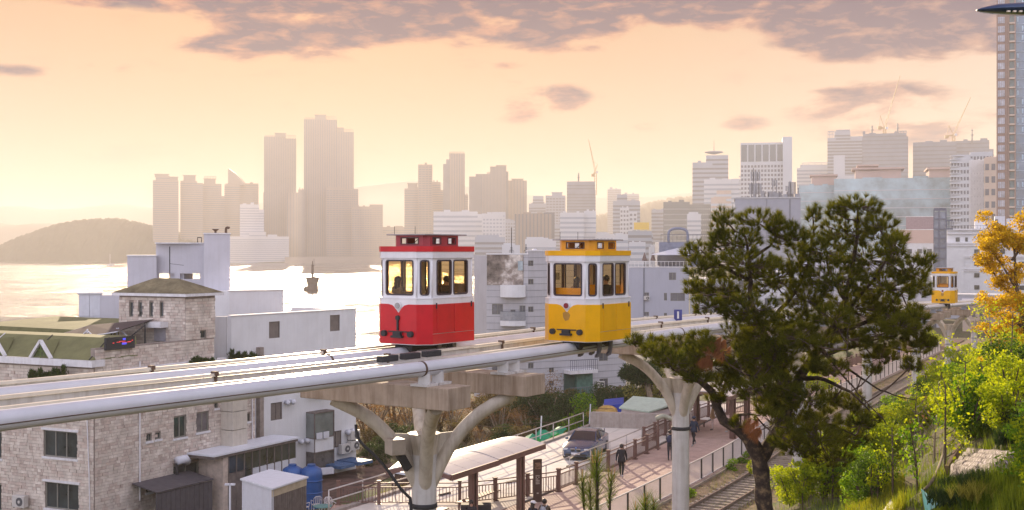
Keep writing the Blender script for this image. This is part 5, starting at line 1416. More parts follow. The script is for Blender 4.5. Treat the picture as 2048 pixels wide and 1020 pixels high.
for px_, py_ in ((596, 975), (650, 930), (765, 902), (800, 945), (705, 985), (640, 1005)):
    D_ = (CAMZ - 5.06) * F / (py_ - HY); pts.append((PX(px_, D_), D_))
m_.prism(pts, 4.6, 5.06); o = m_.build('garden_soil', mat('dug_soil', (0.12, 0.07, 0.055), 0.95, var=0.35, vscale=1.2, bump=0.05, bscale=4)); o['kind'] = 'structure'

# low brown sheds between column and garden
D_ = 64.0; t = thing('shed', 'low brown shed with pale roof behind the nearest column', 'shed', (PX(800, D_), D_, 5.4))
m_ = MB(); m_.prism([P(776, 940, D_).xy, P(835, 955, 62.5).xy, P(850, 930, 67).xy, P(800, 925, 67).xy], 8.15, 8.28); m_.build('roof', M_ROOFW, t)
m_ = MB(); m_.prism([P(783, 940, D_).xy, P(833, 955, 62.8).xy, P(846, 930, 66.5).xy, P(802, 925, 66.5).xy], 5.3, 8.14); m_.build('wall', M_RUST, t)
# ------------------------------------------------------------------ middle distance buildings
M_MIDG = mat('mid_grey_tiles', (0.50, 0.49, 0.52), 0.8, var=0.05, vscale=0.4, streak=0.15)
M_MIDB = mat('blue_grey_wall', (0.42, 0.43, 0.50), 0.8, var=0.04, vscale=0.3, streak=0.08)
M_WGL = mat('hazy_window_glass', (0.15, 0.15, 0.17), 0.25, var=0.25, vscale=0.8)
def facade(t, W, z0, z1, wins, m, cols=None, tile=0.0, depth=10, nw=2):
    flat_wall(t, W, z0, z1, wins, m=m)
    for r in wins: window(t, W, r, nw, frame=M_FRAME, glass=M_WGL, fw=0.05, sill=False)
    nb = -W.n.xy; a = W.A.xy + W.d.xy * 0.0; b = a + W.d.xy * W.L
    m_ = MB(); m_.prism([a + nb * 0.26, b + nb * 0.26, b + nb * depth, a + nb * depth], z0, z1 - 0.4); m_.build('body', m, t)
    m_ = MB(); W.box(m_, -0.05, W.L + 0.05, z1, z1 + 0.12, -0.3, 0.06); m_.build('coping', M_TRIM, t)
    if tile:
        m_ = MB(); z = z0
        while z < z1: W.box(m_, 0.01, W.L - 0.01, z, z + 0.03, 0.0, 0.02); z += tile
        m_.build('joint_line', M_TB, t, kind='stuff')
def apartments():
    t = thing('apartment_building', 'grey tiled apartment building with curved balconies between the two cabins', 'apartment building', (2, 116, 5))
    D = 114.0; A = Vector((PX(973, D), D)); M1 = Vector((PX(1056, D - 0.5), D - 0.5)); Bq = Vector((PX(1252, 119), 119))
    W1 = Wall(A, M1); W2 = Wall(M1, Bq); z1 = PZ(509, D)
    w1 = [W1.rect(a, b, c, d) for a, b, c, d in ((961, 976, 610, 632), (984, 1006, 608, 629), (1021, 1031, 619, 640), (1039, 1051, 611, 640), (984, 1007, 665, 688), (1014, 1024, 668, 690), (1028, 1038, 667, 688), (984, 1007, 722, 745))]
    w1 = [r for r in w1 if r[0] > 0.05]
    peel = mat('peeling_brown_wall', (0.28, 0.23, 0.20), 0.9, var=0.55, vscale=0.7, col2=(0.6, 0.56, 0.52))
    facade(t, W1, 5, z1, w1, M_MIDG, tile=0.62, depth=9)
    w2 = []
    for y in (521, 558, 613, 669, 726): w2.append(W2.rect(1056.5, 1067, y, y + 11))
    for y in (735, 762): w2.append(W2.rect(1098, 1108, y, y + 10))
    for a, b, c, d in ((1198, 1216, 705, 722), (1199, 1216, 757, 778), (1110, 1120, 545, 560), (1225, 1236, 640, 655)): w2.append(W2.rect(a, b, c, d))
    facade(t, W2, 5, z1 + 0.3, w2, M_MIDG, tile=0.62, depth=11)
    m_ = MB(); W1.box(m_, W1.at(974), W1.at(1047), W1.z(1010, 570), z1 - 0.02, 0.025, 0.06); m_.build('peeling_panel', peel, t)
    m_ = MB(); W1.box(m_, W1.at(1036), W1.at(1046), W1.z(1040, 541), W1.z(1040, 522), 0.062, 0.09); m_.build('window', mat('sky_window', (0.35, 0.42, 0.46), 0.15), t)
    for (px0, px1, yt, yb, nm) in ((1002, 1052, 570, 594, 'solid'), (1002, 1052, 641, 651, 'rail'), (1002, 1052, 700, 712, 'rail')):
        a, b = W1.at(px0), W1.at(px1); za, zb = W1.z(1027, yb), W1.z(1027, yt); n = 8; pts = [W1.p(a + (b - a) * i / n, 0, 0.25 + 0.9 * math.sin(math.pi * (0.12 + 0.76 * i / n))).xy for i in range(n + 1)]
        m_ = MB(); m_.prism([W1.p(a, 0, 0.02).xy, *pts, W1.p(b, 0, 0.02).xy], za, zb); bl = m_.build('balcony', M_WHITE, t)
        if nm == 'rail':
            m2 = MB(); 
            for i in range(n): m2.beam((*pts[i], zb + 0.9), (*pts[i + 1], zb + 0.9), 0.05, 0.05)
            m2.build('railing', M_TB, bl)
            m2 = MB()
            for i in range(n): m2.slab([(*pts[i], zb + 0.05), (*pts[i + 1], zb + 0.05), (*pts[i + 1], zb + 0.86), (*pts[i], zb + 0.86)], 0.02, (0, 1, 0))
            m2.build('glass_screen', mat('balcony_screen', (0.30, 0.31, 0.34), 0.3), bl)
    # frontal lower balcony and green glazed stair
    for (px0, px1, yt, yb) in ((1127, 1181, 738, 745), (1127, 1181, 792, 797)):
        a, b = W2.at(px0), W2.at(px1); za, zb = W2.z(1154, yb), W2.z(1154, yt); m_ = MB(); W2.box(m_, a, b, za, zb, 0.03, 1.3); bl = m_.build('balcony', M_TRIM, t)
        for k in range(14):
            m2 = MB(); x = a + (b - a) * k / 13; W2.box(m2, x, x + 0.03, zb, zb + 0.95, 1.22, 1.26); m2.build('baluster', M_TB, bl)
        m2 = MB(); W2.box(m2, a, b, zb + 0.95, zb + 1.0, 1.2, 1.28); m2.build('railing', M_TB, bl)
    m_ = MB(); W2.box(m_, W2.at(1148), W2.at(1180), 6, W2.z(1160, 746), 0.03, 0.5); m_.build('green_glazing', mat('green_glass', (0.10, 0.20, 0.17), 0.25, var=0.2), t)
    m_ = MB(); W2.box(m_, W2.at(1127), W2.at(1147), 6, W2.z(1137, 746), 0.03, 0.2); m_.build('dark_opening', mat('dark_green', (0.05, 0.09, 0.08), 0.4), t)
    for (px_, h) in ((1023, 24), (1052, 9)):
        m_ = MB(); p = P(px_, 508, 117); m_.tube([p, p + Vector((0, 0, h * 117 / F * 2.2))], 0.04, 5)
        for k in range(4): m_.box(p + Vector((0, 0, 0.2 + k * 0.14)), (0.5 - k * 0.1, 0.1, 0.05))
        tag(m_.build('roof_aerial', M_DARK), ('taller' if h > 20 else 'shorter') + ' thin aerial on the roof of the apartment building between the cabins', 'antenna')
    m_ = MB(); m_.ell(P(1069, 503, 116), (0.3, 0.3, 0.28)); m_.box(P(1069, 507, 116), (0.7, 0.4, 0.2)); tag(m_.build('roof_ventilator', M_PANELW), 'white ball ventilator on the apartment building roof', 'ventilator')
    ac_unit(W2, W2.at(1197), W2.z(1197, 775), 'air conditioner on the lower wall of the grey apartment building')
apartments()

def cafe_block():
    D = 165.0; t = thing('cafe_building', 'blue grey building with a roof terrace right of the yellow cabin', 'building', (18, 166, 5))
    A = Vector((PX(1250, D), D)); B = Vector((PX(1378, D), D)); W = Wall(A, B); z1 = PZ(535, D)
    ws = [W.rect(a, b, c, d) for a, b, c, d in ((1338, 1352, 545, 560), (1288, 1298, 585, 592), (1288, 1298, 624, 633), (1328, 1334, 586, 601), (1341, 1370, 586, 602), (1328, 1334, 626, 642), (1341, 1370, 650, 662))]
    facade(t, W, 5, z1, ws, M_MIDB, depth=10)
    m_ = MB(); W.box(m_, W.at(1287), W.at(1287) + 0.12, 5, z1, 0.01, 0.1); m_.build('downpipe', M_TB, t)
    for y in (596, 636): ac_unit(W, W.at(1293), W.z(1293, y + 4), 'small air conditioner on the blue grey cafe building, ' + ('upper' if y < 600 else 'lower'), 0.9)
    # upper pavilion, canopy, arch
    m_ = MB(); x0, x1 = PX(1319, D + 5), PX(1400, D + 5); m_.box(((x0 + x1) / 2, D + 8, (z1 + PZ(484, D + 5)) / 2), (x1 - x0, 5, PZ(484, D + 5) - z1)); m_.build('pavilion', mat('slate_blue_wall', (0.23, 0.25, 0.33), 0.7), t)
    m_ = MB(); x0, x1 = PX(1320, D + 2), PX(1385, D + 2); m_.box(((x0 + x1) / 2, D + 5.2, (PZ(532, D) + PZ(511, D)) / 2), (x1 - x0, 0.3, PZ(511, D) - PZ(532, D))); m_.build('glazed_front', M_WGL, t)
    m_ = MB(); zc = PZ(510, D); zt = PZ(497, D)
    a, b, c, d = Vector((PX(1303, D), D + 1, zc)), Vector((PX(1380, D), D + 1, zc)), Vector((PX(1385, D + 5), D + 5.4, zt)), Vector((PX(1355, D + 5), D + 5.4, zt))
    m_.slab([a, b, c, d], 0.06, (0, 0, 1)); m_.build('white_canopy', M_PANELW, t)
    m_ = MB(); r_ = PX(1376, 170) - PX(1338, 170); cx = (PX(1376, 170) + PX(1338, 170)) / 2; zb = PZ(484, 170)
    pts = [(cx - r_ / 2, 170.5, zb), (cx - r_ / 2, 170.5, zb + 1.2), (cx - r_ * .38, 170.5, zb + 1.75), (cx, 170.5, zb + 1.95), (cx + r_ * .38, 170.5, zb + 1.75), (cx + r_ / 2, 170.5, zb + 1.2), (cx + r_ / 2, 170.5, zb)]
    m_.tube(catmull(pts, 0.3), 0.19, 8); m_.build('roof_arch', MATS['slate_blue_wall'], t, smooth=True)
    m_ = MB()
    for k in range(12):
        px_ = 1322 + k * 8; m_.tube([P(px_, 484, 168), P(px_, 469, 168)], 0.03, 5)
    m_.tube([P(1322, 469, 168), P(1412, 469, 168)], 0.035, 5); m_.build('balustrade', M_TB, t, kind='stuff')
    m_ = MB()
    for k in range(16):
        px_ = 1262 + k * 7.5; m_.tube([P(px_, 536, D + .3), P(px_, 523, D + .3)], 0.025, 5)
    m_.tube([P(1260, 523, D + .3), P(1378, 523, D + .3)], 0.03, 5); m_.build('terrace_rail', M_TRIM, t, kind='stuff')
    for px_, lb in ((1289, 'left'), (1306, 'right')):
        tp = thing('parasol', f'folded brown parasol on the roof terrace, the {lb} one', 'parasol', P(px_, 535, D + 2), 0, 'folded parasols on the terrace'); p = P(px_, 535, D + 2)
        m_ = MB(); m_.lathe([(0.28, 0.95), (0.38, 1.0), (0.22, 1.5), (0.03, 2.1)], p, 8); m_.build('canopy', mat('parasol_brown', (0.16, 0.11, 0.10), 0.8), tp)
        m_ = MB(); m_.tube([p, p + Vector((0, 0, 1.0))], 0.04, 6); m_.build('pole', M_DARK, tp)
cafe_block()

def white_hall():
    D = 280.0; FM = fitM(1887, 2060, D); t = thing('white_building', 'large white building with small dark windows behind the distant yellow cabin', 'building', (PX(1960, D), D, 5))
    x0 = PX(1887, D); x1 = PX(2110, D); zt = PZ(484, D)
    m_ = MB(FM); m_.box(((x0 + x1) / 2, D + 8, (5 + zt) / 2), (x1 - x0, 16, zt - 5)); m_.build('wall', M_WHITE, t)
    u0 = PX(1894, D); m_ = MB(FM); z2 = PZ(459, D); m_.box(((u0 + x1) / 2, D + 9.2, (zt + z2) / 2), (x1 - u0, 14, z2 - zt)); m_.build('upper_wall', M_WHITE, t)
    for (y, h_) in ((459, 0.4), (467, 0.25)):
        m_ = MB(FM); m_.box(((u0 + x1) / 2, D + 1.9, PZ(y, D)), (x1 - u0, 0.7, h_)); m_.build('cornice', M_TRIM, t)
    for y in (487, 492, 513, 516, 538, 542):
        m_ = MB(FM); m_.box(((PX(1929 if y > 500 else 1887, D) + x1) / 2, D - 0.1, PZ(y, D)), (x1 - PX(1929 if y > 500 else 1887, D), 0.25, 0.18)); m_.build('moulding', M_TRIM, t)
    m_ = MB(FM); m_.box((PX(1919, D), D - 0.08, PZ(560, D)), (PX(1928, D) - PX(1911, D), 0.3, 14)); m_.build('pilaster', M_WHITE, t)
    for px_, w_ in ((1915.5, 8), (1933, 5), (1959.5, 8), (1979.5, 5), (2003.5, 8), (2030, 6)):
        m_ = MB(FM); m_.box((PX(px_, D), D + 2.15, PZ(479, D)), (w_ * D / F, 0.2, 0.95)); m_.build('window', M_GLASSD, t)
    for y in (503, 527, 550, 574):
        for px_ in (1953, 2003, 2040):
            m_ = MB(FM); m_.box((PX(px_, D), D - 0.02, PZ(y, D)), (10 * D / F, 0.2, 1.0)); m_.build('window', M_GLASSD, t)
    m_ = MB(FM)
    for k in range(30): m_.box((u0 + 0.3 + k * 0.75, D + 2.2, z2 + 0.45), (0.06, 0.06, 0.9))
    m_.box((u0 + 11, D + 2.2, z2 + 0.9), (22, 0.07, 0.07)); m_.build('roof_rail', M_TB, t, kind='stuff')
    for (a, b, y0, y1, mm) in ((1950, 1976, 459, 441, M_WHITE), (1990, 2010, 459, 432, M_PANELW), (2014, 2060, 459, 437, M_PANELW)):
        m_ = MB(FM); m_.box(((PX(a, D) + PX(b, D)) / 2, D + 7, (PZ(y0, D) + PZ(y1, D)) / 2), (PX(b, D) - PX(a, D), 4, PZ(y1, D) - PZ(y0, D))); m_.build('roof_hut', mm, t)
    m_ = MB(FM); m_.box((PX(1993, D), D + 4.95, PZ(447, D)), (0.75, 0.12, 2.0)); m_.build('door', M_GLASSD, t)
    p = FM @ Vector((PX(2022, D), D + 2, PZ(455, D)))
    m_ = MB(); m_.ell(p, (0.95, 0.35, 0.85), 14, 8); tag(m_.build('satellite_dish', M_PANELW, smooth=True), 'round pale satellite dish on the roof edge of the white building', 'satellite dish')
    # lift tower
    D2 = 240.0; FM = fitM(1866, 1905, D2); t = thing('lift_tower', 'dark steel and glass lift tower with a short bridge, left of the white building', 'lift tower', (PX(1878, D2), D2, 5))
    x0, x1 = PX(1868, D2), PX(1892, D2); zt = PZ(418, D2); yy = D2
    stl = mat('dark_blue_steel', (0.13, 0.14, 0.20), 0.5)
    for (x, y) in ((x0, yy), (x1, yy), (x0, yy + 2.4), (x1, yy + 2.4), ((x0 + x1) / 2 - 0.2, yy)):
        m_ = MB(FM); m_.box((x, y, (5 + zt) / 2), (0.22, 0.22, zt - 5)); m_.build('column', stl, t)
    for y in (419, 438, 458, 476, 496, 516, 536, 556):
        m_ = MB(FM); m_.box(((x0 + x1) / 2, yy - 0.02, PZ(y, D2)), (x1 - x0, 0.16, 0.22 if y > 420 else 0.5)); m_.build('crossbar', stl, t)
    m_ = MB(FM); m_.box(((x0 + x1) / 2, yy + 1.2, (5 + zt) / 2 - 0.3), (x1 - x0 - 0.3, 2.0, zt - 5.6)); m_.build('glass_shaft', mat('hazy_blue_glass', (0.20, 0.23, 0.30), 0.15, var=0.25, vscale=0.4, spec=0.8), t)
    m_ = MB(FM); a, b = x1 + 0.15, PX(1906, D2); m_.box(((a + b) / 2, yy + 0.6, PZ(441, D2)), (b - a, 1.4, 0.2)); m_.build('bridge_roof', stl, t); m_ = MB(FM); m_.box(((a + b) / 2, yy + 0.6, PZ(458, D2)), (b - a, 1.4, 0.25)); m_.build('bridge_deck', stl, t)
    for k in range(5):
        m_ = MB(FM); m_.box((a + (b - a) * k / 4, yy - 0.05, PZ(449.5, D2)), (0.1, 0.1, 1.6)); m_.build('bridge_post', stl, t)
white_hall()

def simple_block(lb, px0, px1, ytop, D, depth, m, rows=0, cols=0, cat='building', pitch=3.0, nm='building', stripe=None):
    FM = fitM(px0, px1, D); t = thing(nm, lb, cat, (PX((px0 + px1) / 2, D), D, 5)); B = oriented(px0, px1, ytop, D, depth, base=5.0)
    m_ = MB(FM); block(m_, B); m_.build('wall', m, t)
    m_ = MB(FM); m_.box((B[0], B[1], B[2] + B[5] + 0.08), (B[3] + 0.2, B[4] + 0.2, 0.2)); m_.build('coping', M_TRIM, t)
    if rows:
        cx, cyy, z0, w_, d_, h_ = B
        for r in range(rows):
            for c in range(cols):
                g = MB(FM); g.box((cx - w_ / 2 + (c + 0.5) * w_ / cols, cyy - d_ / 2, z0 + h_ - 1.8 - r * pitch), (w_ / cols * 0.45, 0.2, 1.1)); g.build('window', M_WGL, t)
    return t
simple_block('brownish pink flat building with an upper mauve storey, left of the lift tower', 1800, 1868, 460, 330, 14, M_PINK)
simple_block('mauve box building behind the pink one, left of the lift tower', 1812, 1868, 434, 350, 12, mat('mauve_wall', (0.33, 0.25, 0.27), 0.8))
simple_block('pale low building below the pink one, partly behind the pine', 1770, 1868, 488, 300, 12, M_WHITE, 2, 5)
simple_block('pale grey block behind the middle of the pine crown', 1600, 1790, 520, 210, 12, M_GREYW, 4, 8)
simple_block('white block glimpsed through the left half of the pine', 1470, 1600, 545, 200, 12, M_WHITE, 4, 5)
simple_block('bluish office wall behind the left edge of the pine crown', 1380, 1475, 560, 190, 12, M_MIDB, 4, 4)
simple_block('lavender grey building left of the distant yellow cabin', 1825, 1880, 555, 190, 10, M_GREYW, 3, 2)
simple_block('pale wall with a dark base under the white building', 1880, 2010, 590, 215, 6, M_GREYW, 2, 8)
simple_block('ochre low block right of the distant yellow cabin', 1925, 2000, 602, 180, 5, M_BEIGE, 1, 5)
# ------------------------------------------------------------------ boardwalk, old railway, road
def bend(s): return -1.5 * float(sstep(58, 90, s)) - 0.0
def US(u, s, z):
    x, y = XY(u + bend(s), s); return Vector((x, y, z))
M_DECK = mat('boardwalk_planks', (0.47, 0.33, 0.28), 0.75, var=0.12, vscale=1.5)
M_BROWN = mat('brown_rail_paint', (0.16, 0.085, 0.07), 0.55, var=0.1, vscale=2)
M_ROAD = mat('pale_concrete_road', (0.70, 0.64, 0.57), 0.85, var=0.08, vscale=0.5, streak=0.0)
M_STEELR = mat('rail_steel', (0.32, 0.27, 0.25), 0.28, metal=0.8, var=0.15)
M_BALL = mat('ballast_and_dry_grass', (0.23, 0.16, 0.10), 0.95, var=0.45, vscale=2.5, bump=0.04, bscale=12)
M_SLEEP = mat('concrete_sleeper', (0.34, 0.28, 0.23), 0.9, var=0.15)
M_GALV = mat('galvanised_pipe', (0.52, 0.48, 0.45), 0.35, metal=0.4, var=0.08)
M_ASPH = mat('city_paving', (0.16, 0.15, 0.14), 0.9, var=0.2, vscale=0.15)

def strip(name, u0, u1, s0, s1, z, m, step=3.0, thick=0.12, parent=None):
    m_ = MB(); n = int((s1 - s0) / step)
    for i in range(n):
        a, b = s0 + (s1 - s0) * i / n, s0 + (s1 - s0) * (i + 1) / n
        k = len(m_.V)
        for q in (US(u0, a, z), US(u1, a, z), US(u1, b, z), US(u0, b, z)): m_.v(q)
        for q in (US(u0, a, z - thick), US(u1, a, z - thick), US(u1, b, z - thick), US(u0, b, z - thick)): m_.v(q)
        m_.f((k, k + 1, k + 2, k + 3)); m_.f((k, k + 3, k + 7, k + 4)); m_.f((k + 1, k + 5, k + 6, k + 2)); m_.f((k, k + 4, k + 5, k + 1)); m_.f((k + 3, k + 2, k + 6, k + 7))
    return m_
o = strip('track_bed', -2.35, 2.6, 30, 175, 7.86, M_BALL).build('track_bed', M_BALL); o['kind'] = 'structure'
o = strip('city_ground', -60, -2.6, 112, 185, 6.2, M_ASPH, step=8).build('city_ground', M_ASPH); o['kind'] = 'structure'

rw = thing('railway_track', 'old single railway line with two steel rails beside the boardwalk', 'railway track', US(0, 60, 7.9))
for u in (-0.74, 0.74):
    m_ = MB(); s = 38.0
    while s < 165: m_.beam(US(u, s, 8.04), US(u, s + 3, 8.04), 0.075, 0.15); s += 3
    m_.build('rail', M_STEELR, rw)
s = 46.0; far_sl = MB(); sleeper = None
while s < 160:
    p = US(0, s, 7.90); q = US(0.01, s, 7.9); a = math.atan2(-0.47, 0.88)
    if s < 106:
        m_ = MB(); m_.box(p + Vector((0, 0, rnd.uniform(-0.012, 0.012))), (2.35, 0.24, 0.13), a + rnd.uniform(-.02, .02)); m_.build('sleeper', M_SLEEP, rw)
    else: far_sl.box(p, (2.35, 0.24, 0.13), a)
    s += 0.64
far_sl.build('sleeper', M_SLEEP, rw, kind='stuff')

# boardwalk: planks lie across the walking direction
bw = thing('boardwalk', 'raised reddish brown plank boardwalk running beside the old railway', 'boardwalk', US(-5, 60, 8.0)); 
m_ = strip('d', -7.95, -2.55, 40, 170, 7.93, M_DECK, thick=0.5); m_.build('substructure', M_BROWN, bw)
rest = MB(); s = 44.0; nidx = 0
while s < 150:
    a = US(-8.0, s, 7.965); b = US(-2.5, s, 7.965); j = rnd.uniform(-0.004, 0.004)
    if 50 < s < 92:
        m2 = MB(); m2.beam(a + Vector((0, 0, j)), b + Vector((0, 0, j)), 0.142, 0.05); m2.build('plank', M_DECK, bw); nidx += 1
    else: rest.beam(a, b, 0.142, 0.05)
    s += 0.15
rest.build('plank', M_DECK, bw, kind='stuff')
# front platform left of the bend
pf = thing('wooden_platform', 'brown plank platform under the curved roof shelters at the bottom', 'platform', (-1, 55, 8.0))
pts = [(-8.5, 56.9), (-2.0, 56.9), (2.3, 59.8), (3.9, 55.7), (3.0, 46.0), (-8.5, 44)]
m_ = MB(); m_.prism(pts, 7.5, 7.92); m_.build('substructure', M_BROWN, pf)
rs = MB(); y = 46.2
while y < 56.8:
    x1_ = 2.9 + (y - 46) * 0.11
    rs.beam((-8.4, y, 7.945), (x1_, y, 7.945), 0.142, 0.05); y += 0.15
rs.build('plank', M_DECK, pf, kind='stuff')

def railing(name, label, pts, z, post_h=1.12, step=2.0, m=M_BROWN, pw=0.15, bal=0.17, balw=0.032, balz=(0.16, 0.82), rails=(0.14, 0.84, 1.04), indiv=120, foot=True, posts_dark=None, railm=None, cap=True, railw=0.05):
    t = thing(name, label, 'railing', pts[0])
    L = [0]
    for a, b in zip(pts[:-1], pts[1:]): L.append(L[-1] + (b - a).length)
    def at(d):
        for i in range(len(pts) - 1):
            if d <= L[i + 1] + 1e-6: return pts[i].lerp(pts[i + 1], (d - L[i]) / (L[i + 1] - L[i])), (pts[i + 1] - pts[i]).normalized()
        return pts[-1], (pts[-1] - pts[-2]).normalized()
    n = max(1, round(L[-1] / step)); pd = posts_dark or m
    rest = MB(); cnt = 0
    for i in range(n + 1):
        p, d = at(L[-1] * i / n); a = math.atan2(d.y, d.x); m_ = MB()
        m_.box(p + Vector((0, 0, post_h / 2)), (pw, pw, post_h), a)
        if cap: m_.box(p + Vector((0, 0, post_h + 0.02)), (pw + 0.05, pw + 0.05, 0.05), a)
        if foot: m_.box(p + Vector((0, 0, 0.03)), (pw + 0.12, pw + 0.12, 0.06), a)
        m_.build('post', pd, t)
    for i in range(n):
        p, d = at(L[-1] * i / n); q, _ = at(L[-1] * (i + 1) / n)
        for rz_ in rails:
            m_ = MB(); m_.beam(p + Vector((0, 0, rz_)), q + Vector((0, 0, rz_)), railw, 0.05); m_.build('rail', railm or m, t)
        k = int((q - p).length / bal)
        if balz:
            for j in range(1, k + 1):
                c = p.lerp(q, j / (k + 1)); a = math.atan2((q - p).y, (q - p).x)
                tgt = MB() if cnt < indiv else rest
                tgt.box(c + Vector((0, 0, (balz[0] + balz[1]) / 2)), (balw, balw * 0.8, balz[1] - balz[0]), a)
                if tgt is not rest: tgt.build('baluster', railm or m, t); cnt += 1
    if rest.F: rest.build('baluster', railm or m, t, kind='stuff')
    return t
def line_us(u, s0, s1, z, step=4.0):
    n = max(1, int(round((s1 - s0) / step))); return [US(u, s0 + (s1 - s0) * i / n, z) for i in range(n + 1)]
railing('boardwalk_railing', 'brown wooden railing on the sea side of the boardwalk behind the walker in black', line_us(-7.8, 53.6, 68.0, 7.99), 8, indiv=110)
railing('boardwalk_railing', 'brown railing section set back beside the bench, left of the second column', [US(-8.9, 68.6, 7.99), US(-8.9, 77.5, 7.99)], 8, indiv=60)
railing('boardwalk_railing', 'brown railing beyond the far shelter, seen behind the pine trunk', [US(-8.9, 78.5, 7.99), US(-8.6, 83, 7.99), US(-3.5, 91.5, 7.99)], 8, indiv=60)
railing('boardwalk_railing', 'short frontal brown railing below the curved shelters', [Vector((-8.2, 56.7, 7.95)), Vector((-1.9, 56.7, 7.95)), US(-7.8, 53.6, 7.95)], 8, indiv=80)
railing('parapet', 'distant brown solid looking railing along the far end of the boardwalk', line_us(-7.6, 92, 165, 7.99, 3), 8, indiv=0, balw=0.14, bal=0.15, step=2.2)
M_WPIPE = mat('white_fence_paint', (0.66, 0.62, 0.60), 0.5, var=0.04)
M_BPOST = mat('black_fence_post', (0.03, 0.026, 0.026), 0.5, var=0)
railing('trackside_fence', 'long pale bar fence with black posts between boardwalk and railway', line_us(-2.62, 44, 84, 7.95), 8, post_h=1.12, m=M_BPOST, railm=M_WPIPE, pw=0.09, bal=0.12, balw=0.024, balz=(0.08, 1.1), rails=(0.07, 1.13), indiv=290, foot=False, cap=False, railw=0.06)
railing('trackside_fence', 'far continuation of the pale fence with dark posts beside the railway', line_us(-2.62, 84.5, 150, 7.95), 8, post_h=1.5, m=M_BPOST, railm=M_WPIPE, pw=0.10, bal=0.2, balw=0.05, balz=(0.08, 1.1), rails=(0.07, 1.13), indiv=0, foot=False, cap=False, railw=0.08)
m_ = MB(); s = 44.0
while s < 150: m_.beam(US(-2.45, s, 7.86), US(-2.45, s + 3, 7.86), 0.2, 0.22); s += 3
o = m_.build('kerb', M_SLEEP); o['kind'] = 'structure'

# road of concrete slabs
road = MB().build if False else None
rd = bpy.data.objects.new('road', None); COL.objects.link(rd); rd['kind'] = 'structure'
base = strip('r', -14.7, -8.2, 38, 92, 7.93, M_ROAD, thick=2.0)
o = base.build('road_base', mat('road_joint', (0.10, 0.08, 0.07), 0.9)); o.parent = rd
s = 40.0
while s < 90:
    for k, (ua, ub) in enumerate(((-14.6, -12.5), (-12.5, -10.35), (-10.35, -8.3))):
        m2 = MB(); q = [US(ua + .02, s + .02, 7.94), US(ub - .02, s + .02, 7.94), US(ub - .02, s + 2.98, 7.94), US(ua + .02, s + 2.98, 7.94)]
        m2.slab(q, 0.05 + rnd.uniform(-0.004, 0.004), (0, 0, 1)); o = m2.build('concrete_slab', M_ROAD); o.parent = rd
    s += 3.0
# kerb wall at the sea side
m_ = MB(); s = 38.0
while s < 90: m_.beam(US(-14.85, s, 7.55), US(-14.85, s + 3, 7.55), 0.3, 1.1); s += 3
o = m_.build('road_edge_wall', mat('edge_concrete', (0.38, 0.33, 0.30), 0.9, var=0.1, streak=0.4)); o['kind'] = 'structure'
def pipe_rail(label, pts, z, hs=(0.55, 1.05), step=2.6, r=0.035):
    t = thing('pipe_railing', label, 'railing', pts[0]); 
    for h in hs: m_ = MB(); m_.tube([p + Vector((0, 0, h)) for p in pts], r, 8); m_.build('rail', M_GALV, t, smooth=True)
    tot = sum((b - a).length for a, b in zip(pts[:-1], pts[1:])); n = int(tot / step); acc_ = 0; k = 0
    for i in range(n + 1):
        d = tot * i / n; q = 0
        for a, b in zip(pts[:-1], pts[1:]):
            l_ = (b - a).length
            if q + l_ >= d - 1e-6: p = a.lerp(b, (d - q) / l_); break
            q += l_
        m_ = MB(); m_.tube([p, p + Vector((0, 0, hs[-1]))], r * 0.9, 8); m_.build('post', M_GALV, t, smooth=True)
pipe_rail('galvanised pipe railing along the seaward edge of the concrete road, left of the car', [US(-14.7, s_, 8.05) for s_ in (44, 50, 56, 62, 68, 73)] , 8)
pipe_rail('galvanised pipe railing running down between the road and the boardwalk', [US(-9.1, s_, 8.0) for s_ in (52, 58, 64, 70, 75, 80)], 8, hs=(1.0,))
for k, (px_, py_) in enumerate(((996, 945), (1000, 878), (740, 960), (793, 1004), (1012, 942), (735, 1016), (722, 1002))):
    pass
for k, (u, s_) in enumerate(((-12.6, 47.9), (-12.4, 50.3), (-11.0, 54.6), (-10.2, 60.2))):
    p = US(u, s_, 8.02); m_ = MB(); m_.box(p, (0.75, 0.16, 0.09), 0.9); m_.box(p + Vector((0.0, 0, 0.045)), (0.66, 0.08, 0.03), 0.9)
    tag(m_.build('wheel_stop', M_DARK), 'dark rubber wheel stop on the road, ' + ('nearest', 'second', 'third', 'farthest')[k] + ' of the four from the bottom left', 'wheel stop', 'wheel stops on the road')

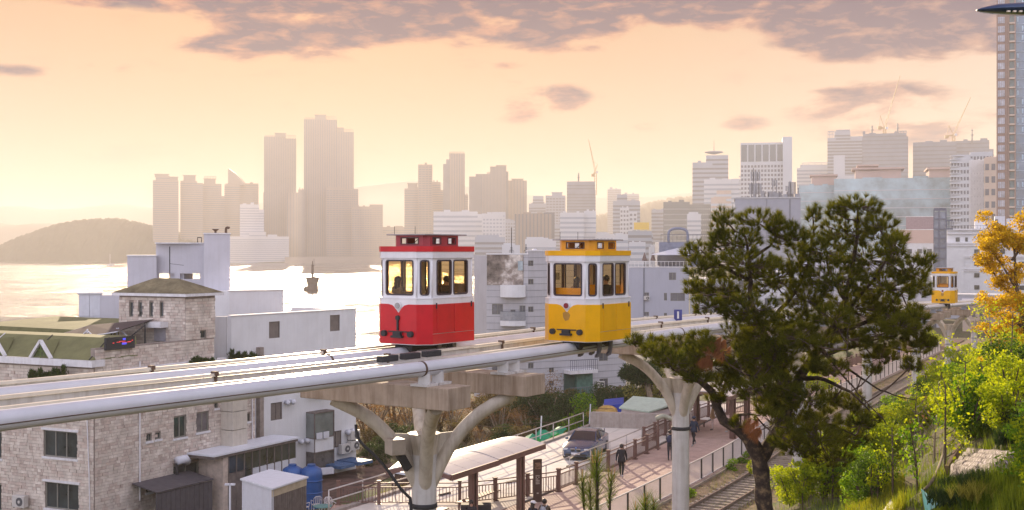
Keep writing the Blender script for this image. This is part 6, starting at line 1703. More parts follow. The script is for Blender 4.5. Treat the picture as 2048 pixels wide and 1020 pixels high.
# curved roof shelters
def shelter(label, A, B, C_, D_, zr, post_fracs=(0.5,), zg=8.0, arch=0.28, name='shelter'):
    """A,B: near-right edge (front to back), D_,C_: far-left edge. plan points"""
    A, B, C_, D_ = [Vector(p) for p in (A, B, C_, D_)]
    t = thing(name, label, 'shelter', (A.x, A.y, zg)); roof = mat('shelter_roof_sheet', (0.62, 0.58, 0.56), 0.35, var=0.06, vscale=0.8)
    n = 10; npan = 3
    def pt(f, g, dz=0):          # f across A->D, g along A->B
        p = A.lerp(D_, f).lerp(B.lerp(C_, f), g); return Vector((p.x, p.y, zr + arch * math.sin(math.pi * f) - 0.1 * f + dz))
    for k in range(npan):
        m_ = MB(); g0, g1 = k / npan + 0.004, (k + 1) / npan - 0.004
        for i in range(n):
            f0, f1 = i / n, (i + 1) / n
            b0 = len(m_.V)
            for q in (pt(f0, g0), pt(f1, g0), pt(f1, g1), pt(f0, g1)): m_.v(q)
            for q in (pt(f0, g0, -.05), pt(f1, g0, -.05), pt(f1, g1, -.05), pt(f0, g1, -.05)): m_.v(q)
            m_.f((b0, b0 + 3, b0 + 2, b0 + 1)); m_.f((b0 + 4, b0 + 5, b0 + 6, b0 + 7)); m_.f((b0, b0 + 1, b0 + 5, b0 + 4)); m_.f((b0 + 3, b0 + 7, b0 + 6, b0 + 2))
        m_.build('roof_panel', roof, t)
    for (p, q) in ((A, B), (D_, C_)):
        zz = zr - 0.12 - (0.1 if p is D_ else 0); m_ = MB(); m_.beam((p.x, p.y, zz), (q.x, q.y, zz), 0.14, 0.24); m_.build('roof_beam', M_BROWN, t)
    for g in (0.0, 0.5, 1.0):
        m_ = MB(); ps = [pt(i / n, g, -0.14) for i in range(n + 1)]
        for a, b in zip(ps[:-1], ps[1:]): m_.beam(a, b, 0.1, 0.16)
        m_.build('roof_rib', M_BROWN, t)
    for g in post_fracs:
        for f in (0.06, 0.94):
            p = pt(f, g); w_ = 0.34
            m_ = MB(); m_.box((p.x, p.y, (zg + zr - 0.2) / 2), (0.10, w_, zr - 0.2 - zg), 0.5); m_.box((p.x + 0.16, p.y + 0.05, (zg + zr - 0.2) / 2), (0.08, w_, zr - 0.22 - zg), 0.5); m_.build('post', M_BROWN, t)
    m_ = MB(); p0, p1 = pt(0.8, 0.12), pt(0.8, 0.88); m_.beam((p0.x, p0.y, zg + 0.45), (p1.x, p1.y, zg + 0.45), 0.42, 0.06)
    for p in (p0, p1): m_.beam((p.x, p.y, zg), (p.x, p.y, zg + 0.42), 0.3, 0.08)
    m_.build('bench', M_BROWN, t)
    return t
shelter('curved pale roof shelter on brown posts, the larger one right of the nearest column', (-0.6, 52.8), (1.55, 57.0), (-1.0, 58.6), (-3.2, 54.6), 10.8)
shelter('curved pale roof shelter immediately right of the nearest column, lower left of the larger one', (-2.5, 49.2), (-0.6, 52.75), (-3.3, 54.5), (-5.3, 51.0), 10.78)
shelter('curved roof shelter on brown posts behind the second column', tuple(US(-4.4, 72.5, 0).xy), tuple(US(-4.4, 78.5, 0).xy), tuple(US(-8.4, 78.5, 0).xy), tuple(US(-8.4, 72.5, 0).xy), 10.85, post_fracs=(0.2, 0.85))
# information pillar
p = Vector((PX(1075, 57.2), 57.2, 8.0)); t = thing('information_pillar', 'tall dark brown information pillar with pale lettering beside the shelter', 'sign', p, 0.35)
m_ = MB(); m_.box((0, 0, 1.02), (0.42, 0.12, 2.04)); m_.build('panel', mat('pillar_brown', (0.07, 0.04, 0.035), 0.45), t, local=True, bevel=0.01)
wt = mat('sign_print_pale', (0.5, 0.46, 0.42), 0.6, var=0)
for r in range(6):
    for c in range(3):
        if rnd.random() < 0.8:
            m_ = MB(); m_.box((-0.09 + c * 0.07, -0.063, 1.25 - r * 0.075), (0.045, 0.004, 0.05)); m_.build('lettering', wt, t, local=True)
m_ = MB(); m_.box((0, -0.063, 1.72), (0.28, 0.004, 0.3)); m_.build('picture', mat('sign_picture', (0.28, 0.17, 0.12), 0.5, var=0.5, vscale=8), t, local=True)
m_ = MB(); m_.box((-0.02, -0.07, 0.42), (0.08, 0.03, 0.05)); m_.build('tag', wt, t, local=True)
m_ = MB(); m_.box((-1.55, 51.8, 8.55), (1.3, 0.5, 1.0)); tag(m_.build('ticket_counter', M_DARK), 'dark box shaped counter in front of the shelter posts at the bottom edge', 'counter')

# brown wood deck bench and lamp covers near second column
p = P(1325, 878, 66.0); tb = thing('bench', 'pale curved bench top on the brown railing left of the second column', 'bench', (p.x, p.y, 8.0))
m_ = MB(); m_.tube(catmull([P(1312, 838, 72), P(1325, 832, 72), P(1338, 836, 72), P(1347, 840, 72)], 0.2), [0.1] + [0.16] * 20 if False else 0.14, 8); m_.build('seat', mat('bench_green_grey', (0.35, 0.36, 0.28), 0.6), tb, smooth=True)
for px_ in (1316, 1342): m_ = MB(); m_.tube([P(px_, 838, 72), Vector((PX(px_, 72), 72, 8.0))], 0.06, 6); m_.build('leg', M_BROWN, tb)

# ------------------------------------------------------------------ cars
def car(label, pos, yaw, paint, group=None, detail=True, suv=False):
    t = thing('parked_car', label, 'car', pos, yaw, group)
    L, Wd = 4.75, 1.86
    # stations along x (front = +): x, half width bottom, half width belt, z bottom, z belt(shoulder), z top deck
    st = [(2.37, .52, .55, .34, .55, .60), (2.33, .70, .72, .24, .62, .68), (2.10, .84, .84, .20, .70, .76), (1.6, .90, .90, .20, .78, .86), (1.0, .92, .92, .20, .84, .94), (0.75, .93, .92, .20, .87, .97), (0, .93, .92, .19, .90, .98), (-1.0, .93, .92, .19, .93, 1.0), (-1.7, .92, .91, .21, .95, 1.05), (-2.1, .86, .86, .26, .93, 1.06), (-2.32, .76, .78, .34, .88, 1.02), (-2.37, .66, .68, .42, .82, .92)]
    m_ = MB(); rings = []
    for (x, wb, ws, zb, zs, zt) in st:
        prof = [(-wb * .92, zb), (-wb, zb + .1), (-ws, zs), (-ws * .90, zs + (zt - zs) * .7), (-ws * .55, zt), (0, zt + .015), (ws * .55, zt), (ws * .90, zs + (zt - zs) * .7), (ws, zs), (wb, zb + .1), (wb * .92, zb)]
        rings.append([m_.v((x, y, z)) for y, z in prof])
    for a, b in zip(rings[:-1], rings[1:]):
        k = len(a)
        for j in range(k): m_.f((a[j], a[(j + 1) % k], b[(j + 1) % k], b[j]))
    m_.f(rings[0][::-1]); m_.f(rings[-1])
    m_.build('body', paint, t, smooth=True, local=True, auto=35)
    # greenhouse
    gh = [(0.85, .76, .95), (0.15, .66, 1.36), (-0.6, .63, 1.43), (-1.3, .61, 1.36), (-1.95, .70, 1.03)]
    g = MB(); rr = []
    for (x, w_, z) in gh: rr.append([g.v((x, -min(.80, w_ + .16) if z > 1.1 else -.78, .96 if z > 1.1 else z - 0.03)), g.v((x, -w_, z)), g.v((x, 0, z + .02)), g.v((x, w_, z)), g.v((x, min(.80, w_ + .16) if z > 1.1 else .78, .96 if z > 1.1 else z - 0.03))])
    for a, b in zip(rr[:-1], rr[1:]):
        for j in range(4): g.f((a[j], a[j + 1], b[j + 1], b[j]))
    g.build('windows', mat('car_glass', (0.02, 0.025, 0.035), 0.06, var=0, spec=0.9), t, smooth=True, local=True, auto=35)
    r_ = MB(); ro = [(0.12, .60, 1.375), (-0.3, .60, 1.43), (-0.7, .59, 1.445), (-1.25, .57, 1.385)]
    rr = [[r_.v((x, -w_, z)), r_.v((x, 0, z + .03)), r_.v((x, w_, z))] for x, w_, z in ro]
    for a, b in zip(rr[:-1], rr[1:]):
        for j in range(2): r_.f((a[j], a[j + 1], b[j + 1], b[j]))
    r_.build('roof', paint, t, smooth=True, local=True)
    for sy in (-1, 1):
        for (x0, z0, x1, z1) in ((0.84, .96, 0.14, 1.375), (-1.28, 1.37, -1.94, 1.03), (-0.42, .97, -0.46, 1.40)):
            m_ = MB(); m_.beam((x0, sy * .79, z0), (x1, sy * .64, z1), 0.05, 0.05); m_.build('pillar', paint, t, local=True)
        m_ = MB(); m_.ell((0.62, sy * 1.0, 1.0), (.1, .11, .07)); m_.build('mirror', paint, t, smooth=True, local=True)
        for x in (1.42, -1.40):
            m_ = MB(); m_.tube([(x, sy * .74, .33), (x, sy * .945, .33)], .34, 22); w__ = m_.build('wheel', M_DARK, t, smooth=True, local=True, auto=40)
            m_ = MB(); m_.tube([(x, sy * .90, .33), (x, sy * .96, .33)], .22, 14); m_.build('rim', mat('alloy', (0.45, 0.45, 0.46), 0.3, metal=0.8, var=0), w__, local=True)
        m_ = MB(); m_.box((2.27, sy * .62, .645), (.16, .30, .11)); m_.build('headlight', mat('headlight_glass', (0.55, 0.58, 0.6), 0.1, var=0), t, local=True, bevel=0.03)
        m_ = MB(); m_.box((-2.32, sy * .62, .86), (.1, .32, .12)); m_.build('tail_light', mat('tail_red', (0.3, 0.02, 0.02), 0.3, var=0), t, local=True)
        if detail:
            m_ = MB(); m_.box((2.345, sy * .165, .60), (.08, .24, .15)); m_.build('grille', mat('grille_black', (0.015, 0.015, 0.015), 0.3, var=0), t, local=True, bevel=0.03)
            m_ = MB(); m_.box((2.37, sy * .165, .68), (.07, .27, .02)); m_.build('grille_trim', mat('chrome', (0.6, 0.6, 0.6), 0.15, metal=1, var=0), t, local=True)
            for x in (-.4,): m_ = MB(); m_.box((x, sy * .93, .80), (.18, .03, .03)); m_.build('door_handle', paint, t, local=True)
    m_ = MB(); m_.box((2.39, 0, .42), (.03, .5, .11)); m_.build('number_plate', M_PANELW, t, local=True)
    if detail:
        m_ = MB(); m_.tube([(2.28, 0, .73), (2.31, 0, .745)], .042, 14); m_.build('badge', mat('badge_blue', (0.05, 0.15, 0.4), 0.3, var=0), t, local=True)
        m_ = MB(); m_.box((2.36, 0, .34), (.08, 1.2, .12)); m_.build('bumper_intake', MATS['grille_black'], t, local=True)
    return t
paintB = mat('dark_blue_car_paint', (0.03, 0.06, 0.13), 0.25, var=0, coat=0.6, spec=0.6)
p = US(-11.9, 64.0, 8.0)
cx_, cy_ = PX(1172, 70.5), 70.5
car('dark blue sedan parked nose down on the concrete road behind the boardwalk railing', (cx_, cy_, 8.0), math.radians(-108), paintB)
# distant parked cars under the far end of the track
pw_ = mat('white_car_paint', (0.6, 0.6, 0.62), 0.3, var=0); pk = mat('black_car_paint', (0.04, 0.04, 0.045), 0.3, var=0); py2 = mat('yellow_car_paint', (0.55, 0.40, 0.04), 0.4, var=0)
for px_, D_, mm, lb in ((1868, 150, py2, 'small yellow parked car far away under the track at right'), (1905, 158, pw_, 'white parked car far away beside the far columns'), (1850, 160, pk, 'dark parked car far away left of the yellow parked car'), (1700, 150, pw_, 'white parked car far away behind the tall column'), (1655, 145, pk, 'dark parked car far away seen through the pine branches')):
    car(lb, (PX(px_, D_), D_, 6.2), rnd.uniform(0, 3), mm, 'cars parked in the distant street', detail=False)

# small buildings and clutter behind the road
def hut():
    D = 84.0; t = thing('hut', 'pale pinkish hut with a thin green edged roof behind the boardwalk', 'hut', (PX(1275, D), D, 6))
    a = P(1243, 815, D); b = P(1298, 812, 82.0); c = P(1345, 800, 88)
    A, B = a.xy, b.xy; n = Vector((0.35, 0.93)); poly = [A, B, B + Vector((2.6, 3.0)), A + n * 3.5]
    zt = PZ(817, D); m_ = MB(); m_.prism(poly, 6.5, zt); m_.build('wall', mat('hut_wall', (0.55, 0.48, 0.47), 0.85, var=0.05, streak=0.15), t)
    cen = sum(poly, Vector((0, 0))) / 4; m_ = MB(); m_.prism([cen + (p - cen) * 1.1 for p in poly], [zt, zt, zt + .35, zt + .35], [zt + .1, zt + .1, zt + .45, zt + .45]); m_.build('roof', mat('pale_green_roof', (0.45, 0.55, 0.46), 0.6, var=0.1), t)
    Wq = Wall(B, B + Vector((2.6, 3.0))); m_ = MB(); Wq.box(m_, 1.0, 2.6, 7.2, 8.0, 0.0, 0.03); m_.build('window', M_GLASSD, t)
    # blue tarpaulin tent
    D = 95; t = thing('tent', 'bright blue tarpaulin shelter beside the pale hut', 'tent', (PX(1225, D), D, 6)); m_ = MB()
    x0, x1 = PX(1207, D), PX(1247, D); z0 = PZ(840, D); m_.prism([(x0, D), (x1, D), (x1 + .3, D + 3), (x0 + .3, D + 3)], [z0] * 4, [PZ(812, D), PZ(807, D), PZ(804, D), PZ(808, D)]); m_.build('tarpaulin', mat('tarp_blue', (0.01, 0.05, 0.42), 0.5, var=0.15, vscale=0.8), t)
    for x in (x0, x1): m_ = MB(); m_.tube([(x, D - .05, 6), (x, D - .05, PZ(808, D))], .04, 6); m_.build('pole', M_GALV, t)
    # yellow and orange rubble bags
    D = 88; m_ = MB(); m_.ell((PX(1203, D), D, 7.9), (1.3, .8, .45), 9, 6); m_.ell((PX(1215, D), D + .3, 8.1), (.8, .6, .5), 8, 6); tag(m_.build('tarp_heap', mat('ochre_tarp', (0.45, 0.28, 0.08), 0.8, var=0.4, vscale=1.5)), 'ochre covered heap left of the pale hut', 'heap')
    # leaning poles with wire
    for i, (px_, y0, y1, D, lb) in enumerate(((1080, 880, 832, 76, 'thin white pole standing left of the blue car'), (1178, 857, 808, 84, 'thin white pole standing behind the blue car'))):
        m_ = MB(); m_.tube([P(px_, y0 + 12, D), P(px_ + 3, y1, D)], 0.05, 6); tag(m_.build('pole', M_PANELW), lb, 'pole')
    m_ = MB(); a, b, c = P(880, 836, 72), P(1083, 844, 76), P(1178, 815, 84); d = P(1300, 795, 95)
    for p0, p1 in ((a, b), (b, c), (c, d)): m_.tube([p0.lerp(p1, k / 8) - Vector((0, 0, 0.4 * math.sin(math.pi * k / 8))) for k in range(9)], 0.016, 4)
    tag(m_.build('wire', M_RUST), 'sagging wire strung between the thin white poles', 'wire')
    # grey concrete wall behind the car
    m_ = MB(); m_.prism([US(-14.6, 74, 0).xy, US(-9.4, 75.5, 0).xy, US(-9.4, 76.1, 0).xy, US(-14.6, 74.6, 0).xy], 7.8, 9.0); tag(m_.build('low_wall', MATS['edge_concrete']), 'low grey concrete wall behind the blue car', 'wall')
    # green debris net along the road edge
    v = []; 
    m_ = MB(); n = 26
    rows = []
    for i in range(n + 1):
        s_ = 58.5 + 13.5 * i / n; h = 0.35 + 0.28 * math.sin(i * 1.3) + 0.2 * math.sin(i * 2.9)
        rows.append([m_.v(US(-15.3 - j * 0.45, s_, 7.9 + (h if j in (1, 2) else h * .4) + 0.1 * math.sin(i * 2.1 + j) - j * .13)) for j in range(4)])
    for a_, b_ in zip(rows[:-1], rows[1:]):
        for j in range(3): m_.f((a_[j], a_[j + 1], b_[j + 1], b_[j]))
    tag(m_.build('debris_net', mat('net_green', (0.03, 0.40, 0.22), 0.7, var=0.2, vscale=2, trans=0.3)), 'crumpled green net draped along the road edge left of the blue car', 'net')
    # turquoise roof seen through the pine
    D = 112; t = thing('pavilion', 'turquoise roofed hut glimpsed through the pine branches', 'hut', (PX(1555, D), D, 6)); x0, x1 = PX(1525, D), PX(1590, D)
    m_ = MB(); m_.prism([(x0, D), (x1, D), (x1, D + 4), (x0, D + 4)], 6, PZ(778, D)); m_.build('wall', M_WHITE, t)
    m_ = MB(); zz = PZ(778, D) + .01; m_.prism([(x0 - .4, D - .4), (x1 + .4, D - .4), (x1, D + 4), (x0, D + 4)], [zz] * 4, [zz + .15, zz + .15, PZ(757, D + 4), PZ(757, D + 4)]); m_.build('roof', mat('turquoise_roof', (0.10, 0.42, 0.42), 0.5), t)
hut()
# ------------------------------------------------------------------ people
M_SKIN = mat('skin', (0.42, 0.25, 0.18), 0.6, var=0.03)
M_HAIR = mat('dark_hair', (0.02, 0.015, 0.014), 0.5, var=0.1)
def person(label, pos, yaw, pose='walk', h=1.68, top=(0.02, 0.02, 0.025), legs=(0.02, 0.02, 0.022), shoes=(0.5, 0.5, 0.5), hair=True, hat=None, pack=None, group=None, longhair=False, bulky=1.0):
    t = thing('person', label, 'person', pos, yaw, group); s = h / 1.7
    # faces +x
    st = {'walk': ((.16, -.02, .52), (.27, 0, .09), (-.06, 0, .52), (-.28, 0, .12), .02), 'stand': ((.02, 0, .48), (0, 0, .07), (.02, 0, .48), (0, 0, .07), .03), 'sit': ((.42, 0, .46), (.44, 0, .07), (.42, 0, .46), (.44, 0, .07), 0)}[pose]
    hipz = 0.92 if pose != 'sit' else 0.48
    V = []; E = []; RD = []
    def add(p, r, par=None):
        V.append(Vector(p) * s); RD.append(r * s)
        if par is not None: E.append((par, len(V) - 1))
        return len(V) - 1
    dz = hipz - 0.92
    pel = add((0, 0, .95 + dz), .145 * bulky); waist = add((.0, 0, 1.10 + dz), .135 * bulky, pel); chest = add((.01, 0, 1.30 + dz), .155 * bulky, waist)
    neckb = add((.0, 0, 1.44 + dz), .085, chest); neck = add((.01, 0, 1.50 + dz), .052, neckb); head = add((.02, 0, 1.60 + dz), .092, neck); crown = add((.01, 0, 1.66 + dz), .080, head)
    for k, sy in enumerate((1, -1)):
        hip = add((0, sy * .09, .88 + dz), .105 * bulky, pel); kn_, ft_ = (st[0], st[1]) if k == 0 else (st[2], st[3])
        kn = add((kn_[0], sy * .095, kn_[2]), .068, hip); an = add((ft_[0] - .02, sy * .09, ft_[2] + .03), .042, kn); heel = add((ft_[0], sy * .09, ft_[2] - .035), .042, an); add((ft_[0] + .17, sy * .10, ft_[2] - .045), .032, heel)
        sh = add((0, sy * .17, 1.40 + dz), .075 * bulky, chest)
        sw = (-.18 if k == 0 else .16) if pose == 'walk' else 0.02
        if pose == 'sit': el = add((.08, sy * .22, 1.16 + dz), .05 * bulky, sh); ha = add((.30, sy * .16, 1.05 + dz), .038, el)
        elif pose == 'stand' and pack is not None: el = add((.10, sy * .24, 1.16 + dz), .05 * bulky, sh); ha = add((.22, sy * .12, 1.25 + dz), .038, el)
        else: el = add((sw * .4, sy * .25, 1.13 + dz), .05 * bulky, sh); ha = add((sw, sy * .26, .90 + dz), .037, el)
        d = (V[ha] - V[el]).normalized(); p = V[ha] / s
        pal = add(p + d * .06, .034, ha)
        add(p + d * .13, .020, pal); add(p + d * .07 + Vector((.04, -sy * .01, 0)), .014, pal)
    me = bpy.data.meshes.new('body'); me.from_pydata([tuple(v) for v in V], E, []); o = bpy.data.objects.new('tmp', me); COL.objects.link(o)
    sk = o.modifiers.new('s', 'SKIN'); 
    for i, r in enumerate(RD): me.skin_vertices[0].data[i].radius = (r, r)
    me.skin_vertices[0].data[0].use_root = True
    sb = o.modifiers.new('b', 'SUBSURF'); sb.levels = 1; sb.render_levels = 1
    dg = bpy.context.evaluated_depsgraph_get(); dg.update()
    nm = bpy.data.meshes.new_from_object(o.evaluated_get(dg)); bpy.data.objects.remove(o)
    nm.materials.clear()
    key = str(top) + str(legs)
    mt = mat('cloth_top_' + str(top), top, 0.85, var=0.15, vscale=8, bump=0.004, bscale=30); ml = mat('cloth_legs_' + str(legs), legs, 0.85, var=0.12, vscale=8); ms_ = mat('shoe_' + str(shoes), shoes, 0.6)
    for m_ in (mt, ml, M_SKIN, ms_): nm.materials.append(m_)
    for p in nm.polygons:
        c = p.center / s; p.use_smooth = True
        if c.z > 1.475 + dz: p.material_index = 2
        elif pose == 'sit':
            p.material_index = 3 if c.z < .09 else (1 if (c.z < .52 or c.x > .2) and c.z < .62 else 0)
            if c.x > .29 and c.z > .55: p.material_index = 2
        elif c.z < .10 + (.1 if c.x < -.2 else 0): p.material_index = 3
        elif c.z < .90: p.material_index = 1
        if pose != 'sit' and abs(c.y) > .16 and c.z < .89 and c.z > .7: p.material_index = 2
    body = bpy.data.objects.new('body', nm); COL.objects.link(body); body.parent = t
    H = Vector((.015, 0, 1.625 + dz)) * s
    if hair:
        m_ = MB(); m_.ell(H + Vector((-.02, 0, .02)) * s, (.115 * s, .105 * s, .115 * s), 14, 8)
        if longhair: m_.ell(H + Vector((-.055, 0, -.12)) * s, (.075 * s, .10 * s, .17 * s), 12, 8)
        m_.build('hair', M_HAIR, t, local=True, smooth=True)
    m_ = MB(); m_.ell(H + Vector((.105, 0, -.03)) * s, (.02 * s, .014 * s, .022 * s), 8, 5); m_.build('nose', M_SKIN, t, local=True, smooth=True)
    for sy in (-1, 1):
        m_ = MB(); m_.ell(H + Vector((.092, sy * .034, .0)) * s, (.012 * s, .014 * s, .009 * s), 8, 5); m_.build('eye', M_HAIR, t, local=True)
        m_ = MB(); m_.ell(H + Vector((.0, sy * .098, -.02)) * s, (.02 * s, .012 * s, .03 * s), 8, 5); m_.build('ear', M_SKIN, t, local=True)
    m_ = MB(); m_.ell(H + Vector((.094, 0, -.065)) * s, (.010 * s, .024 * s, .007 * s), 8, 5); m_.build('mouth', mat('lips', (0.3, 0.1, 0.09), 0.5, var=0), t, local=True)
    if hat:
        m_ = MB(); m_.lathe([(.118 * s, .0), (.115 * s, .06 * s), (.08 * s, .10 * s), (.01, .115 * s)], H + Vector((-.005, 0, .03)) * s, 14); m_.box(H + Vector((.13, 0, .035)) * s, (.12 * s, .15 * s, .012)); m_.build('cap', mat('cap_' + str(hat), hat, 0.7), t, local=True, smooth=True, auto=40)
    if pack:
        m_ = MB(); m_.ell(Vector((-.20, 0, 1.24 + dz)) * s, (.13 * s, .16 * s, .23 * s), 12, 8); b_ = m_.build('backpack', mat('pack_' + str(pack), pack, 0.7, var=0.15), t, local=True, smooth=True)
        for sy in (-1, 1): m_ = MB(); m_.tube([Vector((-.13, sy * .09, 1.42 + dz)) * s, Vector((.0, sy * .12, 1.50 + dz)) * s, Vector((.16, sy * .11, 1.38 + dz)) * s, Vector((.14, sy * .12, 1.18 + dz)) * s], .018 * s, 6); m_.build('strap', MATS['pack_' + str(pack)], b_, local=True)
    # coat hem for bulky tops
    if pose != 'sit' and bulky > 1.05:
        m_ = MB(); m_.lathe([(.21 * s, .80 * s), (.20 * s, .95 * s), (.175 * s, 1.08 * s), (.15 * s, 1.1 * s)], (0, 0, 0), 16, .85, 1.0); m_.build('coat_hem', mt, t, local=True, smooth=True)
    return t
def ground_at(px, py, z=8.0):
    D = (CAMZ - z) * F / (py - HY); return (PX(px, D), D, z)
AW = math.atan2(0.88, 0.47)      # heading along the boardwalk, away from the camera
person('walker in black coat and trousers with white shoes on the boardwalk', ground_at(1243, 955), AW + 0.25, 'walk', 1.72, top=(.012, .013, .02), legs=(.012, .012, .016), shoes=(.55, .55, .58), bulky=1.12)
person('person seen from behind with a navy backpack, left of the second column', ground_at(1340, 921), AW + 0.1, 'stand', 1.70, top=(.03, .035, .05), legs=(.02, .025, .04), shoes=(.05, .05, .05), pack=(.02, .03, .08))
person('person in dark navy jacket and cap striding right of the second column', ground_at(1388, 891), AW + 2.9, 'walk', 1.74, top=(.02, .03, .06), legs=(.012, .012, .018), shoes=(.3, .3, .3), hat=(.03, .04, .08), bulky=1.1)
person('person in tan jacket and pale trousers standing under the far shelter', ground_at(1425, 860), AW + 1.8, 'stand', 1.68, top=(.35, .22, .12), legs=(.60, .48, .45), shoes=(.05, .05, .05), longhair=True, bulky=1.1)
person('person sitting under the far shelter in beige clothes', (*US(-5.2, 76.5, 8.0).xy, 8.0), AW + 1.9, 'sit', 1.6, top=(.30, .25, .17), legs=(.35, .28, .2), shoes=(.5, .5, .5), longhair=True)
x, y, z = ground_at(1066, 1085); person('person in a white cap and dark top with a white strap at the bottom edge', (x, y, z), AW - 0.1, 'walk', 1.66, top=(.015, .015, .03), legs=(.02, .02, .03), hat=(.7, .7, .74), longhair=True)
x, y, z = ground_at(1089, 1082); person('person in a brown hooded jacket with a grey backpack at the bottom edge', (x, y, z), AW + 0.1, 'walk', 1.70, top=(.12, .085, .06), legs=(.03, .03, .04), pack=(.35, .36, .40), bulky=1.18)
x, y, z = ground_at(943, 1080); person('dark haired woman facing the camera near the shelter post at the bottom edge', (x, y, z), -math.pi / 2, 'stand', 1.62, top=(.03, .025, .03), legs=(.03, .03, .03), longhair=True)
# distant walkers beyond the far columns
for i, (px_, s_, tp, lb) in enumerate(((1873, 140, (.25, .05, .05), 'tiny distant walker in red at the far end of the boardwalk'), (1879, 143, (.1, .1, .3), 'tiny distant walker in blue at the far end of the boardwalk'), (1913, 150, (.5, .5, .5), 'tiny distant walker in grey beyond the second last column'))):
    p = US(-5.5 + i * .8, s_ - 8, 8.0); person(lb, tuple(p), AW, 'walk', 1.7, top=tp)
# passengers
def passenger(key, lx, ly, yaw, label, **k):
    cb, p, a = CABINS[key]; sc = cb.scale[0]
    w_ = Matrix.Translation(p) @ Matrix.Rotation(a, 4, 'Z') @ Vector((lx * sc, ly * sc, 0.62))
    person(label, tuple(w_), a + yaw, 'sit', **k)
passenger('red', -0.80, 0.42, 0.0, 'passenger sitting in the end window of the red cabin, head in profile', h=1.72, longhair=True, top=(.16, .13, .12), legs=(.05, .05, .06))
passenger('red', 0.30, -0.48, math.pi, 'passenger by the first door window of the red cabin', h=1.72, top=(.04, .04, .05), legs=(.05, .05, .06))
passenger('red', 0.78, 0.34, math.pi, 'passenger at the far side of the red cabin', h=1.75, top=(.08, .06, .06), legs=(.05, .05, .06))
passenger('yellow', -0.70, 0.0, 0.0, 'passenger whose head shows above the seat back of the yellow cabin', h=1.7, top=(.25, .22, .2), legs=(.05, .05, .06), longhair=True)
passenger('yellow', 0.78, -0.2, math.pi, 'dark haired passenger at the corner window of the yellow cabin', h=1.74, top=(.03, .03, .03), legs=(.05, .05, .06))
# ------------------------------------------------------------------ plants
def hit(px, py, d0=6.0, d1=230.0):
    kx = (px - 1024) / F; kz = (py - HY) / F
    D = np.arange(d0, d1, 0.25); z = CAMZ - kz * D; g = ground(kx * D, D)
    i = np.argmax(z < g)
    if z[i] >= g[i]: return None
    return Vector((kx * D[i], D[i], float(g[i])))
def unit(n):
    v = rng.normal(size=(n, 3)); return v / np.linalg.norm(v, axis=1, keepdims=True)
def leaf_quads(c, size, aspect=0.55, up=0.0, droop=0.0):
    """rhombic leaves at centres c"""
    n = len(c); d = unit(n); d[:, 2] += up; d /= np.linalg.norm(d, axis=1, keepdims=True)
    s = np.cross(d, unit(n)); s /= np.linalg.norm(s, axis=1, keepdims=True) + 1e-9
    L = size * rng.uniform(0.6, 1.3, (n, 1)); W_ = L * aspect * 0.5
    nrm = np.cross(d, s) * 0.12
    v = np.stack([c - d * L / 2, c + s * W_ + nrm * L, c + d * L / 2, c - s * W_ + nrm * L], 1)
    return v.reshape(-1, 3)
def leafmat(name, a, b, trans=0.5, vs=1.5, rough=0.55):
    if name in MATS: return MATS[name]
    m = bpy.data.materials.new(name); m.use_nodes = True; t = NT(m.node_tree); t.n.clear()
    o = t.node('ShaderNodeOutputMaterial'); p = t.node('ShaderNodeBsdfPrincipled'); tr = t.node('ShaderNodeBsdfTranslucent'); ms = t.node('ShaderNodeMixShader')
    g = t.node('ShaderNodeNewGeometry'); oi = t.node('ShaderNodeObjectInfo'); tcn = t.node('ShaderNodeTexCoord')
    n = t.noise(tcn.outputs['Object'], vs, 3, 0.6)
    f = t.math('ADD', t.math('MULTIPLY', g.outputs['Random Per Island'], 0.5), t.math('ADD', t.math('MULTIPLY', n.outputs[0], 0.9), t.math('MULTIPLY_ADD', oi.outputs['Random'], 0.25, -0.35)), clamp=True)
    c = t.ramp(f, [(0.2, a), (0.8, b)])
    p.inputs['Roughness'].default_value = rough; p.inputs['Specular IOR Level'].default_value = 0.12
    t.link(c, p.inputs['Base Color']); t.link(t.mix(1.0, c, (1.6, 1.5, 0.7), 'MULTIPLY'), tr.inputs[0])
    ms.inputs[0].default_value = trans; t.link(p.outputs[0], ms.inputs[1]); t.link(tr.outputs[0], ms.inputs[2]); t.link(ms.outputs[0], o.inputs[0])
    MATS[name] = m; return m
L_LIME = leafmat('lime_leaves', (0.15, 0.23, 0.012), (0.50, 0.56, 0.02), 0.6)
L_GREEN = leafmat('fresh_green_leaves', (0.05, 0.15, 0.012), (0.26, 0.40, 0.02), 0.55)
L_OLIVE = leafmat('olive_brown_leaves', (0.07, 0.06, 0.03), (0.20, 0.15, 0.06), 0.4, vs=0.5)
L_DGREEN = leafmat('dark_green_leaves', (0.02, 0.045, 0.015), (0.07, 0.11, 0.03), 0.35, vs=0.6)
L_GOLD = leafmat('golden_leaves', (0.36, 0.24, 0.01), (0.80, 0.58, 0.03), 0.55, vs=1.0)
L_RUSSET = leafmat('russet_twigs', (0.16, 0.08, 0.04), (0.34, 0.20, 0.09), 0.4, vs=0.5)
L_GRASS = leafmat('grass_blades', (0.07, 0.13, 0.012), (0.28, 0.34, 0.03), 0.45, vs=1.2)
L_PINE = leafmat('pine_needles', (0.014, 0.034, 0.008), (0.16, 0.16, 0.014), 0.48, vs=1.6, rough=.8)
L_PINEB = leafmat('dead_pine_needles', (0.18, 0.07, 0.035), (0.36, 0.16, 0.07), 0.35, vs=2)
L_BUD = leafmat('pine_candles', (0.40, 0.26, 0.10), (0.60, 0.42, 0.18), 0.3, vs=2)
M_BARK = mat('pine_bark', (0.055, 0.036, 0.026), 0.95, var=0.45, vscale=9, bump=0.03, bscale=22, col2=(0.15, 0.10, 0.05))
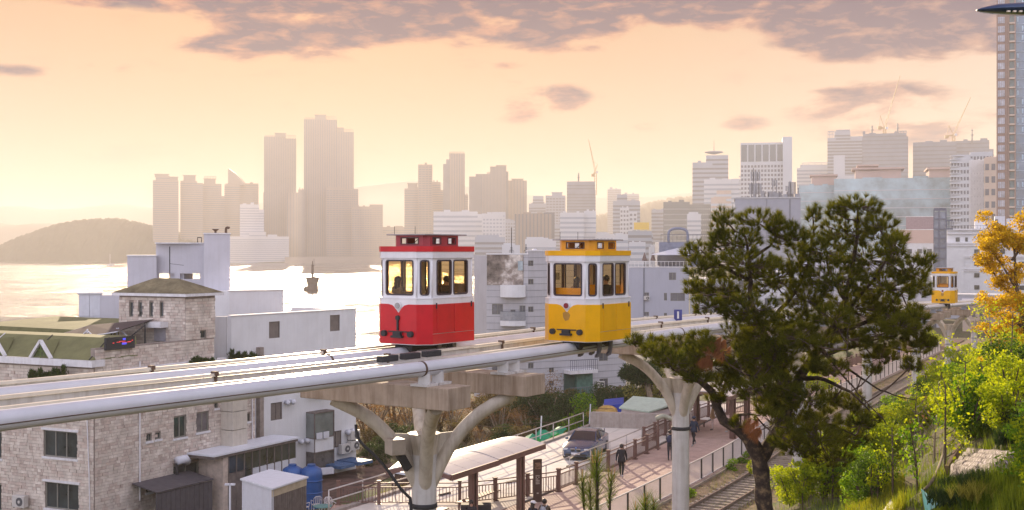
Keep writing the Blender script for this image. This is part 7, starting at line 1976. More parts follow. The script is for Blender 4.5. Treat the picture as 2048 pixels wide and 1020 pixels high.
M_TWIG = mat('twig_bark', (0.10, 0.065, 0.045), 0.9, var=0.3, vscale=6)
M_TWIGL = mat('pale_twig', (0.26, 0.20, 0.14), 0.9, var=0.3, vscale=6)

def clump_points(n, c, r, shell=0.5):
    d = unit(n); rr = rng.random((n, 1)) ** (1 / 3) * (1 - shell) + shell * rng.uniform(0.75, 1.05, (n, 1))
    return np.array(c) + d * rr * np.array(r)

def shrub_proto(name, label, cat, H, W_, leaves, lm, lsz, nst=6, nclump=14, group=None, twig=M_TWIG, up=0.3, aspect=0.6, spread=0.8):
    t = thing(name, label, cat, (0, 0, 0), 0, group); tips = []
    for k in range(nst):
        a = 2 * math.pi * k / nst + rnd.uniform(-.4, .4); rr = W_ * spread * 0.5 * rnd.uniform(.3, 1); h = H * rnd.uniform(.7, .98)
        p = [Vector((0.05 * math.cos(a), .05 * math.sin(a), -.15)), Vector((rr * .35 * math.cos(a), rr * .35 * math.sin(a), h * .4)), Vector((rr * math.cos(a + .3), rr * math.sin(a + .3), h))]
        q = catmull(p, H / 6); m_ = MB(); m_.tube(q, [0.028 * H * (1 - .75 * i / len(q)) for i in range(len(q))], 5); m_.build('stem', twig, t, local=True); tips += q[1:]
    cs = []
    for k in range(nclump):
        c = np.array(tips[rnd.randrange(len(tips))]) + rng.normal(size=3) * W_ * .12; c[2] = max(c[2], H * .12)
        r = W_ * rnd.uniform(.12, .26); cs.append(clump_points(leaves // nclump, c, (r, r, r * .7), .3))
    v = leaf_quads(np.concatenate(cs), lsz, aspect, up)
    f = fastmesh('foliage', v, 4, lm, t, world=False)
    return t
def scale_to(o, k): o.scale = (k, k, k)

L_MIX = leafmat('deep_green_leaves', (0.02, 0.06, 0.01), (0.12, 0.20, 0.02), .45)
SG = 'bright spring shrubs massed on the slope'
protos = []
for i, (lm, lb) in enumerate(((L_LIME, 'yellow green leafy shrub in the dense thicket on the slope'), (L_LIME, 'yellow green leafy shrub in the dense thicket on the slope'), (L_GREEN, 'fresh green leafy shrub in the dense thicket on the slope'), (L_LIME, 'yellow green leafy shrub in the dense thicket on the slope'), (L_GREEN, 'fresh green leafy shrub in the dense thicket on the slope'), (L_MIX, 'dark green leafy shrub in the dense thicket on the slope'))):
    protos.append(shrub_proto('shrub', lb, 'shrub', 1.6, 2.0, 4200, lm, 0.095 if i != 3 else 0.125, 8, 24, SG + ''))
spots = []; LBL = []
for _ in range(1600):
    px_ = rnd.uniform(1570, 2120); py_ = rnd.uniform(655, 1010)
    if py_ < 655 + max(0, (1990 - px_)) * 0.42: continue           # the railway shows here
    if px_ < 1650 and py_ < 870: continue
    if 1755 < px_ < 2048 and py_ > 872 and not (px_ < 1790 and py_ < 940): continue
    p = hit(px_, py_)
    if p is None or U(p.x, p.y) < 3.2: continue
    if any((p - q).length < 0.5 + 0.014 * p.y for q in spots): continue
    spots.append(p)
    if len(spots) >= 235: break
for i, p in enumerate(spots):
    pr = protos[rnd.choice((0, 0, 1, 1, 2, 3, 4, 5, 5))] if i >= len(protos) else protos[i]
    o = pr if i < len(protos) else copy_tree(pr)
    LBL.append((o, p, 'yellow green' if pr in (protos[0], protos[1], protos[3]) else ('dark green' if pr is protos[5] else 'fresh green'), 'shrub'))
    o.location = p; o.rotation_euler = (0, 0, rnd.uniform(0, 6.28)); k = rnd.uniform(0.55, 1.0) * (0.55 if p.y < 24 else 0.8 if p.y < 32 else 1.0 if p.y < 70 else 1.35); scale_to(o, k)
# bare twiggy saplings with leaf sprays, distinct ones near the bed
def sapling(label, px_, py_, h, lm, lean=0.1, nleaf=220, lsz=0.075, pale=False, br=9, cat='sapling', group='young saplings on the slope', D=None, spread=.35):
    p = hit(px_, py_) if D is None else Vector((PX(px_, D), D, float(ground(PX(px_, D), D))))
    t = thing('sapling', label, cat, p, 0, group); tw = M_TWIGL if pale else M_TWIG
    top = Vector((lean * h, rnd.uniform(-.1, .1) * h, h)); path = catmull([Vector((0, 0, -.1)), Vector((lean * h * .2, 0, h * .45)), top], h / 8)
    m_ = MB(); m_.tube(path, [0.022 * (h ** .5) * (1 - .7 * i / len(path)) for i in range(len(path))], 6); m_.build('trunk', tw, t, local=True)
    pts = []
    for k in range(br):
        b = path[int(len(path) * rnd.uniform(.3, .95))]; a = rnd.uniform(0, 6.28); l_ = h * spread * rnd.uniform(.5, 1); e = b + Vector((math.cos(a) * l_ * .7, math.sin(a) * l_ * .7, l_ * .75)); mid = b.lerp(e, .5) + Vector((0, 0, -.04 * h))
        m_ = MB(); m_.tube([b, mid, e], [.009, .007, .003], 4); m_.build('branch', tw, t, local=True); pts += [mid, e, b.lerp(e, .75), e]
    if nleaf:
        c = np.array([pts[rnd.randrange(len(pts))] for _ in range(nleaf)]) + rng.normal(size=(nleaf, 3)) * .05 * h
        fastmesh('foliage', leaf_quads(c, lsz, .62, .1), 4, lm, t, world=False)
    return t
sapling('slim sapling with yellow green leaf sprays, left of the plastic covered bed', 1890, 955, 1.55, L_LIME, .02, 420)
sapling('tall dark stemmed sapling with bright leaves left behind the covered bed', 1925, 900, 1.7, L_LIME, .05, 380)
sapling('multi branched sapling with yellow leaves at the right edge above the teal tarpaulin', 2020, 800, 2.6, L_LIME, .06, 500, D=34)
sapling('grey barked young tree beside the teal tarpaulin', 1985, 810, 2.8, L_LIME, -.03, 300, pale=True, D=36)
sapling('leafy sapling standing in the grass at the bottom, left of the curved log', 1835, 985, 1.1, L_GREEN, -.12, 300)
sapling('thin bare stemmed sapling at the bottom beside the yellow grass', 1785, 1000, 1.5, L_LIME, .02, 90)
sapling('sapling with large fresh leaves in front of the big pine trunk, right side', 1625, 985, 1.4, L_GREEN, .03, 420, lsz=.10)
sapling('slender sapling with lime leaves in the lower thicket right of the pine trunk', 1665, 1000, 1.7, L_LIME, .04, 420)
sapling('lime leaved sapling rising from the shrubs under the right part of the pine', 1700, 960, 1.5, L_LIME, -.05, 420)
sapling('sapling with bright leaves in the middle of the slope thicket', 1830, 870, 2.0, L_LIME, .03, 420)
sapling('bare grey twiggy sapling in the brown patch of the slope', 1868, 920, 1.5, L_LIME, .10, 10, pale=True, br=14)
sapling('second bare twiggy sapling in the brown patch of the slope', 1845, 915, 1.3, L_RUSSET, -.15, 20, pale=True, br=14)
for i, (px_, py_) in enumerate(((1590, 960), (1560, 1005), (1605, 1018), (1500, 960), (1730, 985), (1755, 1015))):
    sapling(('lime leaved', 'lime leaved', 'low lime leaved', 'small green', 'lime leaved', 'low lime leaved')[i] + ' weed near the big pine trunk, ' + ('right of it', 'touching it on the right', 'at the bottom right of it', 'left of it by the rails', 'further right of it', 'farthest right of it at the bottom')[i], px_, py_, .9, L_LIME, .05, 380, lsz=.08, cat='weed', group='leafy weeds around the pine trunk')

# grass and weeds
def grass(name, label, pts_fn, n, h, w_, m, lean=.25):
    base = pts_fn(n); n = len(base); d = unit(n); d[:, 2] = 0
    tip = base + np.concatenate([d[:, :2] * h * lean, np.full((n, 1), h)], 1) * rng.uniform(.5, 1.2, (n, 1)); s = unit(n); s[:, 2] = 0; s = s * w_
    v = np.stack([base - s, base + s, tip], 1).reshape(-1, 3); o = fastmesh(name, v, 3, m, None, kind='stuff'); o['label'] = label; o['category'] = 'grass'; return o
def area(pxs, pys, cond=None):
    def fn(n):
        out_ = []
        px_ = rng.uniform(*pxs, n * 2); py_ = rng.uniform(*pys, n * 2)
        # coarse lookup grid for speed
        gx = np.linspace(pxs[0], pxs[1], 24); gy = np.linspace(pys[0], pys[1], 24)
        for a, b in zip(px_, py_):
            if cond and not cond(a, b): continue
            out_.append((a, b))
            if len(out_) >= n: break
        Dg = np.zeros((24, 24))
        for i, a in enumerate(gx):
            for j, b in enumerate(gy):
                h_ = hit(a, b); Dg[i, j] = h_.y if h_ is not None else 60
        res = np.array(out_); fi = (res[:, 0] - pxs[0]) / (pxs[1] - pxs[0]) * 22.99; fj = (res[:, 1] - pys[0]) / (pys[1] - pys[0]) * 22.99
        i0 = fi.astype(int); j0 = fj.astype(int); a = fi - i0; b = fj - j0
        D = Dg[i0, j0] * (1 - a) * (1 - b) + Dg[i0 + 1, j0] * a * (1 - b) + Dg[i0, j0 + 1] * (1 - a) * b + Dg[i0 + 1, j0 + 1] * a * b
        x = (res[:, 0] - 1024) / F * D
        return np.stack([x, D, ground(x, D) - 0.02], 1)
    return fn
grass('grass', 'long bright green grass at the bottom right corner', area((1870, 2100), (955, 1040), lambda a, b: b > 1000 - (a - 1870) * .2), 5000, .30, .005, L_GRASS)
grass('grass', 'yellow green grass at the bottom left of the curved log', area((1690, 1810), (955, 1040)), 4500, .28, .005, leafmat('yellow_grass', (0.20, 0.22, 0.02), (0.42, 0.42, 0.04), .5))
grass('grass', 'dry grass and weeds covering the slope', area((1420, 2100), (700, 1040)), 26000, .30, .009, L_GRASS)
def ufn(u0, u1, s0, s1, z):
    def fn(n):
        u = rng.uniform(u0, u1, n); s = rng.uniform(s0, s1, n); b = np.array([bend(q) for q in s]); x, y = XY(u + b, s); return np.stack([x, y, np.full(n, z)], 1)
    return fn
grass('grass', 'sparse weeds growing along the old railway line', ufn(-2.3, 2.8, 44, 120, 7.85), 9000, .16, .008, L_GRASS)
grass('grass', 'dry tan grass along the railway ballast', ufn(-2.2, 2.6, 44, 140, 7.85), 9000, .12, .008, leafmat('dry_grass', (0.22, 0.14, 0.06), (0.42, 0.30, 0.12), .4))
grass('grass', 'yellow flowering grass bank below the concrete road at left', lambda n: (lambda g: g)(np.stack([*(lambda u, s: XY(u, s))(rng.uniform(-21, -15.3, n), rng.uniform(44, 72, n)), np.zeros(n)], 1)), 14000, .45, .012, leafmat('meadow', (0.10, 0.14, 0.02), (0.40, 0.36, 0.04), .5))
o = bpy.context.scene.objects[-1] if False else None
me = [x for x in bpy.data.objects if x.name.startswith('grass')][-1].data
co = np.empty(len(me.vertices) * 3, dtype=np.float32); me.vertices.foreach_get('co', co); co = co.reshape(-1, 3); co[:, 2] += ground(co[:, 0], co[:, 1]); me.vertices.foreach_set('co', co.ravel()); me.update()
for i, (u, s_) in enumerate(((-2.0, 56), (-2.1, 64), (-2.0, 66.5), (-2.1, 68.5), (-1.9, 50), (2.3, 62))):
    p = US(u, s_, 7.84)
    t = shrub_proto('weed_clump', 'leafy green weed clump between fence and rails, ' + ('below the second column', 'nearest to the pine trunk', 'second from the pine trunk', 'third from the pine trunk', 'at the bottom edge', 'right of the rails')[i], 'weed', .5, 1.2, 900, L_GREEN, .09, 5, 9, 'weed clumps along the fence') ; t.location = p

# masses of bushes behind the road
bp = [shrub_proto('bush', 'tall olive brown bush in the mass behind the concrete road', 'bush', 4.2, 5.0, 5200, L_OLIVE, .17, 6, 26, 'bushes massed behind the road', M_TWIGL, .2),
      shrub_proto('bush', 'tall russet twiggy bush in the mass behind the concrete road', 'bush', 4.4, 4.6, 5200, L_RUSSET, .13, 9, 26, 'russet bushes massed behind the road', M_TWIGL, .5, .4),
      shrub_proto('bush', 'dark green bush in the mass behind the concrete road', 'bush', 3.8, 4.4, 5200, L_DGREEN, .16, 6, 24, 'dark bushes massed behind the road', M_TWIGL, .2)]
first = [True, True, True]; LBL2 = []
def put_bush(k, px_, D, top_py, kx=1.0):
    x = PX(px_, D); z = float(ground(x, D)); H = PZ(top_py, D) - z; base_h = (4.2, 4.4, 3.8)[k]
    o = bp[k] if first[k] else copy_tree(bp[k]); first[k] = False
    LBL2.append((o, Vector((x, D, z + 3)), ('olive brown', 'russet twiggy', 'dark green')[k], 'bush'))
    o.location = (x, D, z); s_ = max(.3, H / (base_h * 1.08)); o.scale = (s_ * kx, s_ * kx, s_); o.rotation_euler = (0, 0, rnd.uniform(0, 6.3))
for (k, px_, D, tp) in ((1, 735, 92, 800), (1, 752, 96, 770), (0, 745, 88, 850), (2, 760, 86, 870), (1, 790, 100, 765), (2, 800, 88, 850), (1, 880, 100, 775), (1, 905, 97, 800), (0, 930, 92, 830), (1, 960, 100, 770), (0, 985, 98, 780), (1, 1000, 94, 800), (0, 1020, 100, 765), (2, 1040, 96, 790), (1, 1062, 102, 750), (0, 1075, 98, 775), (2, 1095, 96, 780), (0, 1110, 100, 768), (2, 1125, 97, 785), (1, 1052, 92, 820), (2, 1075, 90, 835), (2, 1000, 88, 850), (0, 1030, 88, 845), (1, 960, 90, 850), (2, 1110, 92, 830), (2, 1145, 96, 800), (0, 1150, 92, 835), (2, 770, 84, 885), (2, 740, 83, 890),
                        (2, 1205, 104, 775), (0, 1225, 106, 765), (2, 1240, 103, 770), (2, 1185, 106, 790), (0, 1260, 108, 775), (2, 1225, 100, 800), (2, 1430, 112, 735), (2, 1620, 118, 735), (2, 1660, 125, 712), (2, 1700, 130, 705), (0, 1500, 115, 745), (2, 700, 86, 880), (1, 820, 96, 800), (0, 850, 98, 790), (2, 840, 90, 850)):
    put_bush(k, px_, D, tp, 1.1)
t = shrub_proto('bush', 'bright green round bush behind the blue car', 'bush', 2.6, 3.2, 4000, L_GREEN, .15, 6, 22, None); D = 88; t.location = (PX(1165, D), D, float(ground(PX(1165, D), D))); scale_to(t, 1.35)
t = shrub_proto('bush', 'pale yellow green bush beside the hut near the second column', 'bush', 2.6, 3.0, 3600, leafmat('pale_leaves', (0.16, 0.18, 0.05), (0.42, 0.40, 0.14), .5), .13, 6, 22, None); D = 97; t.location = (PX(1308, D), D, float(ground(PX(1308, D), D))); scale_to(t, 1.5)
for i, (px_, D, s_, lm, lb) in enumerate(((1600, 106, 1.6, L_LIME, 'lime green tree glimpsed behind the pine above the turquoise roof'), (1640, 104, 1.3, L_LIME, 'second lime green tree behind the pine, right of the turquoise roof'), (1860, 150, 1.2, L_LIME, 'small lime bush beside the far columns'))):
    t = shrub_proto('bush', lb, 'bush', 2.8, 3.0, 3000, lm, .15, 6, 20, None); t.location = (PX(px_, D), D, 6.0); scale_to(t, s_)
for i, (px_, py_, lb) in enumerate(((690, 948, 'low yellow flowering weed patch left part of the garden'), (745, 935, 'low yellow green weed patch middle of the garden'), (790, 945, 'yellow green weeds beside the brown shed'))):
    pass

# cloud pruned tree and young conifers
def needle_tufts(bases, dirs, n, L, w_, spread=.8):
    """n needles fanned round each direction"""
    B_ = np.repeat(bases, n, 0); Dn = np.repeat(dirs, n, 0); k = len(B_)
    d = Dn + unit(k) * spread; d /= np.linalg.norm(d, axis=1, keepdims=True)
    along = rng.uniform(0, .55, (k, 1)); B_ = B_ + Dn * along * L
    s = np.cross(d, unit(k)); s /= np.linalg.norm(s, axis=1, keepdims=True); ln = L * rng.uniform(.7, 1.1, (k, 1))
    return np.stack([B_ - s * w_, B_ + s * w_, B_ + d * ln], 1).reshape(-1, 3)
D = 96.0; c0 = Vector((PX(1275, D), D, 6)); t = thing('cloud_pine', 'small pine with flat pruned dark crown above the pale hut', 'pine tree', c0)
m_ = MB(); m_.tube(catmull([c0, P(1296, 850, D), P(1302, 800, D), P(1292, 760, D)], 1.0), .22, 8); m_.build('trunk', M_TWIGL, t, smooth=True)
cl = []
for (px_, py_, r1, r2) in ((1270, 742, 1.1, .7), (1290, 736, 1.2, .6), (1305, 752, .9, .5), (1258, 748, .8, .5), (1282, 757, 1.1, .45)):
    cl.append(clump_points(420, P(px_, py_, D), (r1, r1, r2), .5))
c_ = np.concatenate(cl); fastmesh('foliage', needle_tufts(c_, unit(len(c_)), 5, .3, .03), 3, L_DGREEN, t)
def planter_plant(label, px_, D, top_py, base_py, w_, ledge):
    x = PX(px_, D); zt = PZ(top_py, D); z0 = PZ(base_py, D); t = thing('planter', label, 'potted plant', (x, D, z0 - .5), 0, 'spiky plants in planters behind the track')
    m_ = MB(); m_.box((x, D, z0 - .3), (w_ * 1.05, .5, .45)); m_.build('planter_box', M_TRIM, t, bevel=.02)
    m_ = MB(); m_.beam((x, D, z0 - .62), (x + ledge[0], D + ledge[1], z0 - .62), .3, .12); m_.build('bracket', M_TRIM, t)
    cs = []
    for k in range(8):
        ax = x + (k - 3.5) * w_ / 8; h = z0 + (zt - z0) * rnd.uniform(.55, 1.0); n = 200
        zz = rng.uniform(z0 - .05, h, n); wd = .14 * (1 - (zz - z0) / (h - z0 + .3)) + .02
        cs.append(np.stack([ax + rng.normal(size=n) * wd, D + rng.normal(size=n) * wd, zz], 1))
    c_ = np.concatenate(cs); d_ = np.tile(np.array([[0, 0, 1.0]]), (len(c_), 1)); fastmesh('foliage', needle_tufts(c_, d_, 4, .16, .018, .5), 3, L_DGREEN, t)
planter_plant('dark spiky planter plant poking above the track at far left', 95, 62.0, 733, 775, 1.9, (0, 2.2))
planter_plant('spiky planter plant above the track below the stone tower', 404, 67.5, 713, 745, 1.4, (-.3, .7))
planter_plant('spiky planter plant above the track in front of the white building', 487, 72.5, 700, 732, 1.6, (-.6, 1.4))

# ------------------------------------------------------------------ the big pine
def big_pine():
    D0 = 20.0
    base = Vector((PX(1545, D0), D0, float(ground(PX(1545, D0), D0)) - .1)); t = thing('pine_tree', 'large dark pine with crooked trunk and dense needle clumps in the right foreground', 'pine tree', base)
    def Q(px_, py_, dy=0.0): return P(px_, py_, D0 + dy)
    m_ = MB(); tr = catmull([base, Q(1540, 1080), Q(1527, 1000), Q(1524, 955), Q(1513, 905), Q(1494, 872)], .10)
    rr = [0.165 - .045 * i / len(tr) + .012 * math.sin(i * 1.7) for i in range(len(tr))]; m_.tube(tr, rr, 14); m_.build('trunk', M_BARK, t, smooth=True)
    limbs = [  # (px, py, dy) paths, r0, r1
        ([(1505, 885, 0), (1475, 858, .0), (1448, 843, .1), (1434, 815, .15), (1424, 785, .1), (1405, 765, 0), (1385, 752, -.1), (1350, 738, -.3)], .10, .035),
        ([(1520, 920, 0), (1545, 880, .25), (1568, 830, .35), (1585, 790, .4), (1600, 755, .4), (1622, 722, .4), (1648, 680, .4), (1672, 640, .4), (1690, 600, .3), (1700, 555, .2), (1712, 500, .1), (1716, 440, 0)], .12, .022),
        ([(1585, 790, .4), (1566, 740, .3), (1545, 700, .2), (1525, 660, .1), (1505, 610, 0), (1500, 560, -.1), (1498, 510, -.1), (1490, 470, -.1)], .085, .02),
        ([(1500, 560, -.1), (1470, 545, -.2), (1440, 530, -.3), (1400, 500, -.3)], .04, .012), ([(1498, 515, -.1), (1530, 500, 0), (1560, 470, .1)], .035, .012),
        ([(1505, 610, 0), (1470, 600, -.3), (1430, 590, -.4), (1385, 590, -.5)], .04, .012), ([(1525, 660, .1), (1560, 620, .3), (1600, 570, .4), (1622, 500, .4), (1626, 440, .4)], .045, .014),
        ([(1648, 680, .4), (1690, 660, .6), (1740, 640, .6), (1790, 600, .5), (1830, 560, .4)], .055, .014), ([(1672, 640, .4), (1720, 590, .2), (1760, 540, 0), (1785, 490, -.1)], .045, .014),
        ([(1622, 722, .4), (1680, 700, .8), (1740, 690, .9), (1800, 700, .9), (1850, 705, .8)], .05, .012), ([(1545, 880, .25), (1600, 860, 0), (1660, 850, -.3), (1710, 870, -.4)], .05, .012),
        ([(1568, 830, .35), (1540, 790, -.1), (1520, 760, -.4), (1480, 745, -.5)], .045, .012), ([(1600, 755, .4), (1650, 760, .1), (1700, 785, 0), (1740, 820, 0)], .045, .012),
        ([(1434, 815, .15), (1450, 775, .3), (1465, 730, .3), (1470, 690, .2)], .045, .014), ([(1405, 765, 0), (1360, 745, .2), (1320, 715, .2), (1275, 690, .1)], .035, .010),
        ([(1640, 690, .4), (1680, 745, -.4), (1730, 800, -.6), (1775, 850, -.6)], .022, .008), ([(1700, 610, .3), (1695, 700, -.5), (1698, 770, -.5)], .014, .006),
        ([(1450, 845, .1), (1480, 828, -.2), (1510, 830, -.3), (1530, 850, -.3)], .035, .012), ([(1640, 700, .4), (1700, 740, .8), (1760, 780, .8), (1830, 800, .8)], .03, .008),
        ([(1690, 600, .3), (1660, 540, .5), (1650, 490, .5)], .035, .012), ([(1740, 640, .6), (1790, 650, .9), (1840, 640, .9)], .03, .01)]
    allp = []
    for path, r0, r1 in limbs:
        q = catmull([Q(*p) for p in path], .12); q = [p + Vector((rnd.uniform(-.015, .015), rnd.uniform(-.02, .02), rnd.uniform(-.015, .015))) for p in q]
        m_ = MB(); m_.tube(q, [r0 + (r1 - r0) * i / (len(q) - 1) for i in range(len(q))], 8); m_.build('branch', M_BARK, t, smooth=True); allp += q
    A = np.array([tuple(p) for p in allp])
    clumps = [(1450, 440, 26, 20), (1437, 470, 22, 22), (1520, 448, 60, 28), (1552, 452, 22, 22), (1470, 490, 60, 34), (1580, 480, 42, 34), (1395, 508, 34, 22), (1490, 535, 80, 36), (1410, 540, 40, 30), (1395, 580, 34, 22), (1450, 585, 70, 38), (1545, 560, 55, 44), (1420, 615, 40, 22), (1500, 625, 70, 36), (1600, 530, 30, 44),
              (1626, 432, 15, 24), (1622, 480, 22, 26), (1715, 415, 52, 26), (1672, 425, 22, 22), (1690, 465, 60, 36), (1760, 460, 40, 34), (1650, 505, 42, 34), (1730, 520, 70, 42), (1785, 505, 32, 34), (1795, 480, 22, 14), (1820, 545, 42, 34), (1850, 525, 20, 20), (1670, 560, 70, 44), (1770, 580, 72, 40), (1835, 580, 28, 24), (1700, 620, 80, 40), (1610, 600, 50, 50), (1790, 625, 60, 32), (1830, 635, 30, 20), (1590, 650, 50, 34), (1540, 680, 62, 36),
              (1470, 680, 62, 34), (1410, 690, 50, 26), (1350, 695, 46, 22), (1300, 690, 34, 15), (1268, 684, 20, 12), (1325, 720, 34, 16), (1370, 735, 42, 24), (1430, 735, 48, 34), (1500, 735, 56, 42), (1455, 775, 36, 24), (1560, 745, 44, 36), (1640, 690, 42, 28), (1700, 680, 52, 30), (1770, 675, 52, 30), (1835, 695, 34, 24), (1855, 690, 18, 14), (1760, 715, 40, 22), (1820, 735, 22, 18), (1560, 800, 42, 34), (1590, 840, 60, 42), (1530, 820, 30, 26), (1640, 880, 54, 34), (1690, 880, 50, 26), (1700, 810, 44, 24), (1660, 800, 26, 24), (1745, 745, 20, 14), (1735, 840, 30, 16), (1600, 900, 44, 24), (1660, 920, 50, 20), (1625, 730, 30, 22), (1480, 850, 18, 12), (1430, 800, 20, 12), (1520, 650, 44, 26), (1560, 700, 50, 34), (1600, 680, 44, 30), (1530, 715, 46, 30), (1510, 780, 46, 30), (1560, 775, 46, 34), (1610, 800, 46, 30), (1640, 845, 46, 28), (1545, 850, 40, 30), (1670, 640, 44, 26), (1660, 740, 42, 22), (1400, 715, 46, 26), (1345, 725, 40, 22), (1310, 708, 36, 16), (1440, 705, 46, 28), (1580, 880, 44, 26), (1800, 655, 44, 24), (1830, 660, 30, 20), (1720, 850, 34, 18), (1480, 715, 40, 26), (1390, 760, 34, 14)]
    FRONT = {(a, b) for a, b, _, _ in clumps[-21:]}
    B_, Dr, tw = [], [], MB()
    for (cx, cyy, rx, ry) in clumps:
        rx *= .90; ry *= .86; n = int(rx * ry * 3.14 / 56) + 5; dy0 = rng.uniform(-.9, .9) * min(1, rx / 50)
        c = P(cx, cyy, D0 + (dy0 if (cx, cyy) not in FRONT else -.55 + dy0 * .3)); r = np.array([rx / 120, (rx + ry) / 240 * 1.1, ry / 120])
        pts = clump_points(n, tuple(c), r, .45)
        # nearest limb point feeds the clump
        k = int(np.argmin(((A - np.array(c)) ** 2).sum(1))); f = Vector(A[k]); 
        tw.tube(catmull([f, f.lerp(c, .5) + Vector((0, 0, -.05)), c], .15), [.018] * 99 if False else .013, 5)
        for p in pts:
            v = Vector(p); d = (v - c); d.z += .35 * r[2] + .10; d = d.normalized() if d.length > 1e-4 else Vector((0, 0, 1)); d = (d + Vector((0, 0, .55))).normalized()
            B_.append(tuple(v)); Dr.append(tuple(d))
            if rnd.random() < .14:
                w2 = c.lerp(v, rnd.uniform(.1, .75)); B_.append(tuple(w2)); dq = unit(1)[0]; dq[2] = abs(dq[2]); Dr.append(tuple(dq))
            if rnd.random() < .55: a = c.lerp(v, .3); tw.tube([a, v], [.007, .004], 3, cap=False)
    tw.build('twig', M_TWIG, t, kind='stuff')
    B_ = np.array(B_); Dr = np.array(Dr)
    # trim: dead foliage patches
    dead = np.zeros(len(B_), bool)
    for (px_, py_, r) in ((1440, 690, 22), (1415, 712, 14), (1515, 845, 20), (1500, 872, 14)):
        c = np.array(P(px_, py_, D0)); dead |= (np.abs(B_[:, 0] - c[0]) < r / 120) & (np.abs(B_[:, 2] - c[2]) < r / 120)
    fastmesh('foliage', needle_tufts(B_[~dead], Dr[~dead], 58, .118, .0032, .85), 3, L_PINE, t, kind='stuff')
    extra = clump_points(26, tuple(P(1440, 690, D0 - .7)), (.2, .15, .16), .2); extra = np.concatenate([extra, clump_points(18, tuple(P(1512, 850, D0 - .5)), (.16, .15, .16), .2), clump_points(10, tuple(P(1418, 715, D0 - .7)), (.1, .1, .08), .2)])
    fastmesh('dead_foliage', needle_tufts(extra, np.tile([[-.35, 0, -.6]], (len(extra), 1)), 70, .16, .0032, .45), 3, L_PINEB, t, kind='stuff')
    # candles on the upper tufts
    sel = (B_[:, 2] > PZ(640, D0)) & (rng.random(len(B_)) < .30) & ~dead; cb = B_[sel] + Dr[sel] * .06; n = len(cb)
    d = np.tile([[0, 0, 1.0]], (n, 1)) + rng.normal(size=(n, 3)) * .12; hgt = .075 * rng.uniform(.5, 1.3, (n, 1))
    vs = []
    for a in range(3):
        o1 = np.array([[math.cos(a * 2.1), math.sin(a * 2.1), 0]]) * .006; o2 = np.array([[math.cos(a * 2.1 + 2.1), math.sin(a * 2.1 + 2.1), 0]]) * .006; vs.append(np.stack([cb + o1, cb + o2, cb + d * hgt], 1))
    fastmesh('candle', np.concatenate(vs).reshape(-1, 3), 3, L_BUD, t, kind='stuff')
    return t
big_pine()
def young_pine(label, px_, D, top_py, cands, h=1.6):
    x = PX(px_, D); zt = PZ(top_py, D); z0 = min(float(ground(x, D)) - .05, zt - .8); t = thing('young_pine', label, 'pine tree', (x, D, z0), 0, 'young pine tops in the foreground')
    m_ = MB(); m_.tube([(x, D, z0), (x + .01, D, zt - .3)], [.035, .016], 7); m_.build('trunk', M_BARK, t)
    bs, ds = [], []
    def stem(p0, p1, n, L, sp=.7, nd=60):
        for k in range(n):
            q = Vector(p0).lerp(Vector(p1), k / n); bs.append(tuple(q)); ds.append(tuple(((Vector(p1) - Vector(p0)).normalized() + Vector((0, 0, .15))).normalized()))
    stem((x, D, zt - 1.6), (x, D, zt - .22), 12, .14)
    for (dx, top, cn) in cands:
        xx = x + dx; m2 = MB(); m2.tube(catmull([Vector((x, D, top - .75)), Vector((x + dx * .8, D - .05, top - .55)), Vector((xx, D - .05, top - .16))], .1), .010, 5); m2.build('branch', M_BARK, t)
        stem((x + dx * .8, D - .05, top - .5), (xx, D - .05, top - .14), 4, .14)
        for k in range(cn):
            o_ = (k - (cn - 1) / 2) * .028; m2 = MB(); m2.tube([(xx + o_, D - .05, top - .18), (xx + o_ * 1.5, D - .05, top - rnd.uniform(0, .05))], [.0075, .004], 5); m2.build('candle', L_BUD, t)
    fastmesh('foliage', needle_tufts(np.array(bs), np.array(ds), 60, .23, .0022, .75), 3, leafmat('young_needles', (0.04, 0.08, 0.012), (0.20, 0.26, 0.03), .4), t, kind='stuff')
young_pine('young pine top with upright pale candles at the bottom, left of the second column', 1193, 14.0, 893, [(0, PZ(893, 14), 4), (-.17, PZ(935, 14), 1), (.17, PZ(932, 14), 3), (-.08, PZ(950, 14), 1)])
young_pine('low young pine top with candles at the bottom edge, touching the second column', 1290, 14.5, 978, [(0, PZ(978, 14.5), 2), (.1, PZ(985, 14.5), 1), (-.12, PZ(1000, 14.5), 1)])

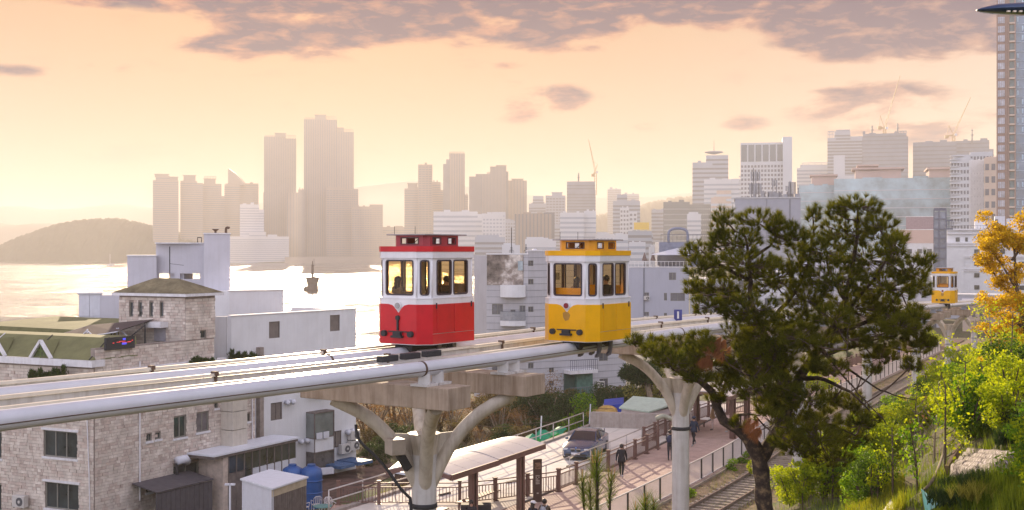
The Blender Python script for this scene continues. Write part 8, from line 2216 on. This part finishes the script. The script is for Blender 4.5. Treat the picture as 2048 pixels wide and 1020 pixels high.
# golden leaved tree on the right edge
def gold_tree():
    D0 = 42.0; base = Vector((PX(2060, D0), D0, float(ground(PX(2060, D0), D0)))); t = thing('golden_tree', 'tree with golden yellow leaves leaning in from the right edge', 'tree', base)
    def Q(a, b, dy=0): return P(a - 16, b, D0 + dy)
    limbs = [([(2075, 760, 0), (2068, 660, 0), (2050, 580, 0), (2045, 510, 0), (2042, 475, 0)], .14, .02), ([(2068, 660, 0), (2030, 630, -.3), (2000, 625, -.3), (1980, 600, -.3)], .07, .01), ([(2060, 610, 0), (2020, 570, .3), (2000, 540, .3), (1988, 520, .3)], .06, .01), ([(2050, 580, 0), (2020, 530, -.2), (2005, 510, -.2), (1995, 495, -.2)], .05, .01), ([(2072, 700, 0), (2030, 690, .3), (2000, 680, .3), (1985, 660, .2)], .07, .01), ([(2074, 730, 0), (2030, 735, -.3), (1985, 720, -.3)], .06, .01), ([(2040, 520, 0), (2070, 480, .3), (2090, 450, .3)], .05, .01), ([(2035, 500, 0), (2015, 480, .2), (2000, 470, .2)], .03, .008)]
    A = []
    m_ = MB(); m_.tube([base - Vector((0, 0, .2)), Q(2076, 790), Q(2075, 760)], [.2, .17, .15], 10); m_.build('trunk', M_TWIG, t, smooth=True)
    for path, r0, r1 in limbs:
        q = catmull([Q(*p) for p in path], .3); m_ = MB(); m_.tube(q, [r0 + (r1 - r0) * i / (len(q) - 1) for i in range(len(q))], 6); m_.build('branch', M_TWIG, t); A += q[1:]
        for _ in range(5):
            p = q[rnd.randrange(len(q))]; e = p + Vector((rnd.uniform(-.5, .4), rnd.uniform(-.5, .5), rnd.uniform(-.1, .9))); m2 = MB(); m2.tube([p, p.lerp(e, .5) + Vector((0, 0, -.05)), e], [.018, .012, .005], 4); m2.build('branch', M_TWIG, t); A += [e, p.lerp(e, .6), e]
    cs = []
    for _ in range(420):
        c = A[rnd.randrange(len(A))]; r = rnd.uniform(.14, .34); cs.append(clump_points(75, (c.x + rnd.uniform(-.2, .2), c.y + rnd.uniform(-.3, .3), c.z + rnd.uniform(-.1, .2)), (r, r, r * .6), .2))
    fastmesh('foliage', leaf_quads(np.concatenate(cs), .085, .6, .2), 4, L_GOLD, t)
gold_tree()

# ------------------------------------------------------------------ garden bed, tarpaulins, log, street lamp
def extras():
    c = [hit(1897, 962), hit(1990, 982), hit(2045, 940), hit(1935, 915)]
    z = sum(p.z for p in c) / 4 + .12
    t = thing('garden_bed', 'garden bed covered with weathered white plastic sheeting on the slope', 'garden bed', (c[0] + c[2]) / 2)
    film = mat('weathered_plastic_film', (0.13, 0.09, 0.08), 0.8, var=0.55, vscale=11, col2=(0.42, 0.38, 0.40), bump=.008, bscale=18)
    n = 26; g = np.zeros((n + 1, n + 1, 3))
    for i in range(n + 1):
        for j in range(n + 1):
            a, b = i / n, j / n; p = (c[0].lerp(c[1], a)).lerp(c[3].lerp(c[2], a), b); edge = min(a, 1 - a, b, 1 - b)
            hz = .10 * abs(math.sin(b * math.pi * 5)) ** .6 * .45 + .006 * math.sin(a * 23 + b * 7)
            g[i, j] = (p.x, p.y, p.z + (.14 + hz if edge > .01 else -.05))
    v = []
    for i in range(n):
        for j in range(n): v += [g[i, j], g[i + 1, j], g[i + 1, j + 1], g[i, j + 1]]
    fastmesh('plastic_sheet', g.reshape(-1, 3), 4, film, t, smooth=True, idx=np.array([(i * (n + 1) + j, (i + 1) * (n + 1) + j, (i + 1) * (n + 1) + j + 1, i * (n + 1) + j + 1) for i in range(n) for j in range(n)]))
    for i, (p, q) in enumerate(((c[0], c[3]),)):
        m_ = MB(); m_.beam(p + Vector((-.03, 0, .1)), q + Vector((-.03, .3, .12)), .06, .16); m_.build('edge_board', mat('old_board', (0.22, 0.14, 0.08), .9, var=.3, vscale=5), t)
    # curved log
    m_ = MB(); m_.tube(catmull([hit(1842, 1000) + Vector((0, 0, .03)), hit(1868, 972) + Vector((0, 0, .14)), hit(1885, 940) + Vector((0, 0, .22)), hit(1890, 925) + Vector((0, 0, .30))], .08), .028, 8)
    tag(m_.build('curved_log', mat('log_grey', (0.26, 0.20, 0.13), .9, var=.3, vscale=8), smooth=True), 'curved pale branch lying beside the garden bed', 'branch')
    # herb rows behind and below the bed
    for i, (px_, py_, lm, lb) in enumerate(((1920, 985, L_DGREEN, 'dark leafy herb row below the plastic covered bed, left half'), (1965, 990, L_DGREEN, 'dark leafy herb row below the plastic covered bed, right half'), (1960, 1010, leafmat('spiky_yellow', (0.20, 0.20, .04), (0.45, .42, .1), .5), 'spiky yellow green plant at the bottom right'), (1910, 1016, L_DGREEN, 'round leaved dark plant between the teal sheets at the bottom'), (2000, 875, L_DGREEN, 'dark green spiky plant behind the garden bed, right'), (1960, 880, L_GRASS, 'arching yellow green grass plant behind the garden bed'), (2040, 850, L_DGREEN, 'dark spiky plant at the right edge below the teal tarpaulin'), (2035, 905, L_DGREEN, 'dark spiky plant at the right edge behind the garden bed'))):
        p = hit(px_, py_); t2 = thing('herb_plant', lb, 'plant', p, 0, 'low garden plants around the bed')
        base = np.array([tuple(p)]) + rng.normal(size=(160, 3)) * np.array([.14, .10, .02]); fastmesh('leaves', needle_tufts(base, np.tile([[0, -.15, 1.0]], (160, 1)), 9, .26 if i > 3 else .17, .007, .6), 3, lm, t2)
    # teal tarpaulin on poles at right
    D = 33.0; t = thing('teal_tarpaulin', 'teal tarpaulin sagging between posts at the right edge of the slope', 'tarpaulin', P(2000, 830, D))
    tm = mat('teal_sheet', (0.14, 0.40, 0.42), .5, var=.12, vscale=2, trans=.25)
    n = 16; v = []; G_ = [[P(1955 + 130 * i / n, 800 + 8 * math.sin(i / n * math.pi) + (10 if i % 4 == 2 else 0) * .5 + 34 * j / 3 + 2 * math.sin(i * 1.9 + j), D + .35 * math.sin(j * 1.2) + .08 * math.sin(i * 2.3)) for j in range(4)] for i in range(n + 1)]
    for i in range(n):
        for j in range(3): v += [G_[i][j], G_[i + 1][j], G_[i + 1][j + 1], G_[i][j + 1]]
    fastmesh('sheet', np.array([tuple(q) for q in v]), 4, tm, t, smooth=True)
    for px_ in (1958, 2018, 2078): m_ = MB(); m_.tube([P(px_, 798, D), P(px_, 870, D)], .03, 6); m_.build('post', M_TWIG, t)
    # teal and grey sheets at the bottom edge
    a, b, c_ = hit(1842, 1002), hit(1880, 1030), hit(1850, 1036); m_ = MB(); m_.slab([a + Vector((0, 0, .12)), c_ + Vector((0, 0, .04)), b + Vector((0, 0, .06))], .01, (0, 0, 1)); tag(m_.build('blue_sheet', mat('bright_teal', (0.02, .30, .42), .4)), 'bright teal sheet corner at the bottom edge', 'tarpaulin')
    a, b, c_ = hit(1782, 1012), hit(1760, 1034), hit(1795, 1036); m_ = MB(); m_.slab([a + Vector((0, 0, .14)), b + Vector((0, 0, .02)), c_ + Vector((0, 0, .02))], .01, (0, 0, 1)); tag(m_.build('grey_sheet', mat('grey_sheet', (.25, .27, .27), .5)), 'pointed grey sheet at the bottom edge below the saplings', 'tarpaulin')
    # street lamp
    D = 9.0; p = P(1953, 15, D); t = thing('street_lamp', 'dark blue flat street lamp head reaching in from the top right corner', 'street lamp', (PX(2190, D), D, float(ground(PX(2190, D), D))))
    nb = mat('lamp_navy', (0.02, .05, .12), .3, var=.05, coat=.4)
    L_ = .80; m_ = MB(); rings = []
    for (k, hw, up_, dn) in ((0, .015, .004, .004), (.05, .05, .018, .012), (.2, .10, .040, .022), (.45, .13, .050, .030), (.75, .13, .052, .034), (1.0, .08, .045, .034)):
        x = p.x + k * L_; z = p.z - .02
        rings.append([m_.v((x, p.y + hw * a, z + (up_ * b if b > 0 else dn * b))) for a, b in ((-1, 0), (-.8, .6), (-.4, 1), (.4, 1), (.8, .6), (1, 0), (.8, -.7), (0, -1), (-.8, -.7))])
    for a, b in zip(rings[:-1], rings[1:]):
        for j in range(9): m_.f((a[j], a[(j + 1) % 9], b[(j + 1) % 9], b[j]))
    m_.f(rings[0][::-1]); m_.f(rings[-1]); m_.build('lamp_head', nb, t, smooth=True, auto=50)
    for k in range(6):
        m_ = MB(); m_.box((p.x + .20 + k * .045, p.y - .095, p.z - .048), (.022, .02, .012)); m_.build('led_lens', mat('led_lens', (.65, .55, .45), .2, var=0), t)
    m_ = MB(); xx = PX(2190, D); m_.tube([(p.x + .78, p.y, p.z - .02), (xx, D, p.z - .08)], .035, 8); m_.build('arm', nb, t)
    m_ = MB(); m_.tube([(xx, D, p.z + .05), (xx, D, float(ground(xx, D)) - .1)], [.05, .09], 10); m_.build('pole', nb, t)
extras()
# little sailing boat and channel marker on the water
D = 1500.0; p = P(220, 530, D); p.z = 0.3; t = thing('sailing_boat', 'tiny sailing boat with bare mast in front of the wooded headland', 'boat', p)
m_ = MB(); m_.prism([(p.x - 4, p.y), (p.x - 3, p.y - 1.5), (p.x + 3, p.y - 1.5), (p.x + 4.5, p.y), (p.x + 3, p.y + 1.5), (p.x - 3, p.y + 1.5)], 0, 2.0); m_.build('hull', M_PANELW, t)
m_ = MB(); m_.tube([(p.x, p.y, 2), (p.x, p.y, 15)], .22, 6); m_.build('mast', M_PANELW, t)
D = (CAMZ) * F / (584 - HY); p = P(625, 584, D); t = thing('channel_marker', 'dark navigation marker tower on a flared base standing in the glittering water', 'navigation marker', (p.x, p.y, 0))
mk = mat('marker_dark', (0.10, 0.07, 0.06), .8, var=.15); s_ = D / F
m_ = MB(); m_.lathe([(11 * s_, -1), (12 * s_, 6 * s_), (11 * s_, 16 * s_), (14 * s_, 28 * s_), (14 * s_, 30 * s_), (.5, 30 * s_)], (p.x, p.y, 0), 10); m_.build('base', mk, t)
m_ = MB(); m_.lathe([(3 * s_, 29 * s_), (2.2 * s_, 52 * s_), (3 * s_, 54 * s_), (.3, 55 * s_)], (p.x, p.y, 0), 8); m_.build('tower', mk, t)
m_ = MB(); m_.tube([(p.x, p.y, 54 * s_), (p.x, p.y, 62 * s_)], 1.0 * s_, 6); m_.tube([(p.x + 3 * s_, p.y, 50 * s_), (p.x + 3 * s_, p.y, 66 * s_)], .4 * s_, 5); m_.build('lantern', mk, t)
m_ = MB(); m_.ell((p.x - 13 * s_, p.y, 6 * s_), (6 * s_, 5 * s_, 6 * s_), 8, 6); m_.build('rock', mk, t)
# low breakwater strip along the far shore
m_ = MB(); m_.prism([P(570, 500, 1848).xy, P(1020, 500, 1848).xy, P(1020, 500, 1870).xy, P(570, 500, 1870).xy], -1, 9); o = m_.build('far_embankment', M_T1); o['kind'] = 'structure'

# every shrub says where it stands
ORD = ['leftmost', 'second', 'third', 'fourth', 'fifth', 'sixth', 'seventh', 'eighth', 'ninth', 'tenth', 'eleventh', 'twelfth', 'thirteenth', 'fourteenth', 'fifteenth', 'sixteenth', 'seventeenth', 'eighteenth', 'nineteenth', 'twentieth', 'twenty-first', 'twenty-second', 'twenty-third', 'twenty-fourth', 'twenty-fifth', 'twenty-sixth', 'twenty-seventh', 'twenty-eighth']
def relabel(lst, marks, grp):
    b = {}
    for o, p, colr, kind in lst:
        px_ = 1024 + p.x / p.y * F; py_ = HY - (p.z - CAMZ) / p.y * F
        m_ = min(marks, key=lambda q: ((q[0] - px_) ** 2 + ((q[1] - py_) * 1.3) ** 2))
        b.setdefault((m_[2], colr, kind), []).append((px_, o))
    for (place, colr, kind), v in b.items():
        v.sort(key=lambda q: q[0])
        for i, (px_, o) in enumerate(v):
            o['label'] = f'{colr} {kind} {place}' + ('' if len(v) == 1 else f', {ORD[min(i, 27)]}' + (' of its colour' if i == 0 else ' from the left'))
            o['group'] = grp
relabel(LBL, [(1610, 960, 'beside the big pine trunk'), (1690, 900, 'under the right pine branches'), (1745, 850, 'at the foot of the tall column'), (1830, 790, 'below the half hidden column'), (1800, 860, 'in the middle of the slope'), (1885, 850, 'above the bare twiggy saplings'), (1900, 740, 'below the arched far column'), (1960, 780, 'left of the teal tarpaulin'), (2030, 850, 'below the teal tarpaulin'), (1960, 680, 'near the last columns'), (2040, 720, 'under the golden tree'), (2060, 780, 'behind the teal tarpaulin'), (1700, 990, 'in the bottom grass'), (1960, 860, 'behind the covered garden bed')], SG)
relabel(LBL2, [(740, 850, 'behind the white building corner'), (800, 800, 'behind the left arm of the nearest column'), (880, 800, 'between the arms of the nearest column'), (960, 820, 'above the curved shelters'), (1050, 800, 'behind the thin white pole'), (1120, 800, 'under the near yellow cabin'), (1220, 790, 'behind the pale hut'), (1600, 730, 'behind the big pine')], 'bushes massed behind the road')
